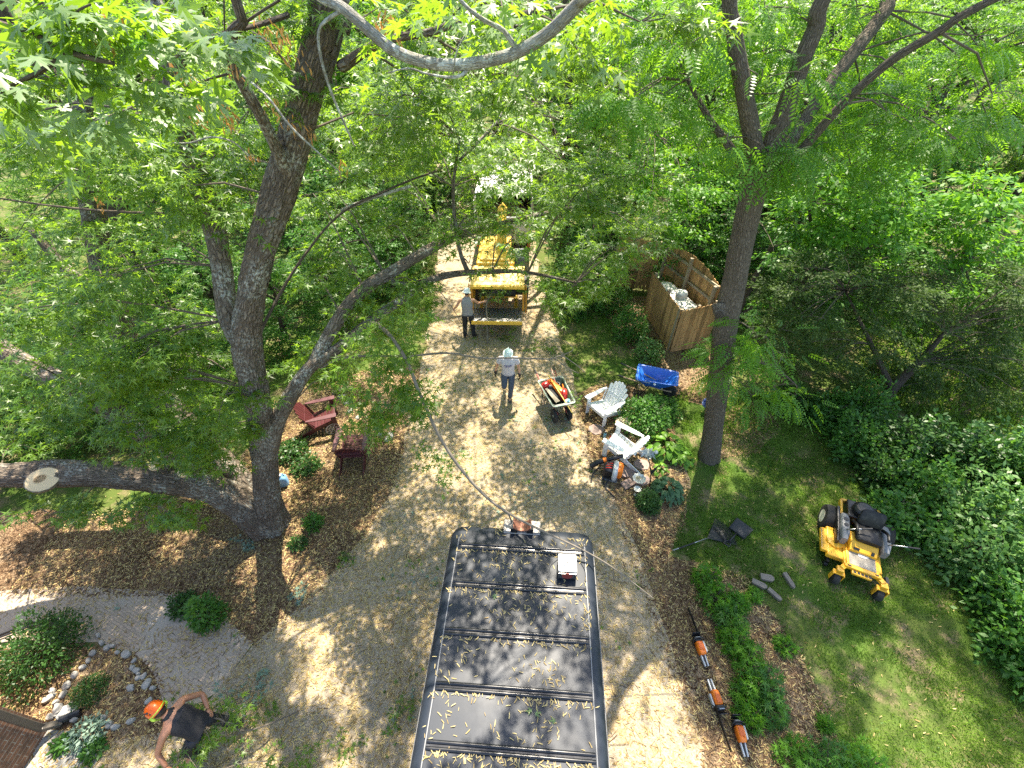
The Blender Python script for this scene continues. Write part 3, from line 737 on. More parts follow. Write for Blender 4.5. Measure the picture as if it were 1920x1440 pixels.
b = MB(); b.bar((-.6, .9, .55), (-.6, 4.0, .55), .1, .16); b.bar((.6, .9, .55), (.6, 4.0, .55), .1, .16); b.bar((-.6, 2.0, .55), (.6, 2.0, .55), .1, .14); b.bar((0, 4, .55), (0, 5.4, .5), .12, .12); b.bar((-.6, 4, .55), (.6, 4, .55), .1, .14); b.build('frame', M_YEL, c, bevel=.01)
for s in (-1, 1):
    w = MB(); w.lathe([(0, -.1), (.22, -.1), (.32, -.08), (.35, -.04), (.35, .04), (.32, .08), (.22, .1), (0, .1)], 20, Matrix.Translation((s*.93, 2.6, .35)) @ Matrix.Rotation(R(90), 4, 'Y')); wh = w.build('wheel', M_TYRE, c, smooth='auto')
    w = MB(); w.lathe([(0, .02), (.16, .02), (.2, .0)], 16, Matrix.Translation((s*1.03, 2.6, .35)) @ Matrix.Rotation(R(90*s), 4, 'Y')); w.build('rim', M_STEEL, wh)
    b = MB(); b.box((s*.93, 2.6, .76), (.28, .9, .04)); b.build('fender', M_DARK, c, bevel=.01)

t = thing('chip_truck', 'white truck with a grey chip box parked beyond the yellow chipper', 'truck', (-.35, 17.6, 0), R(-1.5))
M_TWH = paint('white_truck_paint', (.76, .76, .75), .35, var=.04); M_TGR = paint('grey_box_paint', (.46, .47, .47), .5, var=.1)
b = MB()
for s in (-1, 1): b.box((s*1.13, 1.9, 1.85), (.06, 3.8, 1.7))
b.box((0, 3.8, 1.85), (2.2, .06, 1.7)); b.box((0, 1.9, 1.0), (2.2, 3.74, .06)); b.build('chip_box', M_TGR, t, bevel=.01)
b = MB(); b.box((0, 2.3, 2.72), (2.32, 3.1, .05)); b.build('box_roof', M_TWH, t, bevel=.02)
b = MB(); b.box((.55, -.02, 1.55), (1.1, .06, 1.05)); b.box((-.55, -.02, 1.4), (1.05, .06, .7)); b.build('tailgate', M_TGR, t, bevel=.01)
b = MB(); b.box((0, 1.6, 1.35), (2.1, 3.0, .55)); b.ell((0, 1.6, 1.55), (1.0, 1.5, .55), 20, 10); b.build('wood_chips', paint('wood_chip_pile', (.20, .12, .06), .95, var=.5, scale=40, bmp=.03), t)
b = MB(); b.loft([[(s*1.05*q, y, z) for s, z in ((-1, .7), (1, .7), (1, .7+(h-.7)*.55), (.86, h), (-.86, h), (-1, .7+(h-.7)*.55))] for y, h, q in ((4.0, 2.5, 1), (5.35, 2.5, 1), (6.0, 1.75, .98), (7.1, 1.6, .94), (7.25, 1.2, .9))]); cb = b.build('cab', M_TWH, t, bevel=.03)
b = MB(); b.add([(-.84, 5.45, 2.42), (.84, 5.45, 2.42), (.94, 6.0, 1.79), (-.94, 6.0, 1.79)], [(0, 1, 2, 3)]); b.build('windscreen', M_GLASS, cb)
b = MB(); b.bar((-.45, .1, .72), (-.45, 6.9, .72), .1, .2); b.bar((.45, .1, .72), (.45, 6.9, .72), .1, .2); b.build('chassis', M_DARK, t)
for s in (-1, 1):
    for yy in (1.2, 6.3):
        w = MB(); w.lathe([(0, -.14), (.3, -.14), (.42, -.1), (.42, .1), (.3, .14), (0, .14)], 20, Matrix.Translation((s*.95, yy, .42)) @ Matrix.Rotation(R(90), 4, 'Y')); w.build('wheel', M_TYRE, t, smooth='auto')
    b = MB(); b.box((s*1.05, -.06, .95), (.12, .04, .2)); b.build('tail_light', M_RED, t)

# ================================================================== FENCE ENCLOSURE AND TANK
M_FENCE = wood_mat('cedar_board', (.44, .255, .105), (.31, .17, .065))
M_FENCEW = wood_mat('weathered_rail', (.30, .25, .18), (.22, .17, .11), 'X')
f = thing('wooden_fence', 'stepped cedar board fence enclosing the white tank', 'fence', (5.12, 11.5, 0))
def fence_run(A, B, z0, hfun, inner, sag=0.0):
    A, B = Vector((*A, 0))-Vector((5.12, 11.5, 0)), Vector((*B, 0))-Vector((5.12, 11.5, 0))
    d = B-A; L = d.length; d.normalize(); nn = Vector((-d.y, d.x, 0))*inner
    k = int(round(L/.135)); w = L/k; b = MB()
    for i in range(k):
        u0, u1 = i*w+.005, (i+1)*w-.005; um = (u0+u1)/2; h = hfun(um/L) + rng.normal(scale=.006)
        off = nn*(-.009+.004*rng.normal()*.4)
        M = Matrix.Translation(A + d*u0 + off) @ Matrix((d, Vector((0, 0, 1)), d.cross(Vector((0, 0, 1))))).transposed().to_4x4()
        ww = u1-u0; zb = z0+rng.normal(scale=.008)
        b.prism([(0, zb), (ww, zb), (ww, h-.035), (ww-.03, h), (.03, h), (0, h-.035)], .018, M)
    pnl = b.build('fence_panel', M_FENCE, f)
    b = MB()
    for zz in (.35, .62, .9):
        h = hfun(.5)*zz - (.12 if zz > .8 else 0)
        q = nn*.045
        b.bar(A+q+Vector((0, 0, h)), B+q+Vector((0, 0, h)), .035, .085)
    b.build('rail', M_FENCEW, f)
    for u in (0.03, .5, .97):
        b = MB(); p_ = A+d*L*u+nn*.115; hh = hfun(min(max(u, .02), .98))-.02
        b.box((p_.x, p_.y, hh/2), (.09, .09, hh), Matrix.Rotation(math.atan2(d.y, d.x), 3, 'Z')); b.build('post', M_FENCEW, f)
FA, FB, FC, FD = (5.12, 11.5), (6.42, 11.86), (4.78, 13.85), (5.55, 15.0)
fence_run(FA, FB, .06, lambda u: 1.62+.08*u, 1)
fence_run((5.115, 11.53), FC, .06, lambda u: 1.62+.05*u, -1)
fence_run((6.46, 12.3), FD, .06, lambda u: 1.75+.55*math.sin(math.pi*min(1, .12+u*.7)), 1)
fence_run((3.9, 15.8), (5.45, 15.4), .06, lambda u: 2.1-.1*u, 1)
M_TANK = paint('white_tank_paint', (.56, .56, .54), .5, var=.16, scale=9)
tk = thing('gas_tank', 'white propane tank with a domed lid inside the wooden fence', 'tank', (5.50, 13.0, 0), R(106))
prof = [(1e-5, -1.15)] + [(.5*math.sin(R(a)), -.75-.40*math.cos(R(a))) for a in (20, 40, 60, 78, 90)] + [(.5*math.sin(R(a)), .75-.40*math.cos(R(a))) for a in (90, 102, 120, 140, 160)] + [(1e-5, 1.15)]
b = MB(); b.lathe(prof, 28, Matrix.Translation((0, 0, .82)) @ Matrix.Rotation(R(90), 4, 'Y')); b.build('tank_body', M_TANK, tk, smooth=True)
b = MB(); b.lathe([(.19, 0), (.19, .16), (.16, .23), (.09, .27), (1e-5, .28)], 20, Matrix.Translation((-.18, 0, 1.27))); b.build('valve_dome', M_TANK, tk, smooth='auto')
b = MB()
for x_ in (-.7, .7): b.box((x_, 0, .18), (.12, .7, .36))
b.build('foot', M_TGR, tk)

# ================================================================== PEOPLE
M_SKIN = paint('skin', (.50, .26, .16), .5, var=.12, scale=9)
M_SKIN2 = paint('tanned_skin', (.42, .19, .105), .5, var=.12, scale=9)
M_HAIR = paint('dark_hair', (.03, .02, .014), .6, var=.3)
M_TEE = paint('grey_tee', (.50, .48, .50), .85, var=.07, scale=20)
M_TANKTOP = paint('grey_tank_top', (.26, .255, .26), .85, var=.08, scale=20)
M_BLACKC = paint('black_cloth', (.016, .016, .019), .85, var=.25)
M_JEANS = paint('blue_jeans', (.055, .075, .11), .85, var=.3, scale=10)
M_DJEANS = paint('dark_jeans', (.028, .032, .042), .85, var=.3, scale=10)
M_BLUEJ = paint('bright_jeans', (.035, .07, .15), .85, var=.3, scale=10)
M_GLOVE = paint('black_glove', (.018, .013, .013), .8, var=.3)
M_SHOE = paint('work_shoe', (.06, .05, .045), .7, var=.3)
M_TANSHOE = paint('tan_shoe', (.42, .27, .14), .7, var=.15)
M_HATW = paint('white_hard_hat', (.80, .82, .80), .3, var=.03)
M_HATT = paint('pale_hard_hat', (.66, .80, .76), .3, var=.04)
M_HATO = paint('orange_helmet', (.80, .12, .008), .32, var=.05)
M_LIMEP = paint('lime_strap', (.45, .70, .06), .5, var=.1)
M_EYE = paint('eye_dark', (.03, .02, .018), .3, var=.1)
M_LIP = paint('lip', (.33, .12, .09), .5, var=.1)
M_INK = paint('shirt_print', (.13, .10, .20), .8, var=.2)

def skin_grow(verts, edges, radii, sub=2):
    me = bpy.data.meshes.new('tmp'); me.from_pydata([tuple(q) for q in verts], edges, [])
    o = bpy.data.objects.new('tmp', me); COL.objects.link(o)
    o.modifiers.new('s', 'SKIN'); sd = me.skin_vertices[0].data
    for i, r in enumerate(radii): sd[i].radius = (r, r)
    sd[0].use_root = True
    ss = o.modifiers.new('u', 'SUBSURF'); ss.levels = sub; ss.render_levels = sub
    bpy.context.view_layer.update()
    ev = o.evaluated_get(bpy.context.evaluated_depsgraph_get()); m2 = bpy.data.meshes.new_from_object(ev)
    vs = [q.co.copy() for q in m2.vertices]; fs = [tuple(p.vertices) for p in m2.polygons]
    bpy.data.objects.remove(o); bpy.data.meshes.remove(me); bpy.data.meshes.remove(m2)
    return vs, fs
def ering(c, s, f, rx, ry, n=20, sq=2.5):
    out = []
    for k in range(n):
        a = 2*math.pi*k/n; cx, sy = math.cos(a), math.sin(a)
        out.append(c + s*rx*math.copysign(abs(cx)**(2/sq), cx) + f*ry*math.copysign(abs(sy)**(2/sq), sy))
    return out
def person(label, loc, rz, J, skin, shirt, trousers, shoe, hat, sleeve=0.0, shw=1.0, glove=None, grip=(0.5, 0.5), group=None):
    J = {k: Vector(q) for k, q in J.items()}
    t = thing('person', label, 'person', loc, rz, group)
    # body: one skinned surface, hands with five fingers, head with a face
    V, E, Rr = [], [], []
    def add(p, r, par=None):
        V.append(Vector(p)); Rr.append(r)
        if par is not None: E.append((par, len(V)-1))
        return len(V)-1
    pel = add(J['pelvis'], .115); wa = add(J['waist'], .105, pel); ch = add(J['chest'], .125, wa); nk = add(J['neck'], .055, ch)
    hd = J['head']; hv = (hd-J['neck']).normalized(); add(J['neck']+hv*.06, .05, nk); h1 = add(hd-hv*.03, .066, len(V)-1); add(hd+hv*.06, .06, h1)
    for s in 'LR':
        a = add(J['sh'+s], .056, ch); m_ = add(J['sh'+s].lerp(J['el'+s], .5), .047, a); e = add(J['el'+s], .040, m_); m_ = add(J['el'+s].lerp(J['wr'+s], .45), .038, e); add(J['wr'+s], .027, m_)
        h = add(J['hip'+s], .085, pel); m_ = add(J['hip'+s].lerp(J['kn'+s], .5), .075, h); k = add(J['kn'+s], .056, m_); m_ = add(J['kn'+s].lerp(J['an'+s], .4), .054, k); an = add(J['an'+s], .036, m_); add(J['toe'+s], .032, an)
    vs, fs = skin_grow(V, E, Rr)
    body = MB(); body.add(vs, fs)
    face = J.get('face', Vector((0, -1, 0))); face = (face - hv*face.dot(hv)).normalized(); sd = face.cross(hv).normalized()
    Mh = Matrix((sd, face, hv)).transposed().to_4x4(); Mh.translation = hd
    body.ell(hd, (.073, .092, .115), 18, 12, Mh.to_3x3())
    body.ell(hd+face*.092-hv*.018, (.013, .018, .024), 10, 8, Mh.to_3x3())
    body.ell(hd+face*.05-hv*.082, (.045, .045, .03), 10, 8, Mh.to_3x3())
    for q in (-1, 1): body.ell(hd+sd*q*.077-hv*.01, (.012, .022, .033), 10, 8, Mh.to_3x3())
    gls = [MB(), MB()]
    for i, s in enumerate('LR'):
        gl = gls[i]
        w = J['wr'+s]; hv_ = (J['hn'+s]-w).normalized(); nrm = J.get('pn'+s, Vector((0, 1, 0))); nrm = (nrm-hv_*nrm.dot(hv_)).normalized(); ac = hv_.cross(nrm)
        Mp = Matrix((ac, hv_, nrm)).transposed(); tgt = [body] + ([gl] if glove else [])
        for mb in tgt:
            k = 1.18 if mb is gl else 1.0
            mb.ell(w+hv_*.05, (.042*k, .058*k, .019*k), 12, 8, Mp)
            for fi, (off, ln) in enumerate(((-.030, .068), (-.010, .078), (.011, .073), (.031, .058))):
                b0 = w+hv_*.095+ac*off; c1 = grip[i]; d1 = (hv_*math.cos(c1)+nrm*math.sin(c1)); d2 = (hv_*math.cos(2.1*c1)+nrm*math.sin(2.1*c1)); d3 = (hv_*math.cos(3*c1)+nrm*math.sin(3*c1))
                mb.tube([b0-hv_*.02, b0, b0+d1*ln*.42, b0+d1*ln*.42+d2*ln*.33, b0+d1*ln*.42+d2*ln*.33+d3*ln*.25], [.009*k, .0095*k, .0085*k, .008*k, .006*k], 8)
            side = 1 if s == 'L' else -1
            b0 = w+hv_*.03+ac*side*.035; mb.tube([b0, b0+(ac*side*.6+hv_*.6+nrm*.4)*.035, b0+(ac*side*.6+hv_*1.2+nrm*.9)*.05], [.012*k, .011*k, .008*k], 8)
        if glove: gl.tube([w-hv_*.05, w+hv_*.03], [.040, .036], 12)
    body.build('body', skin, t, smooth=True)
    if glove:
        for gl in gls: gl.build('glove', glove, t, smooth=True)
    for q in (-1, 1): b = MB(); b.ell(hd+face*.083+sd*q*.032+hv*.008, (.013, .009, .008), 8, 6, Mh.to_3x3()); b.build('eye', M_EYE, t)
    b = MB(); b.ell(hd+face*.088-hv*.055, (.024, .008, .007), 8, 6, Mh.to_3x3()); b.build('mouth', M_LIP, t)
    b = MB(); b.ell(hd-face*.018+hv*.012, (.081, .088, .112), 16, 10, Mh.to_3x3()); b.build('hair', M_HAIR, t, smooth=True)
    # shirt
    sv_ = (J['shL']-J['shR']).normalized()
    def fr(ax): return sv_.cross(ax.normalized()).normalized()
    up1 = J['waist']-J['pelvis']; up2 = J['chest']-J['waist']; up3 = J['neck']-J['chest']
    b = MB(); sh = (J['shL']+J['shR'])/2
    hem = J['pelvis']+up1*(-.28)
    b.loft([ering(hem, sv_, fr(up1), .185, .128), ering(J['pelvis']+up1*.35, sv_, fr(up1), .178, .122), ering(J['waist'], sv_, fr(up1+up2), .172, .118), ering(J['waist'].lerp(J['chest'], .6), sv_, fr(up2), .19, .128),
            ering(J['chest'], sv_, fr(up2+up3), .205*(.5+.5*shw), .132), ering(J['chest'].lerp(sh, .8), sv_, fr(up3), .205*shw, .105), ering(sh.lerp(J['neck'], .35), sv_, fr(up3), .15*(.3+.7*shw), .085), ering(J['neck']+up3*.06, sv_, fr(up3), .066, .062)])
    for s in 'LR':
        a, e = J['sh'+s], J['el'+s]
        if sleeve > 0: b.tube([a.lerp(sh, .35), a, a.lerp(e, sleeve*.5), a.lerp(e, sleeve)], [.075, .078, .076, .074], 14)
    top = b.build('shirt', shirt, t, smooth='auto')
    # trousers
    b = MB()
    b.loft([ering(J['pelvis']+up1*.10, sv_, fr(up1), .172, .118), ering(J['pelvis']-up1*.15, sv_, fr(up1), .182, .128), ering((J['hipL']+J['hipR'])/2-up1*.15, sv_, fr(up1), .16, .11)])
    for s in 'LR':
        h, k, a = J['hip'+s], J['kn'+s], J['an'+s]
        b.tube([h+up1*.2, h, h.lerp(k, .5), k, k.lerp(a, .4), k.lerp(a, .8), k.lerp(a, 1.0)], [.085, .107, .094, .078, .073, .068, .07], 14, step=.06)
    b.build('trousers', trousers, t, smooth=True)
    for s in 'LR':
        b = MB(); a, o = J['an'+s], J['toe'+s]; d = (o-a); d.normalize(); up = Vector((0, 0, 1)) if abs(d.z) < .8 else Vector((0, -1, 0)); sdv = d.cross(up).normalized(); u2 = sdv.cross(d)
        hz = Vector((a.x, a.y, a.z)) - u2*.04
        b.loft([ering(a-d*.055-u2*.02, sdv, u2, .036, .05, 14), ering(a-u2*.012, sdv, u2, .045, .066, 14), ering(a+d*.08-u2*.025, sdv, u2, .047, .048, 14), ering(o-u2*.02, sdv, u2, .050, .036, 14), ering(o+d*.06-u2*.03, sdv, u2, .036, .024, 14)])
        b.build('shoe', shoe, t, smooth=True)
    # hat
    Mt = Mh.copy(); Mt.translation = hd+hv*.035-face*.006
    b = MB()
    if hat == 'helmet':
        b.lathe([(1e-5, .135), (.05, .13), (.09, .105), (.115, .06), (.122, .0), (.120, -.03), (.112, -.03)], 26, Mt @ Matrix.Diagonal((.92, 1.12, 1, 1)))
        ho = b.build('helmet', M_HATO, t, smooth='auto')
        b = MB()
        for q in (-1, 1):
            for k, (fy, hz, r) in enumerate(((-.05, .075, .016), (-.015, .09, .010), (.02, .085, .010), (-.07, .04, .011), (.05, .07, .014), (-.02, .06, .012))):
                b.ell(Mt @ Vector((q*.085, fy, hz)), (.016, r, r*1.25), 10, 8, Mh.to_3x3())
        b.build('helmet_vents', M_BLACKP, ho)
        b = MB(); b.lathe([(.123, -.015), (.127, -.012), (.127, -.002), (.123, .001)], 26, Mt @ Matrix.Diagonal((.92, 1.12, 1, 1)))
        for q in (-1, 1): b.tube([Mt @ Vector((q*.105, .05, -.02)), Mt @ Vector((q*.10, .01, -.08)), Mt @ Vector((q*.06, .05, -.13))], .008, 6); b.ell(Mt @ Vector((q*.108, -.01, -.045)), (.022, .034, .040), 12, 8, Mh.to_3x3())
        b.build('helmet_strap', M_LIMEP, ho)
        b = MB(); b.prism([(.07, .11), (.04, .175), (-.04, .175), (-.07, .11)], .012, Mt @ Matrix.Translation((0, 0, -.03))); b.build('visor', M_BLACKP, ho)
    else:
        b.lathe([(1e-5, .118), (.045, .112), (.085, .088), (.108, .045), (.115, 0), (.117, -.008), (.145, -.018), (.146, -.024), (.112, -.018)], 28, Mt @ Matrix.Diagonal((.92, 1.08, 1, 1)))
        b.bar(Mt @ Vector((0, -.10, .075)), Mt @ Vector((0, .095, .085)), .022, .06, hv)
        b.build('hard_hat', hat, t, smooth='auto')
    return t, top
# the walker on the drive, facing the camera with one foot lifted behind
wp = G(957, 753)
wk, top = person('person in pale grey t-shirt, jeans, black gloves and pale hard hat walking on the drive', (wp.x-.06, wp.y+.2, .012), 0,
    dict(pelvis=(0, 0, .95), waist=(0, -.02, 1.12), chest=(0, -.03, 1.32), neck=(0, -.03, 1.50), head=(0, -.075, 1.64), face=(-.1, -1, -.15),
         shL=(.205, -.02, 1.42), elL=(.285, .0, 1.15), wrL=(.315, -.10, .93), hnL=(.325, -.13, .83), pnL=(-1, 0, 0),
         shR=(-.205, -.01, 1.42), elR=(-.30, .05, 1.15), wrR=(-.355, .03, .91), hnR=(-.37, .01, .81), pnR=(1, 0, 0),
         hipL=(.095, 0, .90), knL=(.085, -.13, .50), anL=(.05, -.10, .09), toeL=(.05, -.24, .045),
         hipR=(-.095, 0, .90), knR=(-.115, -.12, .50), anR=(-.10, .25, .33), toeR=(-.10, .34, .22)),
    M_SKIN, M_TEE, M_JEANS, M_SHOE, M_HATT, sleeve=.55, glove=M_GLOVE, grip=(.45, .45))
# faded print on the chest: a row of capitals too small to read and a thin line under it
b = MB(); x0 = -.105
for k, (w, shp) in enumerate(((.024, 'A'), (.026, 'D'), (.030, 'W'), (.024, 'K'), (.020, 'L'), (.026, 'O'), (.020, 'T'))):
    def pt(x, z): return Vector((x, -.166, z))
    z0, z1 = 1.275, 1.31; x1 = x0+w; xm = (x0+x1)/2
    seg = {'A': [((x0, z0), (xm, z1)), ((xm, z1), (x1, z0)), ((x0+.005, z0+.012), (x1-.005, z0+.012))], 'D': [((x0, z0), (x0, z1)), ((x0, z1), (x1, z1-.01)), ((x1, z1-.01), (x1, z0+.01)), ((x1, z0+.01), (x0, z0))],
           'W': [((x0, z1), (x0+.007, z0)), ((x0+.007, z0), (xm, z1)), ((xm, z1), (x1-.007, z0)), ((x1-.007, z0), (x1, z1))], 'K': [((x0, z0), (x0, z1)), ((x0, z0+.016), (x1, z1)), ((x0, z0+.016), (x1, z0))],
           'L': [((x0, z0), (x0, z1)), ((x0, z0), (x1, z0))], 'O': [((x0, z0), (x0, z1)), ((x1, z0), (x1, z1)), ((x0, z0), (x1, z0)), ((x0, z1), (x1, z1))], 'T': [((xm, z0), (xm, z1)), ((x0, z1), (x1, z1))]}[shp]
    for (a0, c0), (a1, c1) in seg: b.bar(pt(a0, c0), pt(a1, c1), .007, .006, (0, -1, 0))
    x0 = x1+.006
b.bar((-.085, -.160, 1.243), (.085, -.160, 1.243), .007, .006, (0, -1, 0))
b.build('shirt_print', M_INK, top)

# the worker feeding the chipper, seen from behind
wp = G(880, 634)
feeder, _ = person('person in grey sleeveless shirt, black trousers and white hard hat feeding the chipper', (wp.x, wp.y+.05, .012), R(180),
    dict(pelvis=(0, 0, .96), waist=(0, -.01, 1.13), chest=(0, -.03, 1.34), neck=(0, -.05, 1.53), head=(-.02, -.09, 1.67), face=(-.35, -1, -.1),
         shL=(.21, -.03, 1.44), elL=(.34, .0, 1.20), wrL=(.44, -.14, 1.05), hnL=(.48, -.19, .98), pnL=(-1, 0, 0),
         shR=(-.21, -.03, 1.44), elR=(-.37, -.14, 1.24), wrR=(-.53, -.28, 1.22), hnR=(-.61, -.33, 1.22), pnR=(0, -1, -.5),
         hipL=(.095, 0, .91), knL=(.12, -.03, .49), anL=(.14, .02, .09), toeL=(.17, -.11, .045),
         hipR=(-.095, 0, .91), knR=(-.13, -.03, .49), anR=(-.16, .02, .09), toeR=(-.20, -.10, .045)),
    M_SKIN, M_TANKTOP, M_BLACKC, M_SHOE, M_HATW, shw=.84, grip=(.6, .6))

# the bent worker in the foreground, facing left, pulling a cut branch
wp = Vector((-4.62, 1.52, 0))
J = dict(pelvis=(0, 0, .86), waist=(-.07, .01, 1.00), chest=(-.19, .035, 1.17), neck=(-.28, .05, 1.28), head=(-.36, .075, 1.36), face=(-.55, -.12, -1),
         shL=(-.225, -.17, 1.20), elL=(-.34, -.34, .96), wrL=(-.22, -.46, .80), hnL=(-.15, -.49, .74), pnL=(1, 1, 0),
         shR=(-.205, .245, 1.20), elR=(-.06, .37, 1.00), wrR=(.06, .20, .87), hnR=(.12, .12, .83), pnR=(0, -1, -1),
         hipL=(-.01, -.10, .81), knL=(-.22, -.22, .46), anL=(-.28, -.22, .09), toeL=(-.40, -.29, .045),
         hipR=(.02, .10, .81), knR=(.04, .15, .45), anR=(.28, .16, .14), toeR=(.19, .19, .045))
bent, _ = person('person in black tank top and orange helmet bending over a cut branch', (wp.x-.0, wp.y, .012), 0, J, M_SKIN2, M_BLACKC, M_DJEANS, M_TANSHOE, 'helmet', shw=.72, grip=(.6, .6))

# cut branches: handled, dragged, lying
def cut_branch(name, label, pts, r, lf, seed=0, lsz=.12, mat=M_TWIG, cat='branch', group=None, lmat=M_MAPLE, tm=T_MAPLE):
    """pts: stem points; lf: list of (t along the stem, count, reach)"""
    base = Vector(pts[0]); pts = [Vector(q) for q in pts]
    t = thing(name, label, cat, base, group=group)
    loc = [q-base for q in pts]; path, rad = smooth_path(loc, [r*(1-.75*i/(len(loc)-1)) for i in range(len(loc))], .08)
    b = MB(); b.tube(path, rad, 8)
    B, D, M_ = [], [], []
    for tt, n, reach in lf:
        p = path[min(len(path)-1, int(tt*(len(path)-1)))]; ax = (path[min(len(path)-1, int(tt*(len(path)-1))+1)]-path[max(0, int(tt*(len(path)-1))-1)]).normalized()
        for _ in range(max(1, n//9)):
            d = Vector(rand_dir(1, .5)[0])*.9+ax*.6; d.normalize(); e = p+d*reach*random.uniform(.5, 1); e.z -= .06*reach
            b.tube([p, p.lerp(e, .5)+Vector((0, 0, .03)), e], [r*.28, r*.2, .003], 5)
            B.append(p.lerp(e, .25)); D.append(d)
    b.build('stem', mat, t, smooth=True)
    if B:
        ps = sprays(np.array([tuple(q) for q in B]), np.array([tuple(q) for q in D]), 9, .8*lf[0][2], lsz, droop=.3)
        ps[0][:, 2] = np.maximum(ps[0][:, 2], .035-base.z)
        leaves('foliage', lmat, t, ps[0], ps[1], ps[2], ps[3], tm)
    return t
fx = feeder.location
hl = Vector((fx.x-.49, fx.y+.20, 1.0)); hr = Vector((fx.x+.62, fx.y+.34, 1.23))
cut_branch('cut_branch', 'thin bare stick held out by the worker in the sleeveless shirt', [(hl.x-.42, hl.y+.35, 1.45), hl, (hl.x+.28, hl.y-.25, .55), (hl.x+.62, hl.y-.55, .05)], .018, [(.9, 9, .2)])
cut_branch('cut_branch', 'leafy branch going into the chipper beside the worker', [(hr.x+.02, hr.y-.75, .06), (hr.x-.0, hr.y-.35, .75), (hr.x+.02, hr.y, 1.22), (hr.x+.35, hr.y+.25, 1.5), (hr.x+.85, hr.y+.35, 1.55)], .03,
           [(.62, 72, .40), (.8, 130, .55), (1, 110, .6)], lsz=.15)
cut_branch('cut_branch', 'curved stick lying in the shade under the chipper tray', [G(905, 652, .03), G(900, 625, .35), G(915, 612, .3), G(945, 640, .03)], .012, [(.5, 18, .3)])
for (px, py, n, lab) in ((925, 630, 70, 'heap of leafy cuttings in the shadow of the chipper tray'), (965, 655, 60, 'leafy cuttings lying right of the chipper tray on the drive'), (1005, 650, 60, 'leafy cuttings on the drive edge behind the walking person')):
    p = G(px, py, .06); cut_branch('leafy_cutting', lab, [p, p+Vector((.3, .1, .05)), p+Vector((.6, .0, .03))], .012, [(.3, n//2, .5), (.8, n, .5)], lsz=.13)
h3 = bent.location
cut_branch('cut_branch', 'leafy branch being pulled along by the person in the orange helmet', [(h3.x+1.1, h3.y+.35, .05), (h3.x+.55, h3.y+.02, .45), (h3.x+.07, h3.y+.10, .75), (h3.x-.22, h3.y-.50, .65), (h3.x-.75, h3.y-.75, .3)], .016,
           [(.30, 27, .35), (.42, 90, .4), (.55, 110, .4), (.68, 72, .4), (.85, 45, .4)], lsz=.13, lmat=M_MAPLE)
p = G(480, 1300, .05); cut_branch('cut_branch', 'wilted pale-leaved branch on the drive behind the person in the orange helmet', [G(392, 1345, .05), G(430, 1318, .06), G(476, 1296, .05)], .014, [(.3, 40, .35), (.7, 60, .4), (.95, 36, .3)], lsz=.12, lmat=M_SPRIG)
cut_branch('cut_branch', 'leafy branch at the lower edge near the bent worker', [G(400, 1452, .4), G(450, 1432, .35), G(520, 1425, .3), G(570, 1415, .2)], .012, [(.2, 36, .4), (.5, 60, .45), (.85, 60, .4)], lsz=.13)
for (a, bq, lab, mt) in (((580, 1080), (560, 1110), 'bluish leaf sprig on the mulch edge by the path', M_SPRIG), ((460, 1005), (470, 1015), 'pale leaf sprig on mulch below the maple base', M_SPRIG), ((660, 1380), (640, 1400), 'dark leafy sprig on the gravel left of the van', M_MAPLE),
                         ((760, 1340), (745, 1365), 'dark green sprig close to the rear left of the van roof', M_MAPLE), ((500, 1320), (490, 1345), 'dark sprig on the gravel between the bent worker and the van', M_MAPLE), ((655, 1030), (640, 1045), 'bright leaf sprig near the left front corner of the van', M_MAPLE)):
    cut_branch('leaf_sprig', lab, [G(*a, .04), G((a[0]+bq[0])/2, (a[1]+bq[1])/2, .07), G(*bq, .04)], .006, [(.3, 18, .22), (.8, 27, .22)], lsz=.11, cat='sprig', lmat=mt)

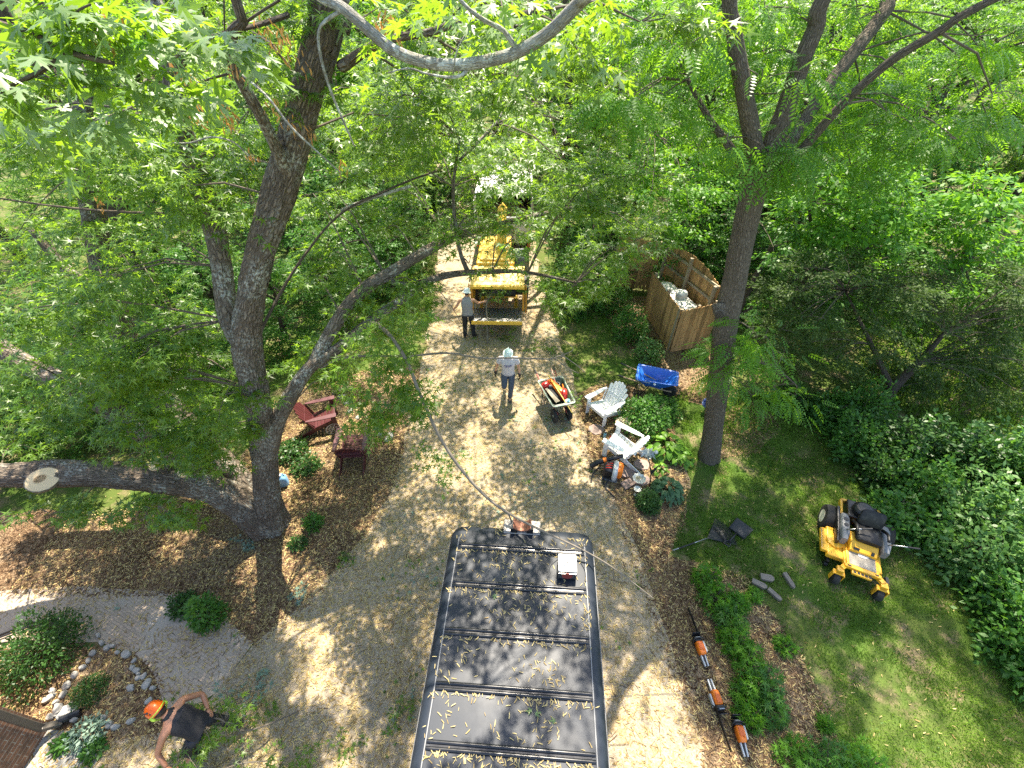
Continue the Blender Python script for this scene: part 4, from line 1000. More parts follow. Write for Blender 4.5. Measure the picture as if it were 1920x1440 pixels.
# ================================================================== ADIRONDACK CHAIRS
M_CHW = paint('white_poly_lumber', (.80, .80, .77), .45, var=.04)
M_CHR = paint('maroon_poly_lumber', (.075, .016, .018), .42, var=.15)
def adirondack(label, loc, rz, m, group):
    t = thing('adirondack_chair', label, 'chair', (*loc, .01), rz, group)
    b = MB()       # seat slats run across, rising to the front (-y)
    for k in range(6):
        u = k/5; y = -.30+.46*u; z = .385-.15*u; b.box((0, y, z), (.54, .083, .022), (R(-18), 0, 0))
    b.box((0, -.355, .345), (.56, .022, .10)); b.build('seat', m, t, bevel=.005)
    b = MB()       # fan back
    ax = Vector((0, math.sin(R(27)), math.cos(R(27)))); o = Vector((0, .17, .20))
    for k in range(-3, 4):
        w0, w1 = .062, .088; L = .80-.021*k*k
        nrm = Vector((0, -ax.z, ax.y)); ang = k*.033
        x0 = k*.070; x1 = k*.092
        A = o+Vector((x0, 0, 0)); B = o+ax*L+Vector((x1, 0, 0))
        th = nrm*.011; s0 = Vector((w0/2, 0, 0)); s1 = Vector((w1/2, 0, 0)); Bt = B-ax*.03; s2 = s1
        ring = [A-s0, A+s0, Bt+s2, B+s1*.55, B-s1*.55, Bt-s2]
        b.add([q-th for q in ring]+[q+th for q in ring], [(0, 1, 2, 3, 4, 5), (11, 10, 9, 8, 7, 6)]+[(i, (i+1) % 6, 6+(i+1) % 6, 6+i) for i in range(6)])
    b.build('backrest', m, t, bevel=.004)
    b = MB()
    for u, w in ((.12, .5), (.50, .60)): q = o+ax*u*.8+Vector((0, .025, 0)); b.bar(q-Vector((w/2, 0, 0)), q+Vector((w/2, 0, 0)), .08, .022, ax)
    b.build('back_brace', m, t, bevel=.004)
    for s in (-1, 1):
        b = MB(); M = Matrix.Translation((s*.355, 0, .575)) 
        b.prism([(-.065*1.1, -.43), (.065*1.1, -.43), (.075, -.36), (.06, .12), (.025, .33), (-.025, .33), (-.055, .12), (-.075, -.36)], .022, M); b.build('armrest', m, t, bevel=.004)
        b = MB(); b.box((s*.325, -.33, .288), (.026, .12, .572)); b.box((s*.355, -.33, .50), (.05, .03, .14)); b.build('leg', m, t, bevel=.004)
        b = MB(); b.prism([(-.37, .33), (-.37, .41), (-.28, .385), (.20, .24), (.66, .0+.02), (.52, .0), (.42, .0)], .026, Matrix.Translation((s*.285+.013, 0, 0)) @ Matrix(((0, 0, -1, 0), (1, 0, 0, 0), (0, 1, 0, 0), (0, 0, 0, 1)))); b.build('side_rail', m, t, bevel=.004)
        b = MB(); b.bar((s*.315, .20, .20), (s*.335, .33, .575), .05, .022, (1, 0, 0)); b.build('arm_support', m, t, bevel=.003)
    return t
GW, GR_ = 'white chairs on the stone patch', 'maroon chairs on the mulch'
adirondack('white slatted chair farther from the camera with its fan back before the shrub', (2.30+.82*.33, 8.53+.57*.33), R(-55), M_CHW, GW)
adirondack('white slatted chair nearer the camera, right behind the backpack blower', (2.535+.8*.33, 7.5-.6*.33), R(-127), M_CHW, GW)
adirondack('dark red slatted chair under the maple limb facing the drive', (-5.12, 8.32), R(110), M_CHR, GR_)
adirondack('dark red slatted chair with its back to the camera beside the iron table', (-3.97, 7.25), R(184), M_CHR, GR_)
M_IRON = paint('black_iron', (.03, .028, .027), .55, .5, var=.3)
t = thing('side_table', 'small round wrought iron table between the dark red chairs', 'table', (-4.60, 7.76, .01))
b = MB(); ring = [(.17*math.cos(a), .17*math.sin(a), .45) for a in np.linspace(0, 2*math.pi, 25)]; b.tube(ring, .010, 6)
b.tube([(.10*math.cos(a), .10*math.sin(a), .45) for a in np.linspace(0, 2*math.pi, 25)], .006, 6)
for k in range(8): a = k*math.pi/4; b.cyl((0, 0, .45), (.17*math.cos(a), .17*math.sin(a), .45), .005, n=6)
b.build('top', M_IRON, t)
for k in range(3):
    a = k*2.094+.5; c_, s_ = math.cos(a), math.sin(a); b = MB(); b.tube([(.15*c_, .15*s_, .45), (.08*c_, .08*s_, .22), (.19*c_, .19*s_, .0)], .008, 6, step=.05); b.build('leg', M_IRON, t)

# ================================================================== WHEELBARROWS
M_BLUE = paint('blue_poly_tub', (.012, .12, .50), .33, var=.1, scale=4, dirt=(.05, .18, .50))
M_HANDLE = paint('wood_handle', (.36, .25, .15), .6, var=.2)
M_TUBG = paint('green_tub', (.045, .075, .05), .45, var=.2)
def barrow(label, loc, rz, tub_mat, wheels, rim_mat, hmat, fmat, group, marks=False):
    """front (wheel end) along -y"""
    t = thing('wheelbarrow', label, 'wheelbarrow', (*loc, .012), rz, group)
    def rect(w0, w1, y0, y1, z0, z1, k=6):
        pts = []
        for cx_, cy_, a0 in ((w1-.07, y1-.07, 0), (-(w1-.07), y1-.07, 90), (-(w0-.07), y0+.07, 180), (w0-.07, y0+.07, 270)):
            for i in range(k+1):
                a = R(a0+90*i/k); yy = cy_+.07*math.sin(a); u = (yy-y0)/(y1-y0)
                pts.append(Vector((cx_+.07*math.cos(a), yy, z0+(z1-z0)*u)))
        return pts
    b = MB()
    out = [rect(.17, .20, -.22, .26, .33, .36), rect(.25, .30, -.42, .42, .52, .55), rect(.29, .345, -.56, .50, .68, .66), rect(.315, .365, -.60, .53, .685, .665), rect(.315, .365, -.60, .53, .672, .652)]
    inn = [rect(.285, .335, -.54, .485, .677, .657), rect(.24, .29, -.41, .405, .53, .56), rect(.165, .195, -.215, .25, .345, .375)]
    b.loft(out+inn); b.build('tub', tub_mat, t, smooth='auto')
    b = MB(); rr = rect(.318, .368, -.603, .533, .68, .66); b.tube(rr+[rr[0]], .013, 8); b.build('rim', rim_mat, t, smooth=True)
    for s in (-1, 1):
        b = MB(); b.tube([(s*.13, -.52, .27), (s*.17, -.1, .33), (s*.24, .5, .50), (s*.29, 1.02, .63)], .019, 10, step=.1); h = b.build('handle', hmat, t, smooth=True)
        b = MB(); b.tube([(s*.272, .88, .595), (s*.29, 1.03, .633)], .024, 10); b.build('grip', M_BLACKP, h)
        b = MB(); b.tube([(s*.19, .12, .36), (s*.22, .30, .02), (s*.20, .52, .02), (s*.23, .44, .46)], .015, 8); b.build('leg', fmat, t)
    b = MB(); b.tube([(-.22, .36, .03), (.22, .36, .03)], .013, 8); b.bar((-.15, -.2, .30), (.15, -.2, .30), .06, .05); b.bar((-.18, .2, .34), (.18, .2, .34), .06, .05)
    ax_y = -.48
    b.tube([(-.13 if len(wheels) == 1 else -.25, ax_y, .2), (.13 if len(wheels) == 1 else .25, ax_y, .2)], .012, 8)
    for s in (-1, 1): b.tube([(s*.12, ax_y, .2), (s*.12, ax_y-.27, .22), (s*.12, ax_y-.2, .34), (s*.14, -.45, .36)], .011, 8)
    b.tube([(-.12, ax_y-.27, .22), (.12, ax_y-.27, .22)], .011, 8); b.build('undercarriage', fmat, t)
    for wx in wheels:
        w = MB(); w.lathe([(.1, -.035), (.15, -.05), (.19, -.04), (.2, 0), (.19, .04), (.15, .05), (.1, .035)], 24, Matrix.Translation((wx, ax_y, .2)) @ Matrix.Rotation(R(90), 4, 'Y')); wh = w.build('wheel', M_TYRE, t, smooth=True)
        w = MB(); w.lathe([(0, -.045), (.04, -.045), (.05, -.02), (.105, -.03), (.105, .03), (.05, .02), (.04, .045), (0, .045)], 20, Matrix.Translation((wx, ax_y, .2)) @ Matrix.Rotation(R(90), 4, 'Y')); w.build('hub', M_STEEL, wh, smooth='auto')
    if marks:
        b = MB(); b.lathe([(0, 0), (.035, 0), (.035, .003), (0, .004)], 20, Matrix.Translation((-.333, .0, .60)) @ Matrix.Rotation(R(-68), 4, 'Y')); b.bar((-.333, .12, .615), (-.336, .33, .615), .006, .02, (1, 0, 0)); b.build('maker_mark', M_WHITE, t)
    return t
bp = G(1252, 741); FR = Vector((.95, -.30)); 
barrow('blue plastic wheelbarrow standing empty in front of the fence', (4.10, 9.62), math.atan2(.95, .30), M_BLUE, [0], M_BLUE, M_HANDLE, M_BLACKP, 'wheelbarrows', marks=True)
RB = (1.22, 8.98); RBZ = R(16)
barrow('two-wheeled wheelbarrow loaded with red fuel cans and orange tools', RB, RBZ, M_TUBG, [-.21, .21], paint('green_rim', (.33, .42, .34), .4, var=.1), paint('red_handle', (.33, .06, .045), .5, var=.2), M_IRON, 'wheelbarrows')
MR = Matrix.Translation((*RB, .012)) @ Matrix.Rotation(RBZ, 4, 'Z')
def inb(x, y, z): return MR @ Vector((x, y, z))
M_ORNG = paint('orange_plastic', (.85, .20, .015), .4, var=.06)
def fuel_can(label, loc, rz, tilt=0):
    t = thing('fuel_can', label, 'fuel can', loc, rot=(tilt, 0, rz), group='red fuel cans in the wheelbarrow')
    b = MB(); b.loft([ering(Vector((0, 0, z)), Vector((1, 0, 0)), Vector((0, 1, 0)), rx, ry, 20, 4) for z, rx, ry in ((0, .12, .085), (.015, .13, .095), (.2, .13, .095), (.25, .10, .075), (.27, .05, .05))]); b.build('can_body', M_RED, t, smooth='auto')
    b = MB(); b.tube([(-.09, 0, .24), (-.06, 0, .32), (.05, 0, .32), (.09, 0, .24)], .014, 8, step=.03); b.build('handle', M_RED, t, smooth=True)
    b = MB(); b.tube([(.06, 0, .25), (.10, 0, .31), (.16, .02, .36)], [.026, .02, .012], 10); b.build('spout', M_ORNG, t)
    return t
p = inb(-.19, .36, .44); fuel_can('red fuel can at the handle end of the loaded wheelbarrow', p, R(30), R(8))
p = inb(.19, -.14, .47); fuel_can('red fuel can at the wheel end of the loaded wheelbarrow', p, R(80), R(-12))
t = thing('scoop', 'long orange plastic felling wedge scabbard on top of the wheelbarrow load', 'scabbard', inb(.03, .34, .66), rot=(R(-8), 0, RBZ+R(8)))
b = MB(); b.loft([ering(Vector((0, y, 0)), Vector((1, 0, 0)), Vector((0, 0, 1)), w, h, 16, 3) for y, w, h in ((.22, .02, .02), (.18, .05, .03), (-.1, .062, .035), (-.40, .065, .035), (-.47, .05, .03), (-.50, .02, .015))]); b.build('scabbard_body', M_ORNG, t, smooth='auto')
b = MB(); b.bar((0, .15, .033), (0, -.42, .033), .02, .012); b.build('scabbard_rib', paint('dark_orange', (.62, .11, .01), .45), t)
for lab, a, c_, r_, m in (('pole', inb(-.06, .52, .80), inb(.12, -.85, .60), .014, paint('yellow_pole', (.70, .52, .13), .5, var=.1)), ('pole', inb(-.10, .45, .70), inb(.05, -.20, .62), .018, M_ORNG), ('pole', inb(.10, .75, .86), inb(.06, .1, .62), .012, paint('pink_handle', (.70, .35, .27), .5))):
    lb = {0.014: 'yellow wooden pole sticking out over the wheels of the loaded barrow', 0.018: 'orange handled tool lying beside the scabbard in the barrow', .012: 'pale pink handle rising from the back of the loaded barrow'}[r_]
    b = MB(); b.tube([a, c_], [r_, r_*.85], 10); tag(b.build('tool_pole', m, smooth=True), lb, 'pole')
b = MB(); b.prism([(-.05, -.28), (.07, -.30), (.05, .26), (-.02, .28)], .014, MR @ Matrix.Translation((-.17, -.08, .60)) @ Euler((R(6), R(-20), R(14))).to_matrix().to_4x4()); tag(b.build('board', paint('grey_board', (.30, .26, .19), .8, var=.2), bevel=.003), 'grey-brown tapering board lying in the loaded wheelbarrow', 'board')
t = thing('jug', 'white jug with a blue cap at the front of the loaded barrow', 'jug', inb(.15, -.40, .50), rot=(R(25), 0, RBZ))
b = MB(); b.lathe([(0, 0), (.065, 0), (.075, .02), (.075, .15), (.06, .19), (.03, .21), (.03, .23), (0, .23)], 20); b.build('jug_body', M_WHITE, t, smooth='auto')
b = MB(); b.lathe([(0, .225), (.036, .225), (.036, .255), (0, .26)], 16); b.build('cap', paint('blue_cap', (.1, .45, .62), .4), t)
t = thing('tool_bag', 'dark tool bag with rope inside the loaded wheelbarrow', 'bag', inb(.02, .08, .40), RBZ)
b = MB(); b.loft([ering(Vector((0, 0, z)), Vector((1, 0, 0)), Vector((0, 1, 0)), rx, ry, 20, 3) for z, rx, ry in ((0, .19, .26), (.03, .22, .30), (.16, .22, .30), (.20, .18, .24))]); b.build('bag_body', M_BLACKC, t, smooth='auto')
b = MB(); b.tube([(.10+.07*math.cos(a)+.01*math.sin(3*a), .17+.07*math.sin(a), .205+.004*a) for a in np.linspace(0, 18, 90)], .010, 6); b.build('rope', M_GREYP, t)
b = MB(); b.ell((-.10, .16, .23), (.07, .05, .05), 14, 8); b.build('glove_lump', M_GREYP, t, smooth=True)
cut_branch('leafy_cutting', 'green leaves caught on the front rim of the loaded wheelbarrow', [inb(.22, -.42, .66), inb(.30, -.52, .69), inb(.36, -.56, .66)], .006, [(.3, 27, .2), (.8, 27, .2)], lsz=.09)

# ================================================================== BACKPACK BLOWER
t = thing('leaf_blower', 'orange and pale grey backpack leaf blower with thick black tube', 'leaf blower', (*G(1140, 892)[:2], .012), R(-18))
M_PALEG = paint('pale_grey_plastic', (.50, .51, .51), .4, var=.06)
b = MB(); b.loft([ering(Vector((0, y, .22)), Vector((1, 0, 0)), Vector((0, 0, 1)), rx, rz_, 20, 3) for y, rx, rz_ in ((-.16, .10, .14), (-.12, .15, .18), (.08, .16, .2), (.14, .12, .16))]); b.build('engine_housing', M_BLACKP, t, smooth='auto')
b = MB(); b.loft([ering(Vector((x, 0, .24)), Vector((0, 1, 0)), Vector((0, 0, 1)), ry, rz_, 20, 3) for x, ry, rz_ in ((.08, .20, .19), (.12, .23, .22), (.18, .22, .21), (.20, .17, .16))]); b.build('side_cover', M_PALEG, t, smooth='auto')
b = MB(); b.loft([ering(Vector((x, .04, .24)), Vector((0, 1, 0)), Vector((0, 0, 1)), ry, rz_, 20, 3) for x, ry, rz_ in ((.20, .17, .17), (.26, .18, .18), (.31, .13, .13))]); b.build('tank_cover', M_ORNG, t, smooth='auto')
b = MB()
for yy in (-.09, -.02, .05): b.tube([(-.14, yy, .30), (-.08, yy-.01, .40), (.05, yy, .43)], .012, 8)
b.build('red_trim', M_RED, t)
b = MB(); b.tube([(-.44, .08, .10), (-.30, .13, .24), (-.18, .17, .30)], [.075, .066, .062], 16, step=.05); b.tube([(-.12, .20, .32), (.25, .36, .44)], [.058, .05], 16); b.build('blower_tube', M_BLACKP, t, smooth='auto')
b = MB(); b.tube([(-.18, .17, .30), (-.11, .20, .325)], .068, 16); b.build('tube_clamp', M_ORNG, t)
b = MB(); b.tube([(-.13, -.05, .3), (-.26, -.02, .22), (-.36, -.12, .05), (-.36, -.34, .012)], .018, 8, step=.05); b.tube([(.05, -.16, .14), (-.02, -.36, .02), (.02, -.42, .015), (.24, -.58, .012)], .02, 8, step=.05); b.tube([(-.1, -.1, .06), (-.05, -.36, .015)], .012, 8); b.build('harness_strap', M_BLACKC, t)
b = MB(); b.box((.05, 0, .02), (.36, .34, .035)); b.build('base_frame', M_GREYP, t, bevel=.01)

# ================================================================== BOTTLES, STUMP TABLE, FLAGSTONES, GARDEN ORNAMENTS
def bottle(label, loc, m, cap):
    t = thing('water_bottle', label, 'bottle', loc)
    b = MB(); b.lathe([(0, 0), (.034, 0), (.038, .01), (.038, .17), (.028, .205), (.024, .215), (0, .215)], 20); b.build('bottle_body', m, t, smooth='auto')
    b = MB(); b.lathe([(0, .212), (.027, .212), (.027, .255), (.015, .265), (0, .265)], 16); b.build('cap', cap, t, smooth='auto')
bottle('light blue water bottle on the mulch between the white chairs', (*G(1133, 822)[:2], .01), paint('sky_bottle', (.16, .45, .62), .35), M_BLACKP)
bottle('red water bottle with a black cap between the white chairs', (*G(1144, 827)[:2], .01), paint('red_bottle', (.55, .04, .02), .35), M_BLACKP)
M_RING = paint('sawn_wood', (.50, .39, .26), .8, var=.15, scale=10)
t = thing('stump_table', 'log stump table with two cups between the white chairs', 'stump', (*G(1165, 806)[:2], .0))
b = MB(); b.tube([(0, 0, 0), (0, 0, .28)], [.21, .205], 26, rough=.06); b.build('log', M_DARKB, t)
b = MB(); b.lathe([(0, 0), (.2, 0), (.205, .02), (.19, .028), (0, .03)], 26, Matrix.Translation((0, 0, .28))); b.build('table_top', M_RING, t)
sp = t.location
for dx, dy, lab in ((-.06, .05, 'cream cup on the stump table nearer the chair seat'), (.09, .02, 'pale cup with dark inside at the right of the stump table')):
    b = MB(); b.lathe([(0, 0), (.035, 0), (.042, .09), (.037, .09), (.031, .012), (0, .01)], 18, Matrix.Translation((sp.x+dx, sp.y+dy, .312))); tag(b.build('cup', paint('cream_cup', (.62, .55, .42), .5), smooth='auto'), lab, 'cup')
M_STONE = paint('field_stone', (.30, .285, .26), .85, var=.25, scale=7, bmp=.012, dirt=(.17, .155, .135))
M_FLAG = paint('flagstone', (.24, .175, .15), .85, var=.25, scale=5, bmp=.006)
def rock(name, label, p, r, h, m, group=None, cat='stone', seed=0):
    b = MB(); b.ell((0, 0, h*.35), (r, r*random.uniform(.55, .85), h*.65), 14, 9); rz = random.uniform(0, 6.28)
    for q in b.v:
        n_ = mnoise.noise(q*(1.6/r)+Vector((seed*3.7, seed, 0))); q *= 1+.28*n_; q.z = max(q.z, -.01)
        if q.z > h*.72: q.z = h*.72+(q.z-h*.72)*.3
    o = b.build(name, m, None, smooth='auto'); o.location = (p[0], p[1], .0); o.rotation_euler = (0, 0, rz)
    tag(o, label, cat, group); return o
gs = 'pale rocks edging the lower left bed'; k = 0
for px, py in ((193, 1207), (203, 1216), (212, 1212), (222, 1224), (239, 1228), (253, 1240), (168, 1240), (158, 1252), (142, 1267), (127, 1285), (101, 1297), (94, 1310), (108, 1318), (112, 1330), (106, 1342), (97, 1345), (121, 1303), (135, 1322), (143, 1337), (250, 1253), (258, 1258), (262, 1264), (271, 1269), (261, 1272), (276, 1284), (289, 1291), (281, 1315), (197, 1346), (207, 1360), (219, 1364), (249, 1352), (120, 1352), (176, 1226), (186, 1192), (247, 1290), (143, 1350)):
    k += 1; big = (px, py) in ((239, 1228), (276, 1284), (127, 1285), (112, 1330), (94, 1310))
    rock('edging_rock', 'pale grey rock edging the mulch bed by the house corner', G(px, py), random.uniform(.040, .068)*(1.5 if big else 1), random.uniform(.07, .11), M_STONE, gs, 'rock', k)
rock('edging_rock', 'flat round pale stone slab beside the house downspout', G(118, 1340)+Vector((.06, .03, 0)), .16, .07, paint('round_slab', (.47, .46, .43), .8, var=.1, scale=9), None, 'rock', 77)
for (px, py, r, lab) in ((730, 822, .16, 'big pale boulder on the mulch right of the nearer maroon chair'), (712, 815, .09, 'small rock touching the big pale boulder'), (641, 745, .13, 'flat pale stone behind the farther maroon chair'), (650, 757, .11, 'tan stone beside the drive edge under the leaves'), (658, 771, .10, 'grey stone under the overhanging maple leaves'), (672, 784, .09, 'dark grey stone right of the maroon chairs'), (668, 764, .08, 'small mossy stone by the overhanging leaves')):
    rock('garden_stone', lab, G(px, py), r, r*.8, M_STONE, None, 'stone', px)
b = MB(); b.prism([(-.32, -.06), (.30, -.09), (.34, .05), (-.28, .10)], .09, Matrix.Translation(G(643, 733)) @ Matrix.Rotation(R(25), 4, 'Z')); tag(b.build('stone_slab', M_FLAG, bevel=.01), 'long rough stone slab at the back of the maroon chair bed', 'stone')
for (px, py, rx, lab) in ((1140, 868, .22, 'brown flagstone half under the nearer white chair'), (1172, 886, .27, 'reddish flagstone in front of the nearer white chair'), (1202, 872, .24, 'dark flagstone under the glass flower'), (1118, 805, .26, 'grey flagstone in front of the farther white chair'), (1205, 902, .22, 'dark flagstone below the glass dishes')):
    n_ = 7; pl = [(rx*random.uniform(.8, 1.1)*math.cos(2*math.pi*i/n_), rx*random.uniform(.6, .9)*math.sin(2*math.pi*i/n_)) for i in range(n_)]
    b = MB(); b.prism(pl, .035, Matrix.Translation(G(px, py))); tag(b.build('flagstone', M_FLAG, bevel=.008), lab, 'flagstone')
b = MB(); b.box((*G(1180, 907)[:2], .035), (.42, .21, .07), (0, 0, R(30))); tag(b.build('paving_block', M_FLAG, bevel=.008), 'thick brown paving block below the nearer white chair', 'paving block')
M_DISH = paint('clear_glass_dish', (.55, .55, .50), .15, var=.1)
for (px, py, r, z, lab) in ((1198, 899, .15, .30, 'fluted glass dish full of maple keys on a stand'), (1195, 918, .085, .22, 'small glass dish on a stand below the fluted one')):
    q = G(px, py, z); t = thing('glass_dish', lab, 'dish', (q.x, q.y, .01))
    b = MB(); pts = []
    for rr, zz in ((.02, 0), (.5, .02), (.85, .12), (1.0, .26), (.95, .26), (.8, .14), (.45, .05), (.02, .04)):
        pts.append([Vector((rr*r*(1+.07*math.cos(9*a)*rr)*math.cos(a), rr*r*(1+.07*math.cos(9*a)*rr)*math.sin(a), z+zz*r)) for a in np.linspace(0, 2*math.pi, 36, endpoint=False)])
    b.loft(pts); b.build('dish', M_DISH, t, smooth=True)
    b = MB(); b.lathe([(.05, 0), (.05, .015), (.014, .03), (.014, z), (0, z)], 12); b.build('stand', M_STEEL, t)
    if r > .1: sx, sy = in_ell(45, (0, 0, z+.045), (.1, .1, .002))[0][:, :2].T; leaves('keys', M_SEEDC, t, np.c_[sx, sy, np.full(45, z+.05)], rand_dir(45, .1), np.c_[rng.normal(scale=.3, size=(45, 2)), np.ones(45)], .04, T_WING)
q = G(1218, 912, 0)
t = thing('garden_flower', 'grey metal and glass garden flower on a dark stem', 'garden ornament', (q.x, q.y, .0))
hd = G(1215, 852, .75)-q; b = MB(); b.tube([(0, 0, 0), (hd.x*.3, hd.y*.3, .4), hd], .012, 8, step=.06)
for s in (-1, 1): b.add([(hd.x*.25, hd.y*.25, .3), (hd.x*.3+s*.05+.05, hd.y*.3, .45), (hd.x*.4+s*.12+.06, hd.y*.4, .68), (hd.x*.3+s*.0+.02, hd.y*.3+.02, .45)], [(0, 1, 2, 3)])
b.build('stem', M_IRON, t); b = MB(); hv_ = Vector((0, -.35, 1)).normalized()
for k in range(14):
    a = k*2*math.pi/14; rd = Vector((math.cos(a), math.sin(a), 0)); L = .17 if k % 2 else .24
    b.add([hd, hd+rd*L*.5+Vector((-rd.y, rd.x, 0))*.035+Vector((0, 0, .05)), hd+rd*L+Vector((0, 0, .03)), hd+rd*L*.5-Vector((-rd.y, rd.x, 0))*.035+Vector((0, 0, .05))], [(0, 1, 2, 3)])
b.build('petals', paint('grey_glass', (.30, .34, .33), .25, .3, var=.3), t); b = MB(); b.ell(hd+Vector((.18, .02, .06)), (.05, .05, .05), 14, 10); b.build('glass_bulb', M_DISH, t, smooth=True)
q = G(1320, 772)
t = thing('blue_flower', 'round blue spiky flower ball beside the walnut trunk', 'flower', (q.x, q.y, 0))
b = MB(); b.tube([(0, 0, 0), (.01, 0, .3)], .012, 8); b.build('stem', M_DARKB, t); d_ = rand_dir(260)
leaves('petals', leaf_mat('blue_petal', (.10, .15, .38), (.28, .36, .62), (.1, .2, .5), tf=.2), t, np.array([.01, 0, .34])+d_*.06, d_, rand_dir(260), .10, T_OVAL)
q = G(533, 908)
t = thing('water_jug', 'translucent blue water jug at the foot of the big maple', 'jug', (q.x, q.y, .0), R(20))
M_JUG = paint('blue_jug_plastic', (.16, .33, .52), .25, var=.1)
b = MB(); b.loft([ering(Vector((0, 0, z)), Vector((1, 0, 0)), Vector((0, 1, 0)), rx, ry, 20, 4) for z, rx, ry in ((0, .10, .085), (.02, .12, .10), (.24, .12, .10), (.29, .09, .08), (.32, .035, .035), (.34, .03, .03))]); b.build('jug_body', M_JUG, t, smooth='auto')
b = MB(); b.tube([(-.08, 0, .29), (-.04, .02, .36), (.06, .02, .36), (.09, 0, .28)], .013, 8, step=.03); b.build('handle', M_JUG, t); b = MB(); b.lathe([(0, .335), (.036, .335), (.036, .37), (0, .372)], 14); b.build('cap', M_WHITE, t)

# ================================================================== CHAINSAWS
def chainsaw(label, a, bq, blen):
    """a: pixel of the rear handle end, bq: pixel of the bar tip; lies on its side along that line, bar pointing +y"""
    A, B = G(*a), G(*bq); d = B-A; ang = math.atan2(-d.x, d.y)
    t = thing('chainsaw', label, 'chainsaw', (A.x, A.y, .015), ang, 'chainsaws lying on the mulch')
    b = MB(); b.loft([ering(Vector((0, y, .085)), Vector((1, 0, 0)), Vector((0, 0, 1)), rx, rz_, 18, 3.4) for y, rx, rz_ in ((.17, .05, .055), (.19, .062, .075), (.30, .068, .082), (.37, .066, .075), (.39, .05, .05))]); e = b.build('engine_cover', M_ORNG, t, smooth='auto')
    b = MB(); b.box((0, .30, .168), (.075, .12, .018)); b.lathe([(0, 0), (.011, 0), (.011, .01), (0, .01)], 12, Matrix.Translation((.02, .23, .166))); b.build('filter_cover', paint('dark_orange', (.62, .11, .01), .45), e, bevel=.006)
    b = MB(); b.loft([ering(Vector((0, y, .08)), Vector((1, 0, 0)), Vector((0, 0, 1)), .075, .07, 16, 4) for y in (.385, .46)]); b.box((.0, .43, .155), (.12, .016, .012)); b.build('crankcase', M_BLACKP, t, bevel=.006)
    b = MB(); b.box((0, .435, .158), (.085, .022, .010)); b.build('maker_plate', M_PALEG, t)
    b = MB(); b.tube([(-.08, .34, .03), (-.105, .38, .10), (-.07, .42, .175), (.07, .42, .175), (.105, .38, .10), (.08, .34, .03)], .011, 8, step=.03); b.build('front_handle', M_BLACKP, t, smooth=True)
    b = MB(); b.prism([(-.09, 0), (.09, 0), (.07, .10), (-.07, .10)], .012, Matrix.Translation((0, .485, .09)) @ Matrix.Rotation(R(68), 4, 'X')); b.build('hand_guard', M_BLACKP, t, bevel=.004)
    for s in (-1, 1):
        b = MB(); b.bar((s*.026, .0, .06), (s*.034, .19, .07), .026, .05); b.build('rear_handle_side', M_PALEG, t, bevel=.008)
    b = MB(); b.bar((0, .0, .062), (0, .19, .072), .022, .045); b.build('rear_grip', M_BLACKP, t, bevel=.006)
    b = MB(); b.box((.088, .30, .07), (.03, .18, .09)); b.build('sprocket_cover', M_PALEG, t, bevel=.01)
    b = MB(); n_ = 10; y0, y1 = .36, .36+blen; w = .036
    out = [(y0, -w)] + [(y1-w+w*math.sin(math.pi*i/n_), -w*math.cos(math.pi*i/n_)) for i in range(n_+1)] + [(y0, w)]
    M = Matrix.Translation((.062, 0, .075)) @ Matrix(((0, 0, 1, 0), (1, 0, 0, 0), (0, 1, 0, 0), (0, 0, 0, 1)))
    b.prism(out, .006, M); gb = b.build('guide_bar', M_DARK, t)
    b = MB(); b.tube([M @ Vector((y, z*1.08, .003)) for y, z in out], .0055, 5); b.build('chain', M_IRON, gb)
    return t
chainsaw('orange chainsaw with its bar pointing at the hedge, farthest from the camera', (1323, 1252), (1279, 1136), .62)
chainsaw('orange chainsaw in the middle of the row with its bar toward the nearest saw', (1327, 1276), (1378, 1420), .62)
chainsaw('orange chainsaw nearest the camera, its bar beside the middle saw', (1396, 1421), (1368, 1322), .36)

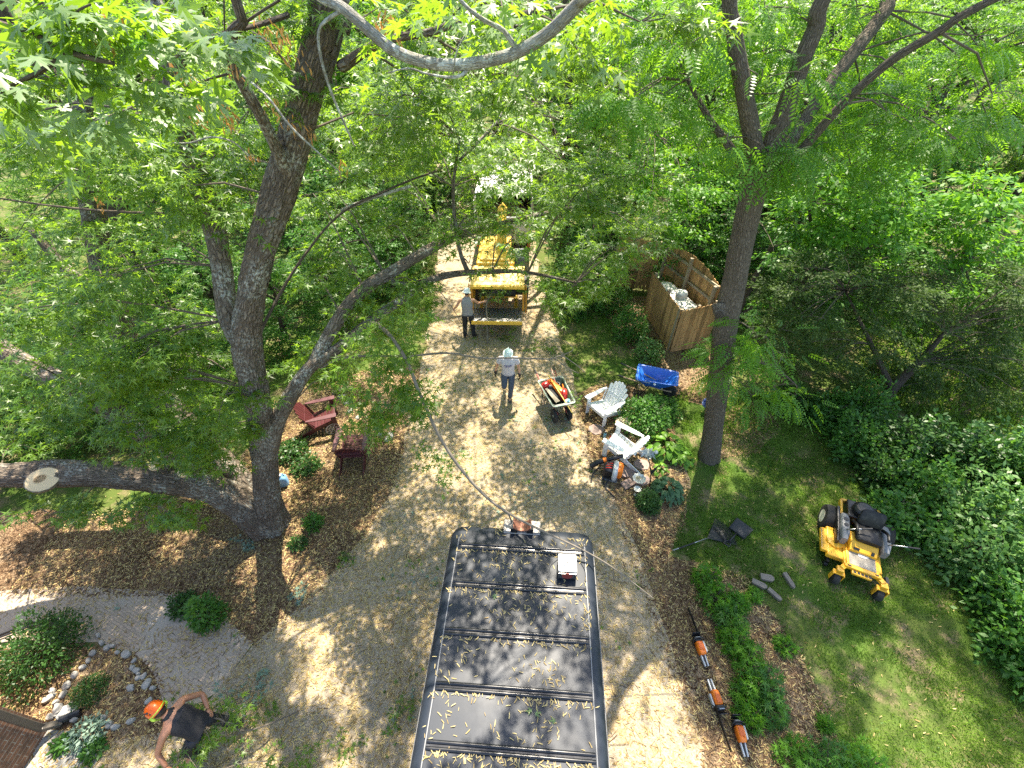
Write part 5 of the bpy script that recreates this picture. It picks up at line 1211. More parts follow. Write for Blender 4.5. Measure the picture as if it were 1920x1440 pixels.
# ================================================================== ZERO-TURN MOWER
M_MOW = paint('mower_yellow', (.80, .40, .025), .42, var=.1, scale=5, dirt=(.42, .24, .05))
M_SEAT = paint('black_vinyl', (.010, .010, .011), .42, var=.3, spec=.3, dirt=(.05, .047, .04))
M_PLATE = paint('worn_foot_plate', (.20, .18, .15), .7, var=.3, dirt=(.32, .30, .26))
mw = thing('riding_mower', 'yellow zero-turn riding mower with black seat on the lawn', 'riding mower', (7.15, 4.62, 0), R(-26))
for s in (-1, 1):
    w = MB(); w.lathe([(.10, -.12), (.2, -.135), (.26, -.12), (.285, -.06), (.285, .06), (.26, .12), (.2, .135), (.10, .12)], 28, Matrix.Translation((s*.50, .52, .285)) @ Matrix.Rotation(R(90), 4, 'Y')); wh = w.build('rear_wheel', M_TYRE, mw, smooth='auto')
    w = MB(); w.lathe([(0, .11), (.06, .12), (.09, .10), (.135, .125), (.14, .135)], 20, Matrix.Translation((s*.50, .52, .285)) @ Matrix.Rotation(R(90*s), 4, 'Y')); w.build('rim', paint('cream_rim', (.62, .60, .50), .5), wh, smooth='auto')
    b = MB(); b.bar((s*.27, .75, .34), (s*.27, -.62, .34), .07, .09); b.build('frame_rail', M_MOW, mw, bevel=.008)
    b = MB(); b.bar((s*.27, -.60, .36), (s*.36, -.72, .38), .09, .07); b.box((s*.37, -.74, .36), (.12, .12, .06)); b.box((s*.37, -.78, .30), (.20, .10, .03))
    for q in (-1, 1): b.box((s*.37+q*.095, -.80, .20), (.016, .09, .22))
    ft = b.build('caster_fork', M_MOW, mw, bevel=.006)
    w = MB(); w.lathe([(0, -.07), (.08, -.07), (.125, -.055), (.14, -.02), (.14, .02), (.125, .055), (.08, .07), (0, .07)], 22, Matrix.Translation((s*.37, -.80, .14)) @ Matrix.Rotation(R(90), 4, 'Y')); w.build('caster_wheel', M_TYRE, mw, smooth='auto')
    b = MB(); b.loft([ering(Vector((s*.36, y, z)), Vector((1, 0, 0)), Vector((0, 0, 1)), rx, rz_, 16, 4) for y, z, rx, rz_ in ((-.16, .52, .055, .10), (-.02, .56, .08, .12), (.34, .60, .085, .10), (.44, .60, .06, .08))]); fd = b.build('side_console', M_GREYP, mw, smooth='auto')
    if s < 0:
        b = MB(); b.lathe([(.035, .0), (.046, .004), (.046, .012), (.03, .012)], 18, Matrix.Translation((-.36, .28, .695))); b.lathe([(.03, 0), (.04, .004), (.04, .012), (.025, .012)], 18, Matrix.Translation((-.36, .14, .69))); b.build('cup_holder', M_BLACKP, fd)
        b = MB(); b.loft([ering(Vector((-.455, y, z)), Vector((1, 0, 0)), Vector((0, 0, 1)), .028, h, 12, 4) for y, z, h in ((-.20, .48, .06), (.1, .52, .09), (.62, .56, .08))]); b.build('side_trim', M_BLACKP, mw, smooth='auto')
b = MB(); b.box((-.10, -.12, .30), (.98, .74, .10), taper=.97); b.box((-.62, -.12, .30), (.14, .56, .09)); dk = b.build('mower_deck', M_MOW, mw, bevel=.02)
b = MB(); b.lathe([(0, 0), (.17, 0), (.165, .035), (.10, .05), (0, .05)], 26, Matrix.Translation((-.43, -.10, .353))); b.build('deck_pulley_cover', M_MOW, dk, smooth='auto')
b = MB(); b.box((-.655, -.12, .33), (.05, .5, .03)); b.build('discharge_edge', M_PLATE, dk)
for s in (-1, 1):
    w = MB(); w.lathe([(0, -.03), (.06, -.03), (.06, .03), (0, .03)], 16, Matrix.Translation((s*.52, -.52, .09)) @ Matrix.Rotation(R(90), 4, 'Y')); w.box((s*.52, -.48, .17), (.05, .14, .10)); w.build('anti_scalp_wheel', M_BLACKP, dk)
b = MB(); b.box((0, -.44, .405), (.54, .36, .035)); b.box((0, -.63, .40), (.62, .07, .08)); b.box((-.01, -.70, .37), (.34, .10, .05)); fp = b.build('front_frame', M_MOW, mw, bevel=.012)
b = MB(); b.box((0, -.42, .426), (.46, .30, .008)); b.build('foot_plate', M_PLATE, fp)
b = MB()
for k in range(5): b.box((-.13+k*.065, -.70, .398), (.045, .05, .006))
b.box((-.23, -.625, .443), (.06, .03, .005)); b.box((.23, -.625, .443), (.06, .03, .005)); b.build('frame_slots', M_BLACKP, fp)
b = MB(); b.loft([ering(Vector((0, y, z)), Vector((1, 0, 0)), Vector((0, 0, 1)), rx, rz_, 16, 6) for y, z, rx, rz_ in ((-.27, .44, .24, .06), (-.13, .50, .25, .10), (.10, .50, .25, .10))]); bd = b.build('seat_box', M_MOW, mw, smooth='auto')
b = MB(); b.box((-.13, -.245, .53), (.10, .02, .05), (R(-28), 0, 0)); b.box((.15, -.245, .53), (.05, .02, .07), (R(-28), 0, 0)); b.build('box_slots', M_BLACKP, bd)
b = MB(); b.loft([ering(Vector((.03, y, z)), Vector((1, 0, 0)), Vector((0, 0, 1)), rx, rz_, 20, 4) for y, z, rx, rz_ in ((-.12, .66, .20, .05), (-.08, .665, .225, .075), (.25, .655, .225, .07), (.30, .65, .20, .05))]); se = b.build('seat', M_SEAT, mw, smooth='auto')
b = MB(); b.loft([ering(Vector((.03, y, z)), Vector((1, 0, 0)), Vector((0, .88, .45)).cross(Vector((1, 0, 0)))*-1, rx, rz_, 20, 4) for y, z, rx, rz_ in ((.27, .70, .20, .05), (.30, .76, .225, .065), (.40, .97, .215, .06), (.42, 1.02, .17, .04))]); b.build('backrest', M_SEAT, se, smooth='auto')
for s in (-1, 1):
    b = MB(); b.tube([(.03+s*.26, .30, .70), (.03+s*.27, .1, .84), (.03+s*.27, -.06, .83)], .028, 10, step=.05); b.build('armrest', M_SEAT, se, smooth=True)
b = MB(); b.box((0, .68, .50), (.56, .46, .28)); b.lathe([(0, 0), (.2, 0), (.2, .12), (.15, .17), (0, .18)], 24, Matrix.Translation((-.02, .66, .62))); en = b.build('engine', M_BLACKP, mw, bevel=.02)
b = MB(); b.bar((-.36, .92, .52), (.36, .92, .52), .06, .10); b.bar((-.36, .92, .52), (-.36, .5, .50), .05, .09); b.bar((.36, .92, .52), (.36, .5, .50), .05, .09); b.build('engine_guard', M_MOW, mw, bevel=.01)
for s, pts in ((1, [(.36, .02, .62), (.40, -.05, .78), (.62, -.04, .86)]), (-1, [(-.36, .05, .62), (-.33, -.02, .78), (-.14, .04, .84)])):
    b = MB(); b.tube(pts, .013, 8, step=.05); lb = b.build('lap_bar', M_STEEL, mw, smooth=True)
    e = Vector(pts[-1]); d_ = (e-Vector(pts[-2])).normalized(); b = MB(); b.tube([e-d_*.02, e+d_*.16], .019, 10); b.build('grip', M_BLACKP, lb)
b = MB(); o_ = [(.0, 0), (.14, .02), (.22, .1), (.12, .16), (.02, .13), (-.06, .07)]; b.prism(o_, .012, mw.matrix_basis @ Matrix.Translation((-.05, -.36, .435))); rg = b.build('rag', paint('grey_rag', (.50, .49, .47), .9, var=.15), sub=1)
for q in rg.data.vertices: q.co.z += .02*mnoise.noise(q.co*14)
tag(rg, 'crumpled pale grey rag on the foot plate of the mower', 'rag')

# ================================================================== RAKE, SCOOP, WOOD BLOCKS
A, B = G(1334, 1008), G(1258, 1035)
t = thing('leaf_rake', 'black fan leaf rake with a pale handle on the lawn edge', 'rake', (A.x, A.y, .02), math.atan2((A-B).y, (A-B).x)-R(90))
b = MB(); b.tube([(0, -.12, .03), (0, -1.0, .03)], .014, 10); hdl = b.build('handle', M_STEEL, t, smooth=True)
b = MB(); b.tube([(0, -.45, .03), (0, -.85, .03)], .016, 10); b.build('grip', M_BLACKP, hdl)
b = MB()
for k in range(25):
    a = R(-36+72*k/24); q = [(0, -.12, .03), (.16*math.sin(a), -.12+.16*math.cos(a), .035), (.56*math.sin(a), -.12+.56*math.cos(a), .06), (.60*math.sin(a), -.12+.6*math.cos(a), .02)]
    b.tube(q, .0065, 5)
b.add([(0, -.14, .036)]+[(.26*math.sin(R(-34+68*k/8)), -.12+.26*math.cos(R(-34+68*k/8)), .045) for k in range(9)], [(0, i, i+1) for i in range(1, 9)]); b.add([(.34*math.sin(R(-34+68*k/8)), -.12+.34*math.cos(R(-34+68*k/8)), .05) for k in range(9)]+[(.38*math.sin(R(-34+68*k/8)), -.12+.38*math.cos(R(-34+68*k/8)), .052) for k in range(9)], [(i, i+1, 10+i, 9+i) for i in range(8)])
b.build('rake_head', M_BLACKP, t)
A, B = G(1386, 995), G(1350, 1036)
t = thing('scoop_shovel', 'dark grey plastic scoop shovel with a D grip on the lawn', 'shovel', (A.x, A.y, .03), math.atan2((A-B).y, (A-B).x)-R(90))
b = MB(); pl = [(-.17, -.16), (.17, -.16), (.19, .22), (-.19, .22)]
b.add([(x_, y_, .02) for x_, y_ in pl]+[(x_*1.06, y_*1.02, .07 if y_ < 0 or 1 else 0) for x_, y_ in pl[:2]]+[(.195, .22, .03), (-.195, .22, .03)], [(0, 1, 2, 3), (0, 4, 5, 1), (1, 5, 6, 2), (3, 7, 4, 0)])
o = b.build('blade', paint('charcoal_plastic', (.030, .032, .036), .6, var=.2, spec=.3), t); sm = o.modifiers.new('s', 'SOLIDIFY'); sm.thickness = .01
b = MB(); b.tube([(0, -.14, .06), (0, -.46, .08)], .018, 10); b.tube([(0, -.46, .08), (-.06, -.54, .08), (-.06, -.60, .08), (.06, -.60, .08), (.06, -.54, .08), (0, -.46, .08)], .014, 8); b.build('handle', M_BLACKP, t, smooth=True)
M_BLOCK = wood_mat('weathered_block', (.27, .22, .18), (.19, .155, .125), 'X')
for (a, bq, wd, lab) in (((1408, 1091), (1436, 1104), .11, 'weathered wood offcut lying left of the mower, nearest the hedge'), ((1424, 1083), (1449, 1088), .13, 'short light wood block behind the other offcuts'), ((1438, 1106), (1463, 1128), .085, 'narrow wood offcut with a rounded end nearest the camera'), ((1468, 1076), (1487, 1105), .085, 'dark wood offcut standing apart nearer the mower')):
    A, B = G(*a), G(*bq); d = (B-A); L = d.length; b = MB(); w = wd/2
    b.prism([(0, -w*.8), (.03, -w), (L-.05, -w), (L, -w*.4), (L, w*.4), (L-.05, w), (.0, w)], .07, Matrix.Translation((A.x, A.y, .012)) @ Matrix.Rotation(math.atan2(d.y, d.x), 4, 'Z')); tag(b.build('wood_block', M_BLOCK, bevel=.004), lab, 'wood block', 'wood offcuts on the lawn')

# ================================================================== TREES
# the open ground the photo shows: no sprays of the surrounding crowns hang in front of it
OPEN = [(790, 640), (812, 575), (850, 545), (960, 530), (990, 545), (1020, 575), (1075, 625), (1150, 640), (1225, 610), (1205, 545), (1235, 505), (1285, 470), (1340, 500), (1352, 570), (1345, 700),
        (1440, 790), (1540, 790), (1610, 870), (1650, 960), (1760, 1110), (1850, 1270), (1930, 1340), (1930, 1460), (-10, 1460), (-10, 985), (200, 985), (470, 995), (500, 900), (530, 740), (620, 730), (660, 790), (640, 860), (760, 900), (780, 760)]
OPEN2 = [(868, 515), (952, 515), (958, 545), (965, 600), (1000, 640), (985, 760), (930, 760), (850, 640), (840, 560)]
OPEN3 = [(-60, 862), (300, 872), (420, 900), (480, 950), (480, 990), (380, 940), (200, 928), (-60, 928)]     # the sawn limb
def clear(p):
    px, py = proj(p); return ~(pip(px, py, OPEN) | pip(px, py, OPEN2) | pip(px, py, OPEN3))
def region(poly, Y, count, r, n, flat=.6):
    """clumps spread through the volume seen through a patch of the photograph between two depths"""
    xs, ys = [q[0] for q in poly], [q[1] for q in poly]; out = []
    while len(out) < count:
        x, y = random.uniform(min(xs), max(xs)), random.uniform(min(ys), max(ys))
        if not pip(np.array([x]), np.array([y]), poly)[0]: continue
        c = P(x, y, random.uniform(*Y))
        if c.z < .6: continue
        rr = random.uniform(*r); out.append((c, (rr, rr, rr*flat), n))
    return out
def crown(t, clumps, anchors, lmat, tmpl, lsize, m=10, slen=.45, cull=True, tw=M_TWIGD, tr=.016, droop=.35, jit=.45, name='foliage', up=.9, maxlen=9):
    org = t.location; B, D = [], []; tb = MB(); anchors = [Vector(a) for a in anchors]
    for c, r, n in clumps:
        c = Vector(c); a = min(anchors, key=lambda q: (q-c).length + max(0, q.z-c.z)*.4); L = (a-c).length
        k = max(3, n//7); pts, d = in_ell(k, c, r, .4); ok = clear(pts) if cull else np.ones(k, bool)
        if not ok.any(): continue
        mid = a.lerp(c, .55)+Vector((0, 0, .10*L))
        if L < maxlen:
            vis = (not cull) or bool(clear(np.array([tuple(mid), tuple(a.lerp(c, .8))])).all())
            if vis: tb.tube([a-org, mid-org, c-org], [tr*min(1.1, .6+.25*L), tr*.8, tr*.45], 5, step=.4, cap=False)
        for q, dd in zip(pts[ok], d[ok]):
            q = Vector(q); s0 = c.lerp(q, .1); md = s0.lerp(q, .5)+Vector((0, 0, .04))
            tb.tube([s0-org, md-org, q-org], [tr*.45, tr*.3, tr*.15], 4, cap=False)
            per = max(1, n//k)
            for j in range(per):
                f = random.uniform(.25, 1.0); b0 = s0.lerp(q, f)
                dv = Vector(dd)*.9+Vector(rand_dir(1, .5)[0])*.8; dv.z = dv.z*.35+.05; dv.normalize()
                B.append(tuple(b0)); D.append(tuple(dv))
    if tb.v: tb.build('twigs', tw, t)
    if not B: return
    pos, d, nr, s = sprays(np.array(B), np.array(D), m, slen, lsize, droop=droop, jit=jit, up=up)
    if cull: k = clear(pos); pos, d, nr, s = pos[k], d[k], nr[k], s[k]
    tint = np.clip(rng.normal(.45, .22, len(pos)) + .18*snoise(pos[:, 0], pos[:, 1]+pos[:, 2], 1.1, 4), 0, 1)
    leaves(name, lmat, t, pos, d, nr, s, tmpl, tint, org)
def limb(t, name, pts, rad, mat, n=12, step=.15, rough=.10, seed=1, flare=None, ridge=0.0):
    org = t.location; b = MB(); b.tube([Vector(p)-org for p in pts], rad, n, step=step, rough=rough, seed=seed, flare=flare, ridge=ridge)
    return b.build(name, mat, t, smooth=True)
def PWs(lst):
    r = [PW(*q) for q in lst]; return [q[0] for q in r], [q[1] for q in r]
NCL = 0
# ---- the big maple at the left
base = G(512, 985)
mp = thing('maple_tree', 'big leaning maple with furrowed bark and a sawn limb left of the drive', 'tree', (base.x, base.y, 0))
tp, tr_ = PWs([(512, 985, 5.33, 76), (502, 935, 5.36, 58), (497, 870, 5.4, 52), (490, 800, 5.42, 54), (478, 730, 5.45, 58), (462, 650, 5.5, 64), (470, 560, 5.5, 56), (490, 470, 5.5, 62), (520, 370, 5.5, 72), (553, 255, 5.5, 70), (577, 170, 5.5, 68), (594, 90, 5.5, 66), (606, 20, 5.5, 62)])
tp[0].z = -.05
tp += [Vector((-1.45, 5.6, 10.2)), Vector((-1.1, 5.8, 12.2)), Vector((-1.0, 6.2, 14.5))]; tr_ += [.15, .11, .05]
limb(mp, 'trunk', tp, tr_, M_BARK, 84, .03, .11, 2, flare=(.7, .15, 5), ridge=.022)
an = list(tp[4:])
def L_(lst, mat=M_BARK, extra=None, er=None, n=12, step=.08, rough=.12, seed=3, name='limb', add=True):
    p, r = PWs(lst)
    if mat is M_TWIG: r = [q*.85 for q in r]
    if extra: p += [Vector(e) for e in extra]; r += er
    limb(mp, name, p, r, mat, n if n < 16 else 40, step if n < 16 else .045, rough, seed, None, .014 if n >= 16 and mat is M_BARK else 0)
    if add: an.extend(p[1:])
    return p, r
# the sawn limb running left from the base, with its cut face
p, r = PWs([(505, 985, 5.3, 90), (455, 945, 5.28, 70), (390, 915, 5.22, 62), (300, 897, 5.12, 62), (200, 890, 5.0, 60), (100, 888, 4.9, 58), (0, 890, 4.8, 56), (-90, 880, 4.75, 54), (-240, 850, 4.9, 50)])
p[0].z = .1
limb(mp, 'sawn_limb', p, r, M_BARK, 72, .03, .14, 8, ridge=.02); an += p[3:]
M_CUT = paint('fresh_cut_wood', (.62, .46, .28), .7, var=.08, scale=8)
cf = P(80, 899, 4.66); nrm = (Vector((0, 0, CAM_H))-cf).normalized(); nrm = (nrm+Vector((0, -.1, .25))).normalized()
q = nrm.to_track_quat('Z', 'Y').to_matrix().to_4x4()
b = MB(); b.lathe([(.245, -.22), (.235, -.02), (.225, .0), (.215, .004)], 30, Matrix.Translation(cf-base) @ q @ Matrix.Diagonal((1.05, .82, 1, 1))); st = b.build('limb_stub', M_BARK, mp, smooth='auto')
b = MB(); b.lathe([(1e-4, .008), (.06, .008), (.07, .006), (.13, .006), (.218, .005)], 30, Matrix.Translation(cf-base) @ q @ Matrix.Diagonal((1.05, .82, 1, 1))); b.build('cut_face', M_CUT, st)
b = MB(); b.lathe([(.075, .0085), (.08, .0095), (.085, .0085)], 24, Matrix.Translation(cf-base) @ q @ Matrix.Translation((-.02, .03, 0)) @ Matrix.Diagonal((1.1, .75, 1, 1))); b.build('growth_ring', paint('ring_wood', (.50, .34, .19), .7), st)
for px, py in ((290, 872), (345, 885)):
    cf2 = P(px, py, 5.02); b = MB(); b.lathe([(.10, -.10), (.09, 0), (1e-4, .004)], 18, Matrix.Translation(cf2-base) @ q); b.build('cut_face', M_CUT, mp)
# other stems and limbs
L_([(462, 660, 5.55, 40), (430, 600, 5.75, 42), (415, 500, 6.0, 44), (395, 400, 6.2, 48), (360, 300, 6.3, 46), (335, 220, 6.4, 42), (320, 130, 6.5, 38), (310, 40, 6.6, 34)], extra=[(-4.9, 7, 11)], er=[.08], seed=5, n=18)
L_([(490, 960, 5.4, 60), (440, 890, 5.8, 52), (380, 830, 6.3, 50), (310, 750, 7.0, 48), (262, 700, 7.3, 48), (222, 600, 7.6, 50), (190, 480, 7.9, 50), (165, 330, 8.2, 44), (150, 230, 8.4, 38), (140, 120, 8.6, 30)], extra=[(-7.5, 9.2, 11)], er=[.07], seed=7, n=18)
L_([(480, 955, 5.5, 50), (420, 905, 5.9, 48), (330, 850, 6.2, 48), (240, 790, 6.4, 46), (150, 730, 6.6, 44), (60, 690, 6.8, 40), (-30, 630, 7.0, 36)], seed=9, n=16)
L_([(222, 600, 7.6, 30), (175, 545, 7.7, 24), (120, 500, 7.8, 22), (60, 430, 8, 16)], seed=10)
L_([(542, 330, 5.5, 44), (515, 270, 5.2, 28), (482, 205, 4.9, 26), (452, 150, 4.7, 25), (430, 108, 4.6, 24), (436, 60, 4.5, 24), (443, 0, 4.4, 23)], extra=[(-2.4, 4.3, 9.9)], er=[.04], seed=11)
L_([(592, 160, 5.55, 50), (612, 110, 5.6, 44), (628, 50, 5.7, 42), (640, 0, 5.8, 40)], extra=[(-1.6, 6.5, 11), (-1.2, 7.5, 13)], er=[.10, .05], seed=12, n=16)
L_([(500, 850, 5.4, 50), (520, 790, 5.5, 36), (550, 733, 5.6, 34), (583, 687, 5.8, 30), (640, 648, 6.1, 24), (690, 604, 6.4, 22), (757, 560, 6.8, 20), (800, 529, 7.0, 18), (850, 514, 7.2, 15), (923, 509, 7.4, 13), (990, 511, 7.6, 8), (1080, 530, 8, 5)], seed=13)
L_([(583, 690, 5.8, 28), (640, 590, 6.4, 30), (683, 543, 6.8, 30), (723, 517, 7.0, 27), (783, 480, 7.4, 24), (840, 450, 7.8, 20), (900, 430, 8.2, 16), (1000, 405, 8.8, 10), (1090, 385, 9.4, 6)], seed=14)
L_([(723, 517, 7.0, 14), (745, 532, 7.0, 12), (790, 525, 7.1, 7)], seed=15)
L_([(880, 515, 7.3, 12), (865, 480, 7.4, 9), (855, 430, 7.5, 9), (850, 350, 7.8, 8), (862, 260, 8.0, 6)], seed=16, add=True)
L_([(862, 300, 8, 7), (930, 230, 8.4, 7), (965, 170, 8.7, 5)], seed=17)
L_([(640, 125, 5.5, 26), (690, 92, 5.3, 20), (735, 72, 5.2, 18), (800, 62, 5.1, 17), (850, 46, 5.0, 16), (905, 38, 5.0, 14), (1000, 22, 5.0, 10)], seed=18)
# the pale bowed limb across the top, near the camera
L_([(560, -45, 4.1, 26), (600, -8, 4.0, 25), (640, 13, 3.9, 25), (673, 40, 3.85, 25), (735, 92, 3.8, 26), (795, 116, 3.75, 25), (857, 122, 3.7, 25), (923, 112, 3.65, 26), (973, 96, 3.6, 27), (1023, 66, 3.55, 28), (1057, 35, 3.5, 29), (1100, -10, 3.45, 31), (1150, -70, 3.4, 33)], M_LIMB, extra=[(2.2, 3.6, 10.6)], er=[.07], n=20, step=.04, rough=.05, seed=20)
for lst, w_ in (([(880, 126, 3.7, 9), (866, 141, 3.65, 8), (840, 145, 3.6, 7), (800, 138, 3.6, 5), (765, 128, 3.6, 4), (728, 137, 3.6, 3)], 0), ([(850, 138, 3.65, 4), (853, 110, 3.6, 4), (860, 85, 3.6, 3), (872, 65, 3.6, 2)], 0),
                ([(966, 90, 3.6, 13), (945, 58, 3.6, 11), (908, 38, 3.6, 10), (880, 18, 3.6, 9), (855, -10, 3.6, 8)], 0), ([(650, 15, 3.9, 10), (612, 38, 3.9, 8), (597, 62, 3.9, 7), (602, 110, 3.9, 7), (620, 170, 3.9, 6), (645, 230, 3.9, 5), (665, 275, 3.9, 3)], 0),
                ([(447, 135, 4.65, 5), (500, 180, 4.5, 5), (545, 237, 4.4, 5), (592, 282, 4.4, 4), (640, 325, 4.5, 3)], 0), ([(310, 268, 5.6, 4), (355, 268, 5.4, 4), (398, 257, 5.3, 4), (440, 268, 5.3, 4), (470, 295, 5.4, 4), (500, 305, 5.5, 3)], 0)):
    L_(lst, M_LIMB, n=8, step=.04, rough=.05, seed=21, name='branch', add=False)
# front-left branch with big leaves
L_([(-60, 20, 2.9, 16), (0, 44, 2.85, 15), (60, 62, 2.8, 14), (125, 95, 2.75, 14), (175, 110, 2.75, 12), (215, 119, 2.8, 9)], M_DARKB, n=10, step=.03, seed=22, name='branch', add=False)
L_([(127, 95, 2.75, 11), (85, 128, 2.7, 11), (35, 155, 2.65, 10), (-30, 190, 2.6, 9)], M_DARKB, n=10, step=.03, seed=23, name='branch', add=False)
L_([(125, 92, 2.75, 6), (122, 60, 2.75, 6), (140, 25, 2.75, 5), (170, 8, 2.75, 4)], M_DARKB, n=8, step=.03, seed=24, name='branch', add=False)
for lst in ([(320, 115, 4.3, 6), (360, 85, 4.4, 7), (420, 62, 4.5, 9), (480, 48, 4.8, 10), (540, 28, 5.2, 12)], [(440, 62, 4.5, 6), (470, 35, 4.5, 6), (525, 0, 4.5, 6)], [(315, 175, 4.5, 3), (360, 158, 4.5, 4), (430, 138, 4.6, 6)], [(420, 0, 4.4, 4), (421, 50, 4.4, 4), (424, 85, 4.5, 4)],
            [(0, 372, 6.4, 4), (90, 385, 6.3, 5), (190, 395, 6.2, 6), (300, 400, 6.2, 6), (380, 402, 6.2, 4)], [(480, 640, 5.5, 8), (520, 560, 6, 7), (570, 480, 6.5, 6), (640, 400, 7, 5), (740, 350, 7.4, 5), (820, 320, 7.8, 4)], [(640, 395, 7.2, 9), (700, 370, 7.3, 8), (770, 349, 7.4, 6)]):
    L_(lst, M_LIMB if lst[0][0] == 640 else M_DARKB, n=8, step=.05, seed=25, name='branch', add=False)
# thin branch crossing the drive before the walker, and the long drooping one that ends above the van
HB = [(686, 606, 6.4, 13), (702, 606, 6.1, 12), (718, 616, 5.75, 11), (740, 640, 5.3, 10), (765, 682, 5.1, 10), (790, 745, 4.8, 9), (825, 820, 4.5, 9), (865, 880, 4.2, 9), (910, 930, 3.95, 8), (955, 963, 3.75, 7), (1010, 992, 3.45, 6), (1090, 1030, 3.2, 5), (1150, 1065, 3.0, 4), (1225, 1122, 2.75, 2.5)]
hbp, _ = L_(HB, M_TWIG, n=9, step=.05, rough=.06, seed=26, name='branch', add=False)
for lst in ([(600, 690, 5.9, 7), (640, 672, 6.0, 6), (700, 667, 6.0, 6), (760, 668, 6.05, 6), (840, 662, 6.1, 6), (900, 671, 6.15, 6), (960, 671, 6.2, 5), (1030, 673, 6.2, 4.5), (1052, 667, 6.2, 3.5), (1075, 680, 6.2, 2.5), (1097, 698, 6.2, 2)], [(952, 961, 3.75, 4), (965, 990, 3.7, 4), (985, 1035, 3.6, 4), (1018, 1076, 3.5, 3)], [(1090, 1030, 3.2, 2.5), (1105, 1012, 3.2, 2), (1110, 990, 3.2, 1.5)], [(1150, 1066, 3.0, 2.5), (1150, 1100, 2.9, 2)],
            [(1018, 1076, 3.5, 2), (1034, 1077, 3.45, 2)], [(1120, 1048, 3.1, 2), (1108, 1075, 3.1, 1.5), (1095, 1085, 3.1, 1.2)], [(1050, 1010, 3.3, 2), (1040, 985, 3.35, 1.5), (1043, 972, 3.35, 1.2)], [(1050, 668, 6.2, 3), (1075, 655, 6.25, 2), (1060, 640, 6.3, 2)], [(1040, 672, 6.2, 3), (1065, 690, 6.2, 2), (1085, 700, 6.2, 2)]):
    L_(lst, M_TWIG, n=7, step=.05, rough=.05, seed=27, name='branch', add=False)

maple_clumps = region([(0, 200), (300, 190), (480, 200), (500, 300), (440, 500), (430, 700), (440, 880), (330, 880), (0, 850)], (5.2, 8.0), 44, (.45, .8), 34)
maple_clumps += region([(160, 620), (420, 620), (450, 860), (200, 860)], (4.9, 5.6), 14, (.35, .55), 34)
maple_clumps += region([(0, 560), (160, 600), (170, 760), (0, 760)], (5.0, 6.2), 6, (.4, .6), 24)
maple_clumps += region([(0, 930), (190, 935), (420, 950), (330, 985), (40, 980)], (4.1, 4.7), 7, (.2, .35), 18)
maple_clumps += region([(590, 180), (760, 120), (1000, 130), (1110, 260), (1120, 400), (1000, 430), (880, 390), (850, 430), (800, 480), (815, 540), (700, 690), (610, 710), (570, 600), (570, 400)], (6.2, 10.0), 46, (.4, .8), 32)
maple_clumps += region([(800, 390), (1000, 390), (1010, 490), (830, 500)], (7.0, 9.5), 11, (.3, .45), 12)
maple_clumps += region([(990, 440), (1180, 400), (1230, 440), (1190, 545), (1110, 600), (1040, 555)], (7.8, 9.4), 12, (.3, .5), 24)
maple_clumps += region([(330, 60), (640, 20), (1100, 10), (1300, 20), (1250, 120), (900, 200), (640, 200), (560, 240), (420, 230)], (5.0, 7.0), 16, (.35, .6), 22)
crown(mp, maple_clumps, an, M_MAPLE, T_MAPLE, .165, 8, .45)
# unseen upper crown above the camera, its clumps placed to shade the yard
shade = []
for k in range(30):
    c = Vector((random.uniform(-7, 4.2), random.uniform(8, 18), random.uniform(9.8, 14)))
    shade.append((c, (random.uniform(.7, 1.3),)*2+(.5,), 40))
for k in range(6): shade.append((Vector((random.uniform(-.8, 3.6), random.uniform(5.6, 8), random.uniform(9.8, 11.5))), (.8, .8, .4), 26))  # extra clumps added out of view to dapple the van roof with shade
crown(mp, shade, an, M_MAPLE, T_STAR, .15, 9, .5, cull=False, name='unseen_shade_foliage')
# sprays along the drooping branch and near the camera
def near_sprays(t, pts, n_each, lsize, length, tmpl, mat, droop=.4, spread=1.0, name='foliage'):
    B, D = [], []
    for p in pts:
        for _ in range(n_each): B.append(tuple(Vector(p)+Vector(rand_dir(1)[0])*.06*spread)); dv = rand_dir(1, .45)[0]; D.append(tuple(dv))
    pos, d, nr, s = sprays(np.array(B), np.array(D), 8, length, lsize, droop=droop)
    leaves(name, mat, t, pos, d, nr, s, tmpl, np.clip(rng.normal(.5, .25, len(pos)), 0, 1), t.location)
hp_ = [P(x, y, Y) for x, y, Y in ((700, 615, 5.4), (728, 640, 5.3), (745, 665, 5.2), (705, 690, 5.2), (690, 720, 5.1), (735, 715, 5.1), (765, 720, 5.0), (720, 760, 5.0), (745, 780, 4.9), (780, 760, 4.9), (690, 760, 5.0), (700, 800, 4.9), (765, 745, 4.9), (800, 735, 4.8), (675, 650, 5.5), (660, 690, 5.4), (650, 740, 5.3), (670, 780, 5.2), (760, 620, 5.3), (775, 600, 5.4))]
near_sprays(mp, hp_, 8, .15, .34, T_MAPLE, M_MAPLE)
near_sprays(mp, [P(x, y, Y) for x, y, Y in ((808, 830, 4.4), (820, 850, 4.3), (832, 870, 4.3), (845, 890, 4.2), (850, 865, 4.3), (815, 870, 4.3))], 3, .11, .26, T_MAPLE, M_MAPLE)
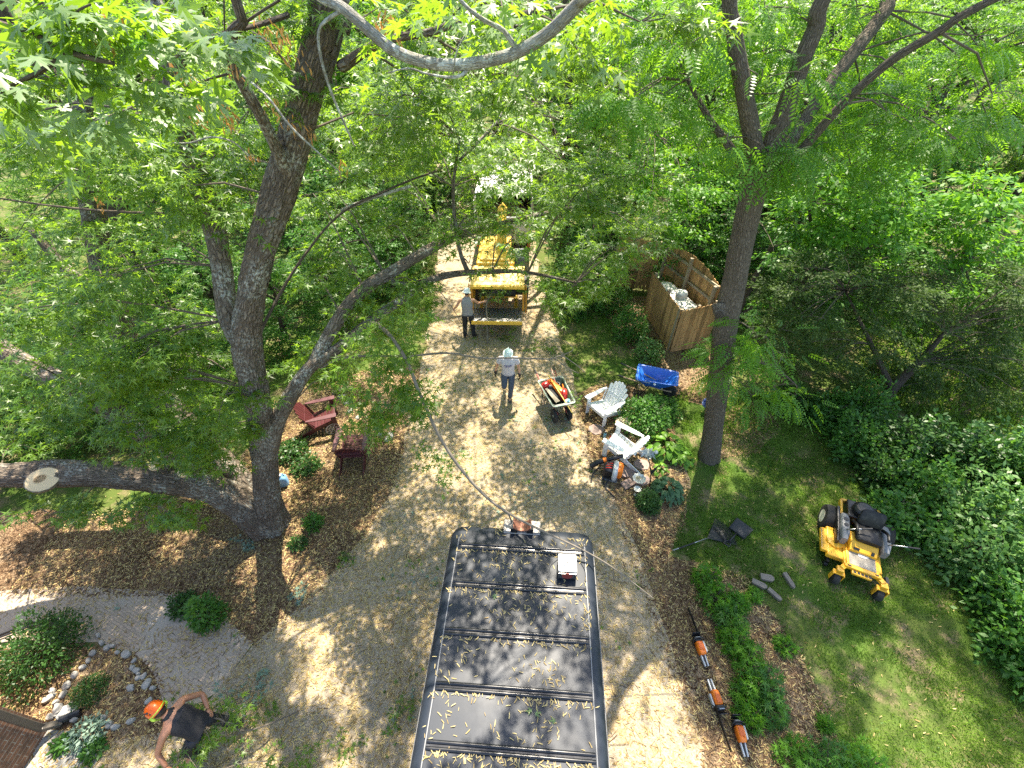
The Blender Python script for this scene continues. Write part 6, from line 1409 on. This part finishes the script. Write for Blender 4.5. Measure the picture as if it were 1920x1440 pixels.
near_sprays(mp, [P(x, y, Y) for x, y, Y in ((20, 60, 2.9), (70, 30, 2.8), (90, 110, 2.75), (60, 160, 2.75), (10, 190, 2.7), (150, 20, 2.8), (190, 60, 2.8), (235, 25, 2.9), (250, 80, 2.9), (170, 140, 2.8), (120, 180, 2.8), (40, 120, 2.8), (210, 140, 2.9), (290, 20, 3.0), (300, 80, 3.0), (340, 30, 3.1), (30, 10, 2.8), (100, 60, 2.8), (220, 190, 3.1), (290, 150, 3.1), (380, 90, 3.3), (60, 230, 3.2), (140, 240, 3.2), (420, 30, 3.4))], 3, .125, .28, T_BIG, M_MAPLE, spread=2.6)
near_sprays(mp, [P(x, y, Y) for x, y, Y in ((700, 20, 3.9), (760, 30, 4.0), (820, 15, 3.9), (900, 10, 3.9), (960, 20, 3.8), (1020, 20, 4.0), (1100, 60, 4.2), (1060, 100, 4.1), (1130, 20, 4.1), (930, 60, 4.0), (1000, 130, 4.0), (1120, 110, 4.3), (860, 40, 4.1), (1170, 50, 4.4))], 3, .12, .3, T_BIG, M_MAPLE, spread=2.0)
sc_pts = [P(x, y, Y) for x, y, Y in ((335, 130, 4.2), (350, 150, 4.2), (380, 200, 4.3), (375, 215, 4.3), (430, 210, 4.4), (425, 225, 4.4), (495, 50, 4.6), (520, 60, 4.7), (530, 75, 4.8), (440, 130, 4.4), (550, 240, 5.0), (580, 250, 5.1), (515, 195, 4.8), (555, 120, 5.0), (730, 40, 4.4), (740, 50, 4.4), (720, 35, 4.4), (170, 45, 3.0), (185, 60, 3.0), (635, 310, 6), (520, 85, 4.8), (180, 380, 6), (470, 290, 5.2))]
for p in sc_pts:
    B = np.array(tuple(p))+rng.normal(scale=.045, size=(14, 3)); d = np.c_[rng.normal(scale=.35, size=(14, 2)), -np.ones(14)]
    leaves('seed_cluster', M_SEEDH, mp, B, d, rand_dir(14), rng.uniform(.05, .075, 14), T_WING, None, base)

# ---- the walnut at the right
base = G(1330, 862)
wt = thing('walnut_tree', 'forked walnut with straight grey trunk and feathery leaves on the right lawn', 'tree', (base.x, base.y, 0))
an = []
def LW(lst, extra=None, er=None, n=14, seed=3, name='limb', flare=None, step=.06, rough=.08, ridge=.006):
    p, r = PWs(lst)
    if extra: p += [Vector(e) for e in extra]; r += er
    limb(wt, name, p, r, M_BARK2, n, step, rough, seed, flare, ridge if n > 20 else 0); an.extend(p[2:]); return p
LW([(1327, 868, 7.2, 52), (1335, 820, 7.25, 42), (1344, 750, 7.28, 44), (1352, 690, 7.3, 50), (1362, 600, 7.3, 54), (1378, 520, 7.3, 52), (1394, 440, 7.3, 52), (1410, 370, 7.3, 58), (1424, 335, 7.3, 66)], n=64, seed=31, name='trunk', flare=(.5, .15, 5), step=.035, ridge=.010)
LW([(1418, 345, 7.3, 50), (1412, 270, 7.25, 40), (1398, 190, 7.2, 38), (1384, 110, 7.2, 36), (1375, 50, 7.2, 35), (1368, -20, 7.2, 34)], extra=[(2.2, 7.2, 10.5), (1.9, 7.6, 13)], er=[.10, .05], seed=32, n=22)
LW([(1428, 345, 7.3, 52), (1450, 270, 7.35, 44), (1478, 190, 7.4, 42), (1505, 110, 7.4, 40), (1530, 50, 7.4, 38), (1552, -20, 7.4, 37)], extra=[(4.5, 7.6, 10.6), (5.0, 8.2, 13.5)], er=[.11, .05], seed=33, n=22)
LW([(1432, 340, 7.4, 34), (1480, 270, 7.7, 26), (1540, 180, 8.2, 28), (1600, 100, 8.6, 30), (1660, 20, 9.0, 30), (1700, -40, 9.2, 28)], extra=[(7.8, 9.6, 11.5)], er=[.08], seed=34, n=16)
LW([(1436, 350, 7.3, 34), (1500, 285, 7.1, 22), (1580, 195, 6.9, 20), (1670, 115, 6.7, 20), (1760, 60, 6.5, 19), (1840, 10, 6.4, 18)], extra=[(6.6, 6.3, 9.6)], er=[.05], seed=35, n=14)
LW([(1402, 345, 7.3, 26), (1385, 300, 7.35, 20), (1355, 258, 7.5, 18), (1325, 215, 7.7, 14), (1290, 150, 8, 9)], seed=36, n=12)
LW([(1352, 575, 7.25, 42), (1350, 586, 7.15, 30), (1349, 590, 7.08, 20)], seed=37, n=14, name='knot', step=.02)
LW([(1385, 690, 7.35, 14), (1420, 680, 7.0, 8), (1455, 690, 6.7, 5), (1490, 720, 6.5, 3)], seed=38, n=8, name='branch')
wc = region([(1360, 620), (1440, 590), (1500, 700), (1490, 750), (1390, 740), (1345, 690)], (6.5, 7.1), 11, (.18, .32), 10) + region([(1180, 10), (1350, 0), (1340, 250), (1190, 230)], (7, 10), 13, (.4, .7), 20) + region([(1400, 10), (1880, 0), (1900, 240), (1520, 330), (1420, 300)], (6.6, 9.8), 26, (.4, .75), 20) + region([(1350, 240), (1500, 240), (1490, 330), (1370, 330)], (6.7, 7.1), 5, (.2, .3), 8)
crown(wt, wc, an, M_WALNUT, T_PINN, .34, 4, .30, cull=False, droop=.6, jit=.4)
sh = [(Vector((random.uniform(4.5, 6.8), random.uniform(6.4, 8.4), random.uniform(9.7, 11.5))), (.8, .8, .4), 26) for _ in range(4)] + [(Vector((random.uniform(8.6, 11), random.uniform(6.4, 9), random.uniform(9.7, 11.5))), (.8, .8, .4), 26) for _ in range(3)]  # clumps added above the view for shade, leaving a sunny gap on the lawn
while len(sh) < 36:
    c = Vector((random.uniform(3.6, 10), random.uniform(8.5, 15), random.uniform(9.6, 13.5)))
    if c.x < 5.4 and c.y > 11.3: continue
    sh.append((c, (random.uniform(.7, 1.2),)*2+(.5,), 30))
crown(wt, sh, an, M_WALNUT, T_PINN, .40, 4, .4, cull=False, droop=.5, name='unseen_shade_foliage')  # unseen upper walnut crown, clumps spaced for the shade they cast

# ---- single trees round the yard
def yard_tree(name, label, cat, base, trunk, tr0, clumps, lmat, tmpl, lsize, m=10, slen=.5, bark=M_DARKB, limbs=(), cull=True, droop=.35, tr=.016, jit=.45):
    t = thing(name, label, cat, (base[0], base[1], 0))
    pts = [Vector((base[0], base[1], -.05))]+[Vector(q) for q in trunk]; k = len(pts)
    limb(t, 'trunk', pts, [tr0*(1-.75*i/(k-1)) for i in range(k)], bark, 16, .15, .10, int(base[0]*7) % 90, flare=(.5, .2, 4))
    an = pts[1:]
    for lp in limbs:
        lp = [Vector(q) for q in lp]; limb(t, 'limb', lp, [tr0*.5*(1-.75*i/(len(lp)-1)) for i in range(len(lp))], bark, 10, .15, .1, 5); an = an+lp[1:]
    crown(t, clumps, an, lmat, tmpl, lsize, m, slen, cull=cull, droop=droop, tr=tr, jit=jit); return t
yard_tree('maple_tree', 'second maple with a leafy crown behind the big one at the left edge', 'tree', (-11.5, 12.5), [(-11.2, 12.5, 3), (-10.8, 12.3, 6), (-10.5, 12, 9), (-10.3, 12, 12)], .26,
          region([(0, 180), (440, 60), (520, 300), (450, 520), (380, 640), (0, 600)], (9, 14), 32, (.7, 1.1), 30) + [(Vector((random.uniform(-14, -7), random.uniform(10, 17), random.uniform(9.5, 12.5))), (1.2, 1.2, .6), 24) for _ in range(4)], M_MAPLE, T_MAPLE, .185, 7, limbs=[[(-11, 12.4, 4), (-9, 11.5, 6), (-7.5, 11, 7.5)], [(-11, 12.4, 5), (-12.5, 11, 7), (-13, 10, 8)]])
yard_tree('maple_tree', 'maple hanging over the chip truck at the far end of the drive', 'tree', (2.4, 19.2), [(2.2, 19, 3), (2.0, 18.6, 6), (1.6, 18, 9), (1.4, 18, 12)], .24,
          region([(580, 60), (1250, 60), (1290, 220), (1190, 420), (1010, 430), (990, 350), (820, 290), (770, 400), (600, 400)], (11.5, 19), 62, (.7, 1.2), 30) + [(Vector((random.uniform(-4, 5), random.uniform(15, 22), random.uniform(9.5, 12.5))), (1.2, 1.2, .6), 24) for _ in range(16)], M_MAPLE, T_MAPLE, .185, 7,
          limbs=[[(2.1, 18.8, 4), (.8, 17.5, 6), (-.8, 16.5, 7.5)], [(2.1, 18.8, 4.5), (3.4, 17, 6.3), (4, 15.5, 7.2)], [(1.8, 18.3, 7), (-1, 18.5, 8.5), (-3, 18, 9)]])
yard_tree('young_tree', 'bright yellow-green tree at the top centre of the wood', 'tree', (5.6, 23), [(5.5, 22.8, 3), (5.3, 22.5, 6), (5.2, 22, 9)], .18,
          region([(1050, 0), (1340, 0), (1345, 200), (1240, 290), (1090, 210)], (16, 24), 36, (.8, 1.3), 30), M_LIME, T_OVAL, .15, 10, limbs=[[(5.4, 22.6, 4), (4, 21, 6), (3.5, 20, 7.5)]])
yard_tree('understory_tree', 'small bright leafy tree growing behind the wooden fence', 'tree', (4.6, 17.0), [(4.5, 16.8, 2), (4.5, 16.3, 4), (4.4, 15.8, 5.5)], .12,
          region([(1180, 280), (1345, 270), (1345, 430), (1250, 440), (1170, 400)], (11.5, 15.5), 20, (.5, .8), 30), M_LIME, T_OVAL, .13, 10)
yard_tree('mulberry_tree', 'spreading bright green tree to the right of the walnut trunk', 'tree', (9.4, 13.2), [(9.3, 12.8, 1.5), (9.2, 12.2, 3), (9.3, 11.8, 4.3)], .16,
          region([(1440, 340), (1620, 280), (1860, 330), (1890, 430), (1760, 480), (1600, 450), (1480, 450)], (9.6, 12.6), 34, (.5, .85), 34), M_LIME, T_OVAL, .15, 10, limbs=[[(9.2, 12.3, 2.8), (8, 11.5, 4), (7.2, 11, 5)], [(9.2, 12.3, 2.5), (11, 11.8, 4.2), (12.2, 11.5, 5)]])
yard_tree('juniper_tree', 'dark old juniper with a leaning reddish trunk beyond the lawn edge', 'tree', (10.0, 8.6), [(10.3, 8.9, .8), (10.8, 9.2, 1.5), (11.1, 9.4, 2.3)], .17,
          region([(1480, 500), (1720, 480), (1960, 500), (1980, 830), (1740, 850), (1600, 760), (1500, 700), (1450, 600)], (8.6, 12), 84, (.35, .75), 38, .4), M_JUNI, (T_OVAL[0]*np.array([.6, 1, 1]), T_OVAL[1]), .085, 22, .5, cull=True, droop=.25, jit=.7,
          limbs=[[(10.3, 8.9, .8), (9.6, 9.6, 1.8), (8.7, 10.3, 3)]])
yard_tree('young_tree', 'light green small-leaved tree filling the gap beyond the juniper at the right edge', 'tree', (14.2, 10.8), [(14.1, 10.8, 1), (14.0, 10.8, 2.2), (13.9, 10.7, 3.4)], .10,
          region([(1580, 470), (1980, 440), (1990, 800), (1860, 780), (1700, 640)], (10.0, 13.5), 34, (.45, .75), 26), M_LIME, T_OVAL, .12, 10, limbs=[[(14.1, 10.8, 1), (13, 11, 2.4), (12.2, 11.4, 3.5)], [(14.1, 10.8, 1), (15.2, 10.4, 2.5), (16, 10, 3.6)]])
yard_tree('understory_tree', 'thin dark stemmed tree between the walnut and the juniper', 'tree', (7.4, 12.6), [(7.6, 12.7, 1.5), (7.9, 12.9, 3), (8.3, 13, 5), (8.6, 13.2, 7)], .11,
          region([(1400, 380), (1560, 400), (1640, 520), (1560, 640), (1420, 580)], (10.5, 13.5), 20, (.4, .7), 24), M_SHRUB, T_OVAL, .12, 10, limbs=[[(7.5, 12.7, .8), (7.0, 12.6, 2), (6.7, 12.9, 4), (6.9, 13.2, 6)], [(7.5, 12.7, .6), (8.4, 12.2, 2), (9.4, 11.9, 4), (10.2, 11.8, 6)]])

# ---- the wood all round: four individuals, then copies
def wood_tree(name, label, h, cr, lmat, tmpl, lsize, seed, ncl=52, nsp=26, m=9, bark=M_DARKB, low=.28):
    random.seed(seed); t = thing(name, label, 'tree', (0, 0, 0), group='trees of the wood around the yard')
    tk = [Vector((0, 0, -.1)), Vector((random.uniform(-.2, .2), random.uniform(-.2, .2), h*.25)), Vector((random.uniform(-.4, .4), random.uniform(-.4, .4), h*.55)), Vector((random.uniform(-.5, .5), random.uniform(-.5, .5), h*.9))]
    limb(t, 'trunk', tk, [.2, .16, .11, .03], bark, 14, .3, .1, seed)
    an = list(tk[1:])
    b = MB()
    for k in range(7):
        a = k*2.4+seed; z0 = h*(.28+.08*k); p0 = Vector((0, 0, z0)); e = Vector((math.cos(a)*cr*.75, math.sin(a)*cr*.75, z0+h*.14)); b.tube([p0, p0.lerp(e, .5)+Vector((0, 0, .3)), e], [.07, .05, .02], 7, step=.4); an += [p0.lerp(e, .6), e]
    b.build('limbs', bark, t, smooth=True)
    cl = []
    for k in range(ncl):
        u = random.random(); z = h*(low+(1-low)*u); w = cr*math.sin(math.pi*min(.97, .18+.75*u))**.7; a = random.uniform(0, 6.283); rr = w*math.sqrt(random.uniform(.15, 1))
        q = random.uniform(.6, 1.05); cl.append((Vector((rr*math.cos(a), rr*math.sin(a), z)), (q, q, q*.55), nsp))
    crown(t, cl, an, lmat, tmpl, lsize, m, .55, cull=False); return t
wood = [wood_tree('wood_tree', 'fresh green broadleaf tree in the wood behind the yard', 9.5, 3.0, M_MAPLEB, T_STAR, .20, 101, m=7),
        wood_tree('wood_tree', 'yellow-green oval-leaved tree in the wood behind the yard', 8.5, 2.7, M_LIME, T_OVAL, .19, 102, m=7),
        wood_tree('wood_tree', 'tall dark green tree in the wood behind the yard', 11.0, 3.2, M_MAPLE, T_STAR, .21, 103, m=7),
        wood_tree('wood_tree', 'low bushy tree at the edge of the wood behind the yard', 5.5, 2.4, M_SHRUB, T_OVAL, .15, 104, low=.08)]
wlab = [w_['label'] for w_ in wood]
random.seed(55)
spots = [(-5.2, 22.5, 0, 1.0), (-9.5, 20.5, 2, .85), (-14, 16.5, 0, .85), (-17.5, 11.5, 2, .8), (-15, 20.5, 1, 1.1), (-20, 17, 0, 1.1), (-3.5, 28, 2, 1.0), (7.8, 20.0, 1, 1.0), (9.5, 16.8, 2, .85), (11.5, 17.5, 0, .9), (12, 22, 0, 1.1), (17.5, 21, 1, 1.1), (1.5, 27, 1, 1.0), (4.5, 30, 0, 1.1), (10, 28, 2, 1.0),
         (-9, 27, 1, 1.1), (-22, 24, 2, 1.2), (-14, 28, 0, 1.15), (16.5, 27, 0, 1.1), (23, 22, 2, 1.1), (27, 17, 1, .9), (-25, 13, 0, 1.1), (18, 16.5, 2, .8), (15.0, 18.5, 0, .9), (21.5, 13.2, 1, .7), (20, 18.5, 0, .9), (23.5, 16.5, 1, .8), (25, 20, 0, 1.0), (19.5, 14.6, 2, .6)]
for i, yy in enumerate((33, 39, 46, 54, 64)):
    n = 11+i*2
    for k in range(n):
        spots.append((-(20+9*i)+2*(20+9*i)*k/(n-1)+random.uniform(-1.5, 1.5), yy+random.uniform(-2, 2), random.randrange(3), random.uniform(1.0, 1.3)*(1+.06*i)))
under = [(-8.5, 9.5, .5), (-10.2, 8, .5), (-12, 7, .45), (-7.2, 11.8, .55), (-6.0, 13.8, .6), (-9.5, 12.3, .65), (-14, 6.2, .5), (-4.6, 15.2, .5), (-6.5, 18.0, .8), (-4.2, 17.0, .6), (-12, 10.0, .6), (-14.5, 9.0, .7), (-12.5, 15.2, .8), (-8.0, 15.5, .7), (3.0, 15.8, .55), (2.4, 14.2, .42), (3.4, 17.6, .8), (6.8, 15.6, .7), (7.8, 14.2, .6), (12.0, 14.4, .6), (-3.2, 24.5, .9), (3.6, 22.2, .9), (8.2, 17.6, .8), (-17, 8.0, .7), (11.2, 18.6, .9), (24, 11, .8), (-11.5, 22, .9), (-7.6, 23.8, .9), (14.8, 18.0, .9)]
spots += [(x, y, 3, s) for x, y, s in under]
used = set()
for x, y, k, s in spots:
    o = wood[k] if k not in used else copy_tree(wood[k]); used.add(k)
    o.location = (x, y, 0); o.rotation_euler = (0, 0, random.uniform(0, 6.28)); o.scale = (s*random.uniform(.9, 1.1), s*random.uniform(.9, 1.1), s)

# ================================================================== SHRUBS AND PERENNIALS
def shrub(label, loc, r, h, mat, tmpl, lsize, n, name='shrub', cat='shrub', group=None, clumpy=.5, stems=True, out=.8, jit=.5, lumpy=.28):
    t = thing(name, label, cat, (loc[0], loc[1], 0), group=group)
    if stems:
        b = MB()
        for k in range(7):
            a = random.uniform(0, 6.28); q = random.uniform(.3, .75); b.tube([(0, 0, 0), (r*q*.5*math.cos(a), r*q*.5*math.sin(a), h*.45), (r*q*math.cos(a), r*q*math.sin(a), h*.8)], [.014, .010, .005], 5)
        b.build('stems', M_TWIGD, t)
    d = rand_dir(n*2); d[:, 2] = np.abs(d[:, 2])**.8
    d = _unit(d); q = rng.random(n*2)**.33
    lump = 1+lumpy*np.array([mnoise.noise((a*2.4+loc[0], b_*2.4, c_*2.4+loc[1])) for a, b_, c_ in d])
    cl = np.array([mnoise.noise((a*4+3, b_*4, c_*4+loc[0])) for a, b_, c_ in d*q[:, None]])
    ok = (cl > -clumpy*.5) | (rng.random(n*2) < .35); d, q, lump = d[ok][:n], q[ok][:n], lump[ok][:n]; m = len(d)
    pos = d*q[:, None]*lump[:, None]*np.array([r, r, h]); pos[:, 2] = np.maximum(pos[:, 2], .03)
    ld = d*np.array([1, 1, .4])*out+rng.normal(scale=.5, size=(m, 3)); nr = d*.6+np.array([0, 0, .8])+rng.normal(scale=jit, size=(m, 3))
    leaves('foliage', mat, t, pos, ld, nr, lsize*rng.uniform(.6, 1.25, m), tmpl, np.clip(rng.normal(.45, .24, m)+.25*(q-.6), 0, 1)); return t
T_FINE = (T_OVAL[0]*np.array([.7, 1, 1]), T_OVAL[1])
g1 = 'hedge along the right lawn edge'
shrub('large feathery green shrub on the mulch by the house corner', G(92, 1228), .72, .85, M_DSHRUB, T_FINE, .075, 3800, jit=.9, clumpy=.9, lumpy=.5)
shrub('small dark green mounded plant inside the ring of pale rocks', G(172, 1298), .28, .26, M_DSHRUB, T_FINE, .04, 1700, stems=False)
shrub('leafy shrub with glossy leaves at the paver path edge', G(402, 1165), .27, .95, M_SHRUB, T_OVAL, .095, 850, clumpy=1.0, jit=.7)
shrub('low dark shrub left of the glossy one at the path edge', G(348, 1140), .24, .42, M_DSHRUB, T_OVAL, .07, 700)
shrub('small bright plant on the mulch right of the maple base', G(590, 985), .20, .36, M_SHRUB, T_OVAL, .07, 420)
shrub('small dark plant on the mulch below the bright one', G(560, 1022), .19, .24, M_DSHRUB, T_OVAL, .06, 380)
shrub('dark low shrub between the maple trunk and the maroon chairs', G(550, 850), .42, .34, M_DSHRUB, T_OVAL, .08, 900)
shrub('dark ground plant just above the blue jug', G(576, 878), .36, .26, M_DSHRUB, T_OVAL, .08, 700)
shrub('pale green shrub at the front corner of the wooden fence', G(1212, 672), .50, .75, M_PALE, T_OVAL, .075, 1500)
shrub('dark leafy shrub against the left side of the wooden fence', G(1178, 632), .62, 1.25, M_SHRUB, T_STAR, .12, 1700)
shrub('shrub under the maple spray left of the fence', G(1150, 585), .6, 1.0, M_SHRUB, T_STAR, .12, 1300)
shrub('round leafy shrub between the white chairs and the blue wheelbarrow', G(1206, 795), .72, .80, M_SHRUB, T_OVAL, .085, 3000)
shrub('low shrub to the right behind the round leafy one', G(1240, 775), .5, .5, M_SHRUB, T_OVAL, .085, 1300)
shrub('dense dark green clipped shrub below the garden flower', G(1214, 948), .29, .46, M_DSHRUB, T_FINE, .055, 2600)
def tm_hosta():
    vs, q = [], []
    prof = [(0, .02, 0), (.12, .14, .05), (.35, .27, .09), (.6, .27, .05), (.82, .16, -.06), (1.0, .0, -.20)]
    for t_, w, z in prof: vs += [[-w, t_, z+.35*w*w*1.5], [0, t_, z-.05], [w, t_, z+.35*w*w*1.5]]
    for i in range(len(prof)-1):
        o = 3*i; q += [(o, o+1, o+4, o+3), (o+1, o+2, o+5, o+4)]
    return np.array(vs), np.array(q)
T_HOSTA = tm_hosta()
def hosta(label, loc, r, h, mat, n, ls):
    t = thing('hosta', label, 'plant', (loc[0], loc[1], 0))
    a = rng.uniform(0, 6.283, n); e = rng.random(n)**.6; rr = r*.75*e
    pos = np.c_[rr*np.cos(a), rr*np.sin(a), h*(1-.75*e**2)]; d = np.c_[np.cos(a), np.sin(a), .25-.75*e]; nr = np.c_[np.cos(a)*e*.7, np.sin(a)*e*.7, np.ones(n)]+rng.normal(scale=.18, size=(n, 3))
    leaves('foliage', mat, t, pos, d, nr, ls*rng.uniform(.7, 1.15, n), T_HOSTA, None)
    b = MB()
    for x, y, z in pos[:40]: b.tube([(x*.1, y*.1, 0), (x*.6, y*.6, z*.7), (x, y, z)], [.006, .005, .004], 5)
    b.build('stems', mat, t)
hosta('large lime-green hosta behind the nearer white chair', G(1247, 845), .50, .42, M_HOSTA, 62, .25)
hosta('smaller lime hosta below the large lime-green one', G(1238, 886), .20, .22, M_HOSTA, 20, .14)
hosta('blue-green hosta with ribbed rounded leaves', G(1250, 925), .40, .36, M_HOSTAB, 95, .18)
hosta('darker hosta at the right of the large lime-green one', G(1274, 862), .33, .30, M_HOSTA, 34, .2)
# saplings beside the chainsaws
g2 = 'maple seedlings beside the chainsaws'
for k, (px, py, r, h, lb) in enumerate(((1322, 1092, .26, .5, 'upright bright green bush at the far end of the seedling strip'), (1338, 1130, .30, .5, 'dense maple-leaved bush next to the far end of the strip'), (1362, 1162, .30, .42, 'broad maple-leaved bush beside the farthest chainsaw'), (1375, 1210, .30, .4, 'maple-leaved bush behind the handle of the farthest chainsaw'),
                              (1400, 1250, .33, .45, 'maple-leaved bush beside the middle chainsaw'), (1428, 1290, .30, .5, 'tall darker maple-leaved bush right of the middle chainsaw'), (1395, 1305, .2, .3, 'small light maple-leaved sprig nearest the middle chainsaw'), (1402, 1345, .2, .3, 'light sprig just behind the nearest chainsaw'), (1440, 1335, .26, .4, 'maple-leaved bush at the near end of the strip'), (1380, 1135, .18, .3, 'little sprig at the lawn side of the strip'))):
    shrub(lb, G(px, py), r, h, M_LIME if k % 3 != 2 else M_SHRUB, T_MAPLE, .14, 210, name='maple_seedling', cat='shrub', group=g2, clumpy=.3, jit=.35)
for px, py, r, h, lb in ((1490, 1432, .34, .5, 'bright bush at the bottom edge left of the largest one'), (1545, 1440, .34, .55, 'dark bush at the bottom edge between the bright ones'), (1610, 1445, .36, .5, 'bright bush at the bottom edge farthest right'), (1468, 1215, .16, .25, 'small weed on the mulch strip beside the lawn'), (1412, 1118, .13, .16, 'tiny weed next to the wood offcuts'), (1545, 1360, .10, .12, 'tiny weed at the lawn edge near the bottom')):
    shrub(lb, G(px, py), r, h, M_LIME if 'dark' not in lb else M_SHRUB, T_MAPLE, .12, int(900*r), name='leafy_weed', cat='weed', clumpy=.3, jit=.35)
for px, py, r, h, lb in ((168, 1378, .26, .25, 'blue-grey leafy plant at the edge of the concrete slab'), (122, 1398, .15, .15, 'small blue-grey plant on the concrete slab'), (178, 1408, .16, .14, 'bluish seedling cluster beside the slab plant')):
    shrub(lb, G(px, py), r, h, M_SPRIG if r > .2 else M_SHRUB, T_OVAL, .075, int(1500*r), name='sedum', cat='plant', stems=False)
hl_ = [(1650, 985, .55, 1.0), (1700, 940, .7, 1.25), (1770, 985, .75, 1.5), (1715, 1010, .5, .9), (1790, 1060, .65, 1.2), (1850, 1010, .8, 1.6), (1900, 1090, .7, 1.5), (1850, 1135, .55, .95), (1900, 1200, .6, 1.0), (1868, 1215, .42, .6), (1930, 1280, .5, .9), (1640, 905, .5, .9), (1590, 850, .6, 1.0), (1680, 870, .8, 1.5), (1540, 790, .6, 1.0), (1780, 900, .9, 1.9), (1880, 930, .9, 2.2), (1475, 765, .5, .9), (1600, 790, .7, 1.3), (1940, 1000, .9, 2.0), (1990, 1120, .9, 1.7)]
hlab = ['first green bush of the lawn hedge beside the mower seat', 'glossy bush of the lawn hedge right behind the mower', 'large pale-leaved bush of the lawn hedge level with the mower', 'low bush at the foot of the hedge by the mower', 'bush of the hedge with white-green leaves right of the mower front', 'tall bright bush at the right edge level with the mower', 'bright bush at the right edge below the mower', 'rounded bush at the hedge foot below the mower', 'bush at the right edge opposite the sunny lawn', 'small bush out on the lawn edge at the right', 'bush at the right edge nearest the camera', 'dark bush at the lawn edge above the mower', 'dark low bush on the lawn edge left of the mower line', 'tall dark bush below the juniper trunk', 'dark bush where the lawn meets the walnut leaves', 'tall bush right below the juniper', 'tallest bush at the right edge under the juniper', 'bush beside the second trunk behind the walnut', 'dark bush on the far lawn corner', 'tall hedge bush just beyond the right edge', 'hedge bush outside the right edge near the camera']
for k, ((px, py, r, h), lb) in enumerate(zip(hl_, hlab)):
    dk = py < 920 or lb.startswith(('first', 'dark'))
    shrub(lb, G(px, py), r, h, M_DSHRUB if dk and k % 2 else (M_PALE if k in (2, 4, 5, 6) else M_SHRUB), T_OVAL, .125, int(1900*r*h/.8), name='hedge_bush', cat='bush', group=g1, clumpy=.9, jit=.65, lumpy=.62)
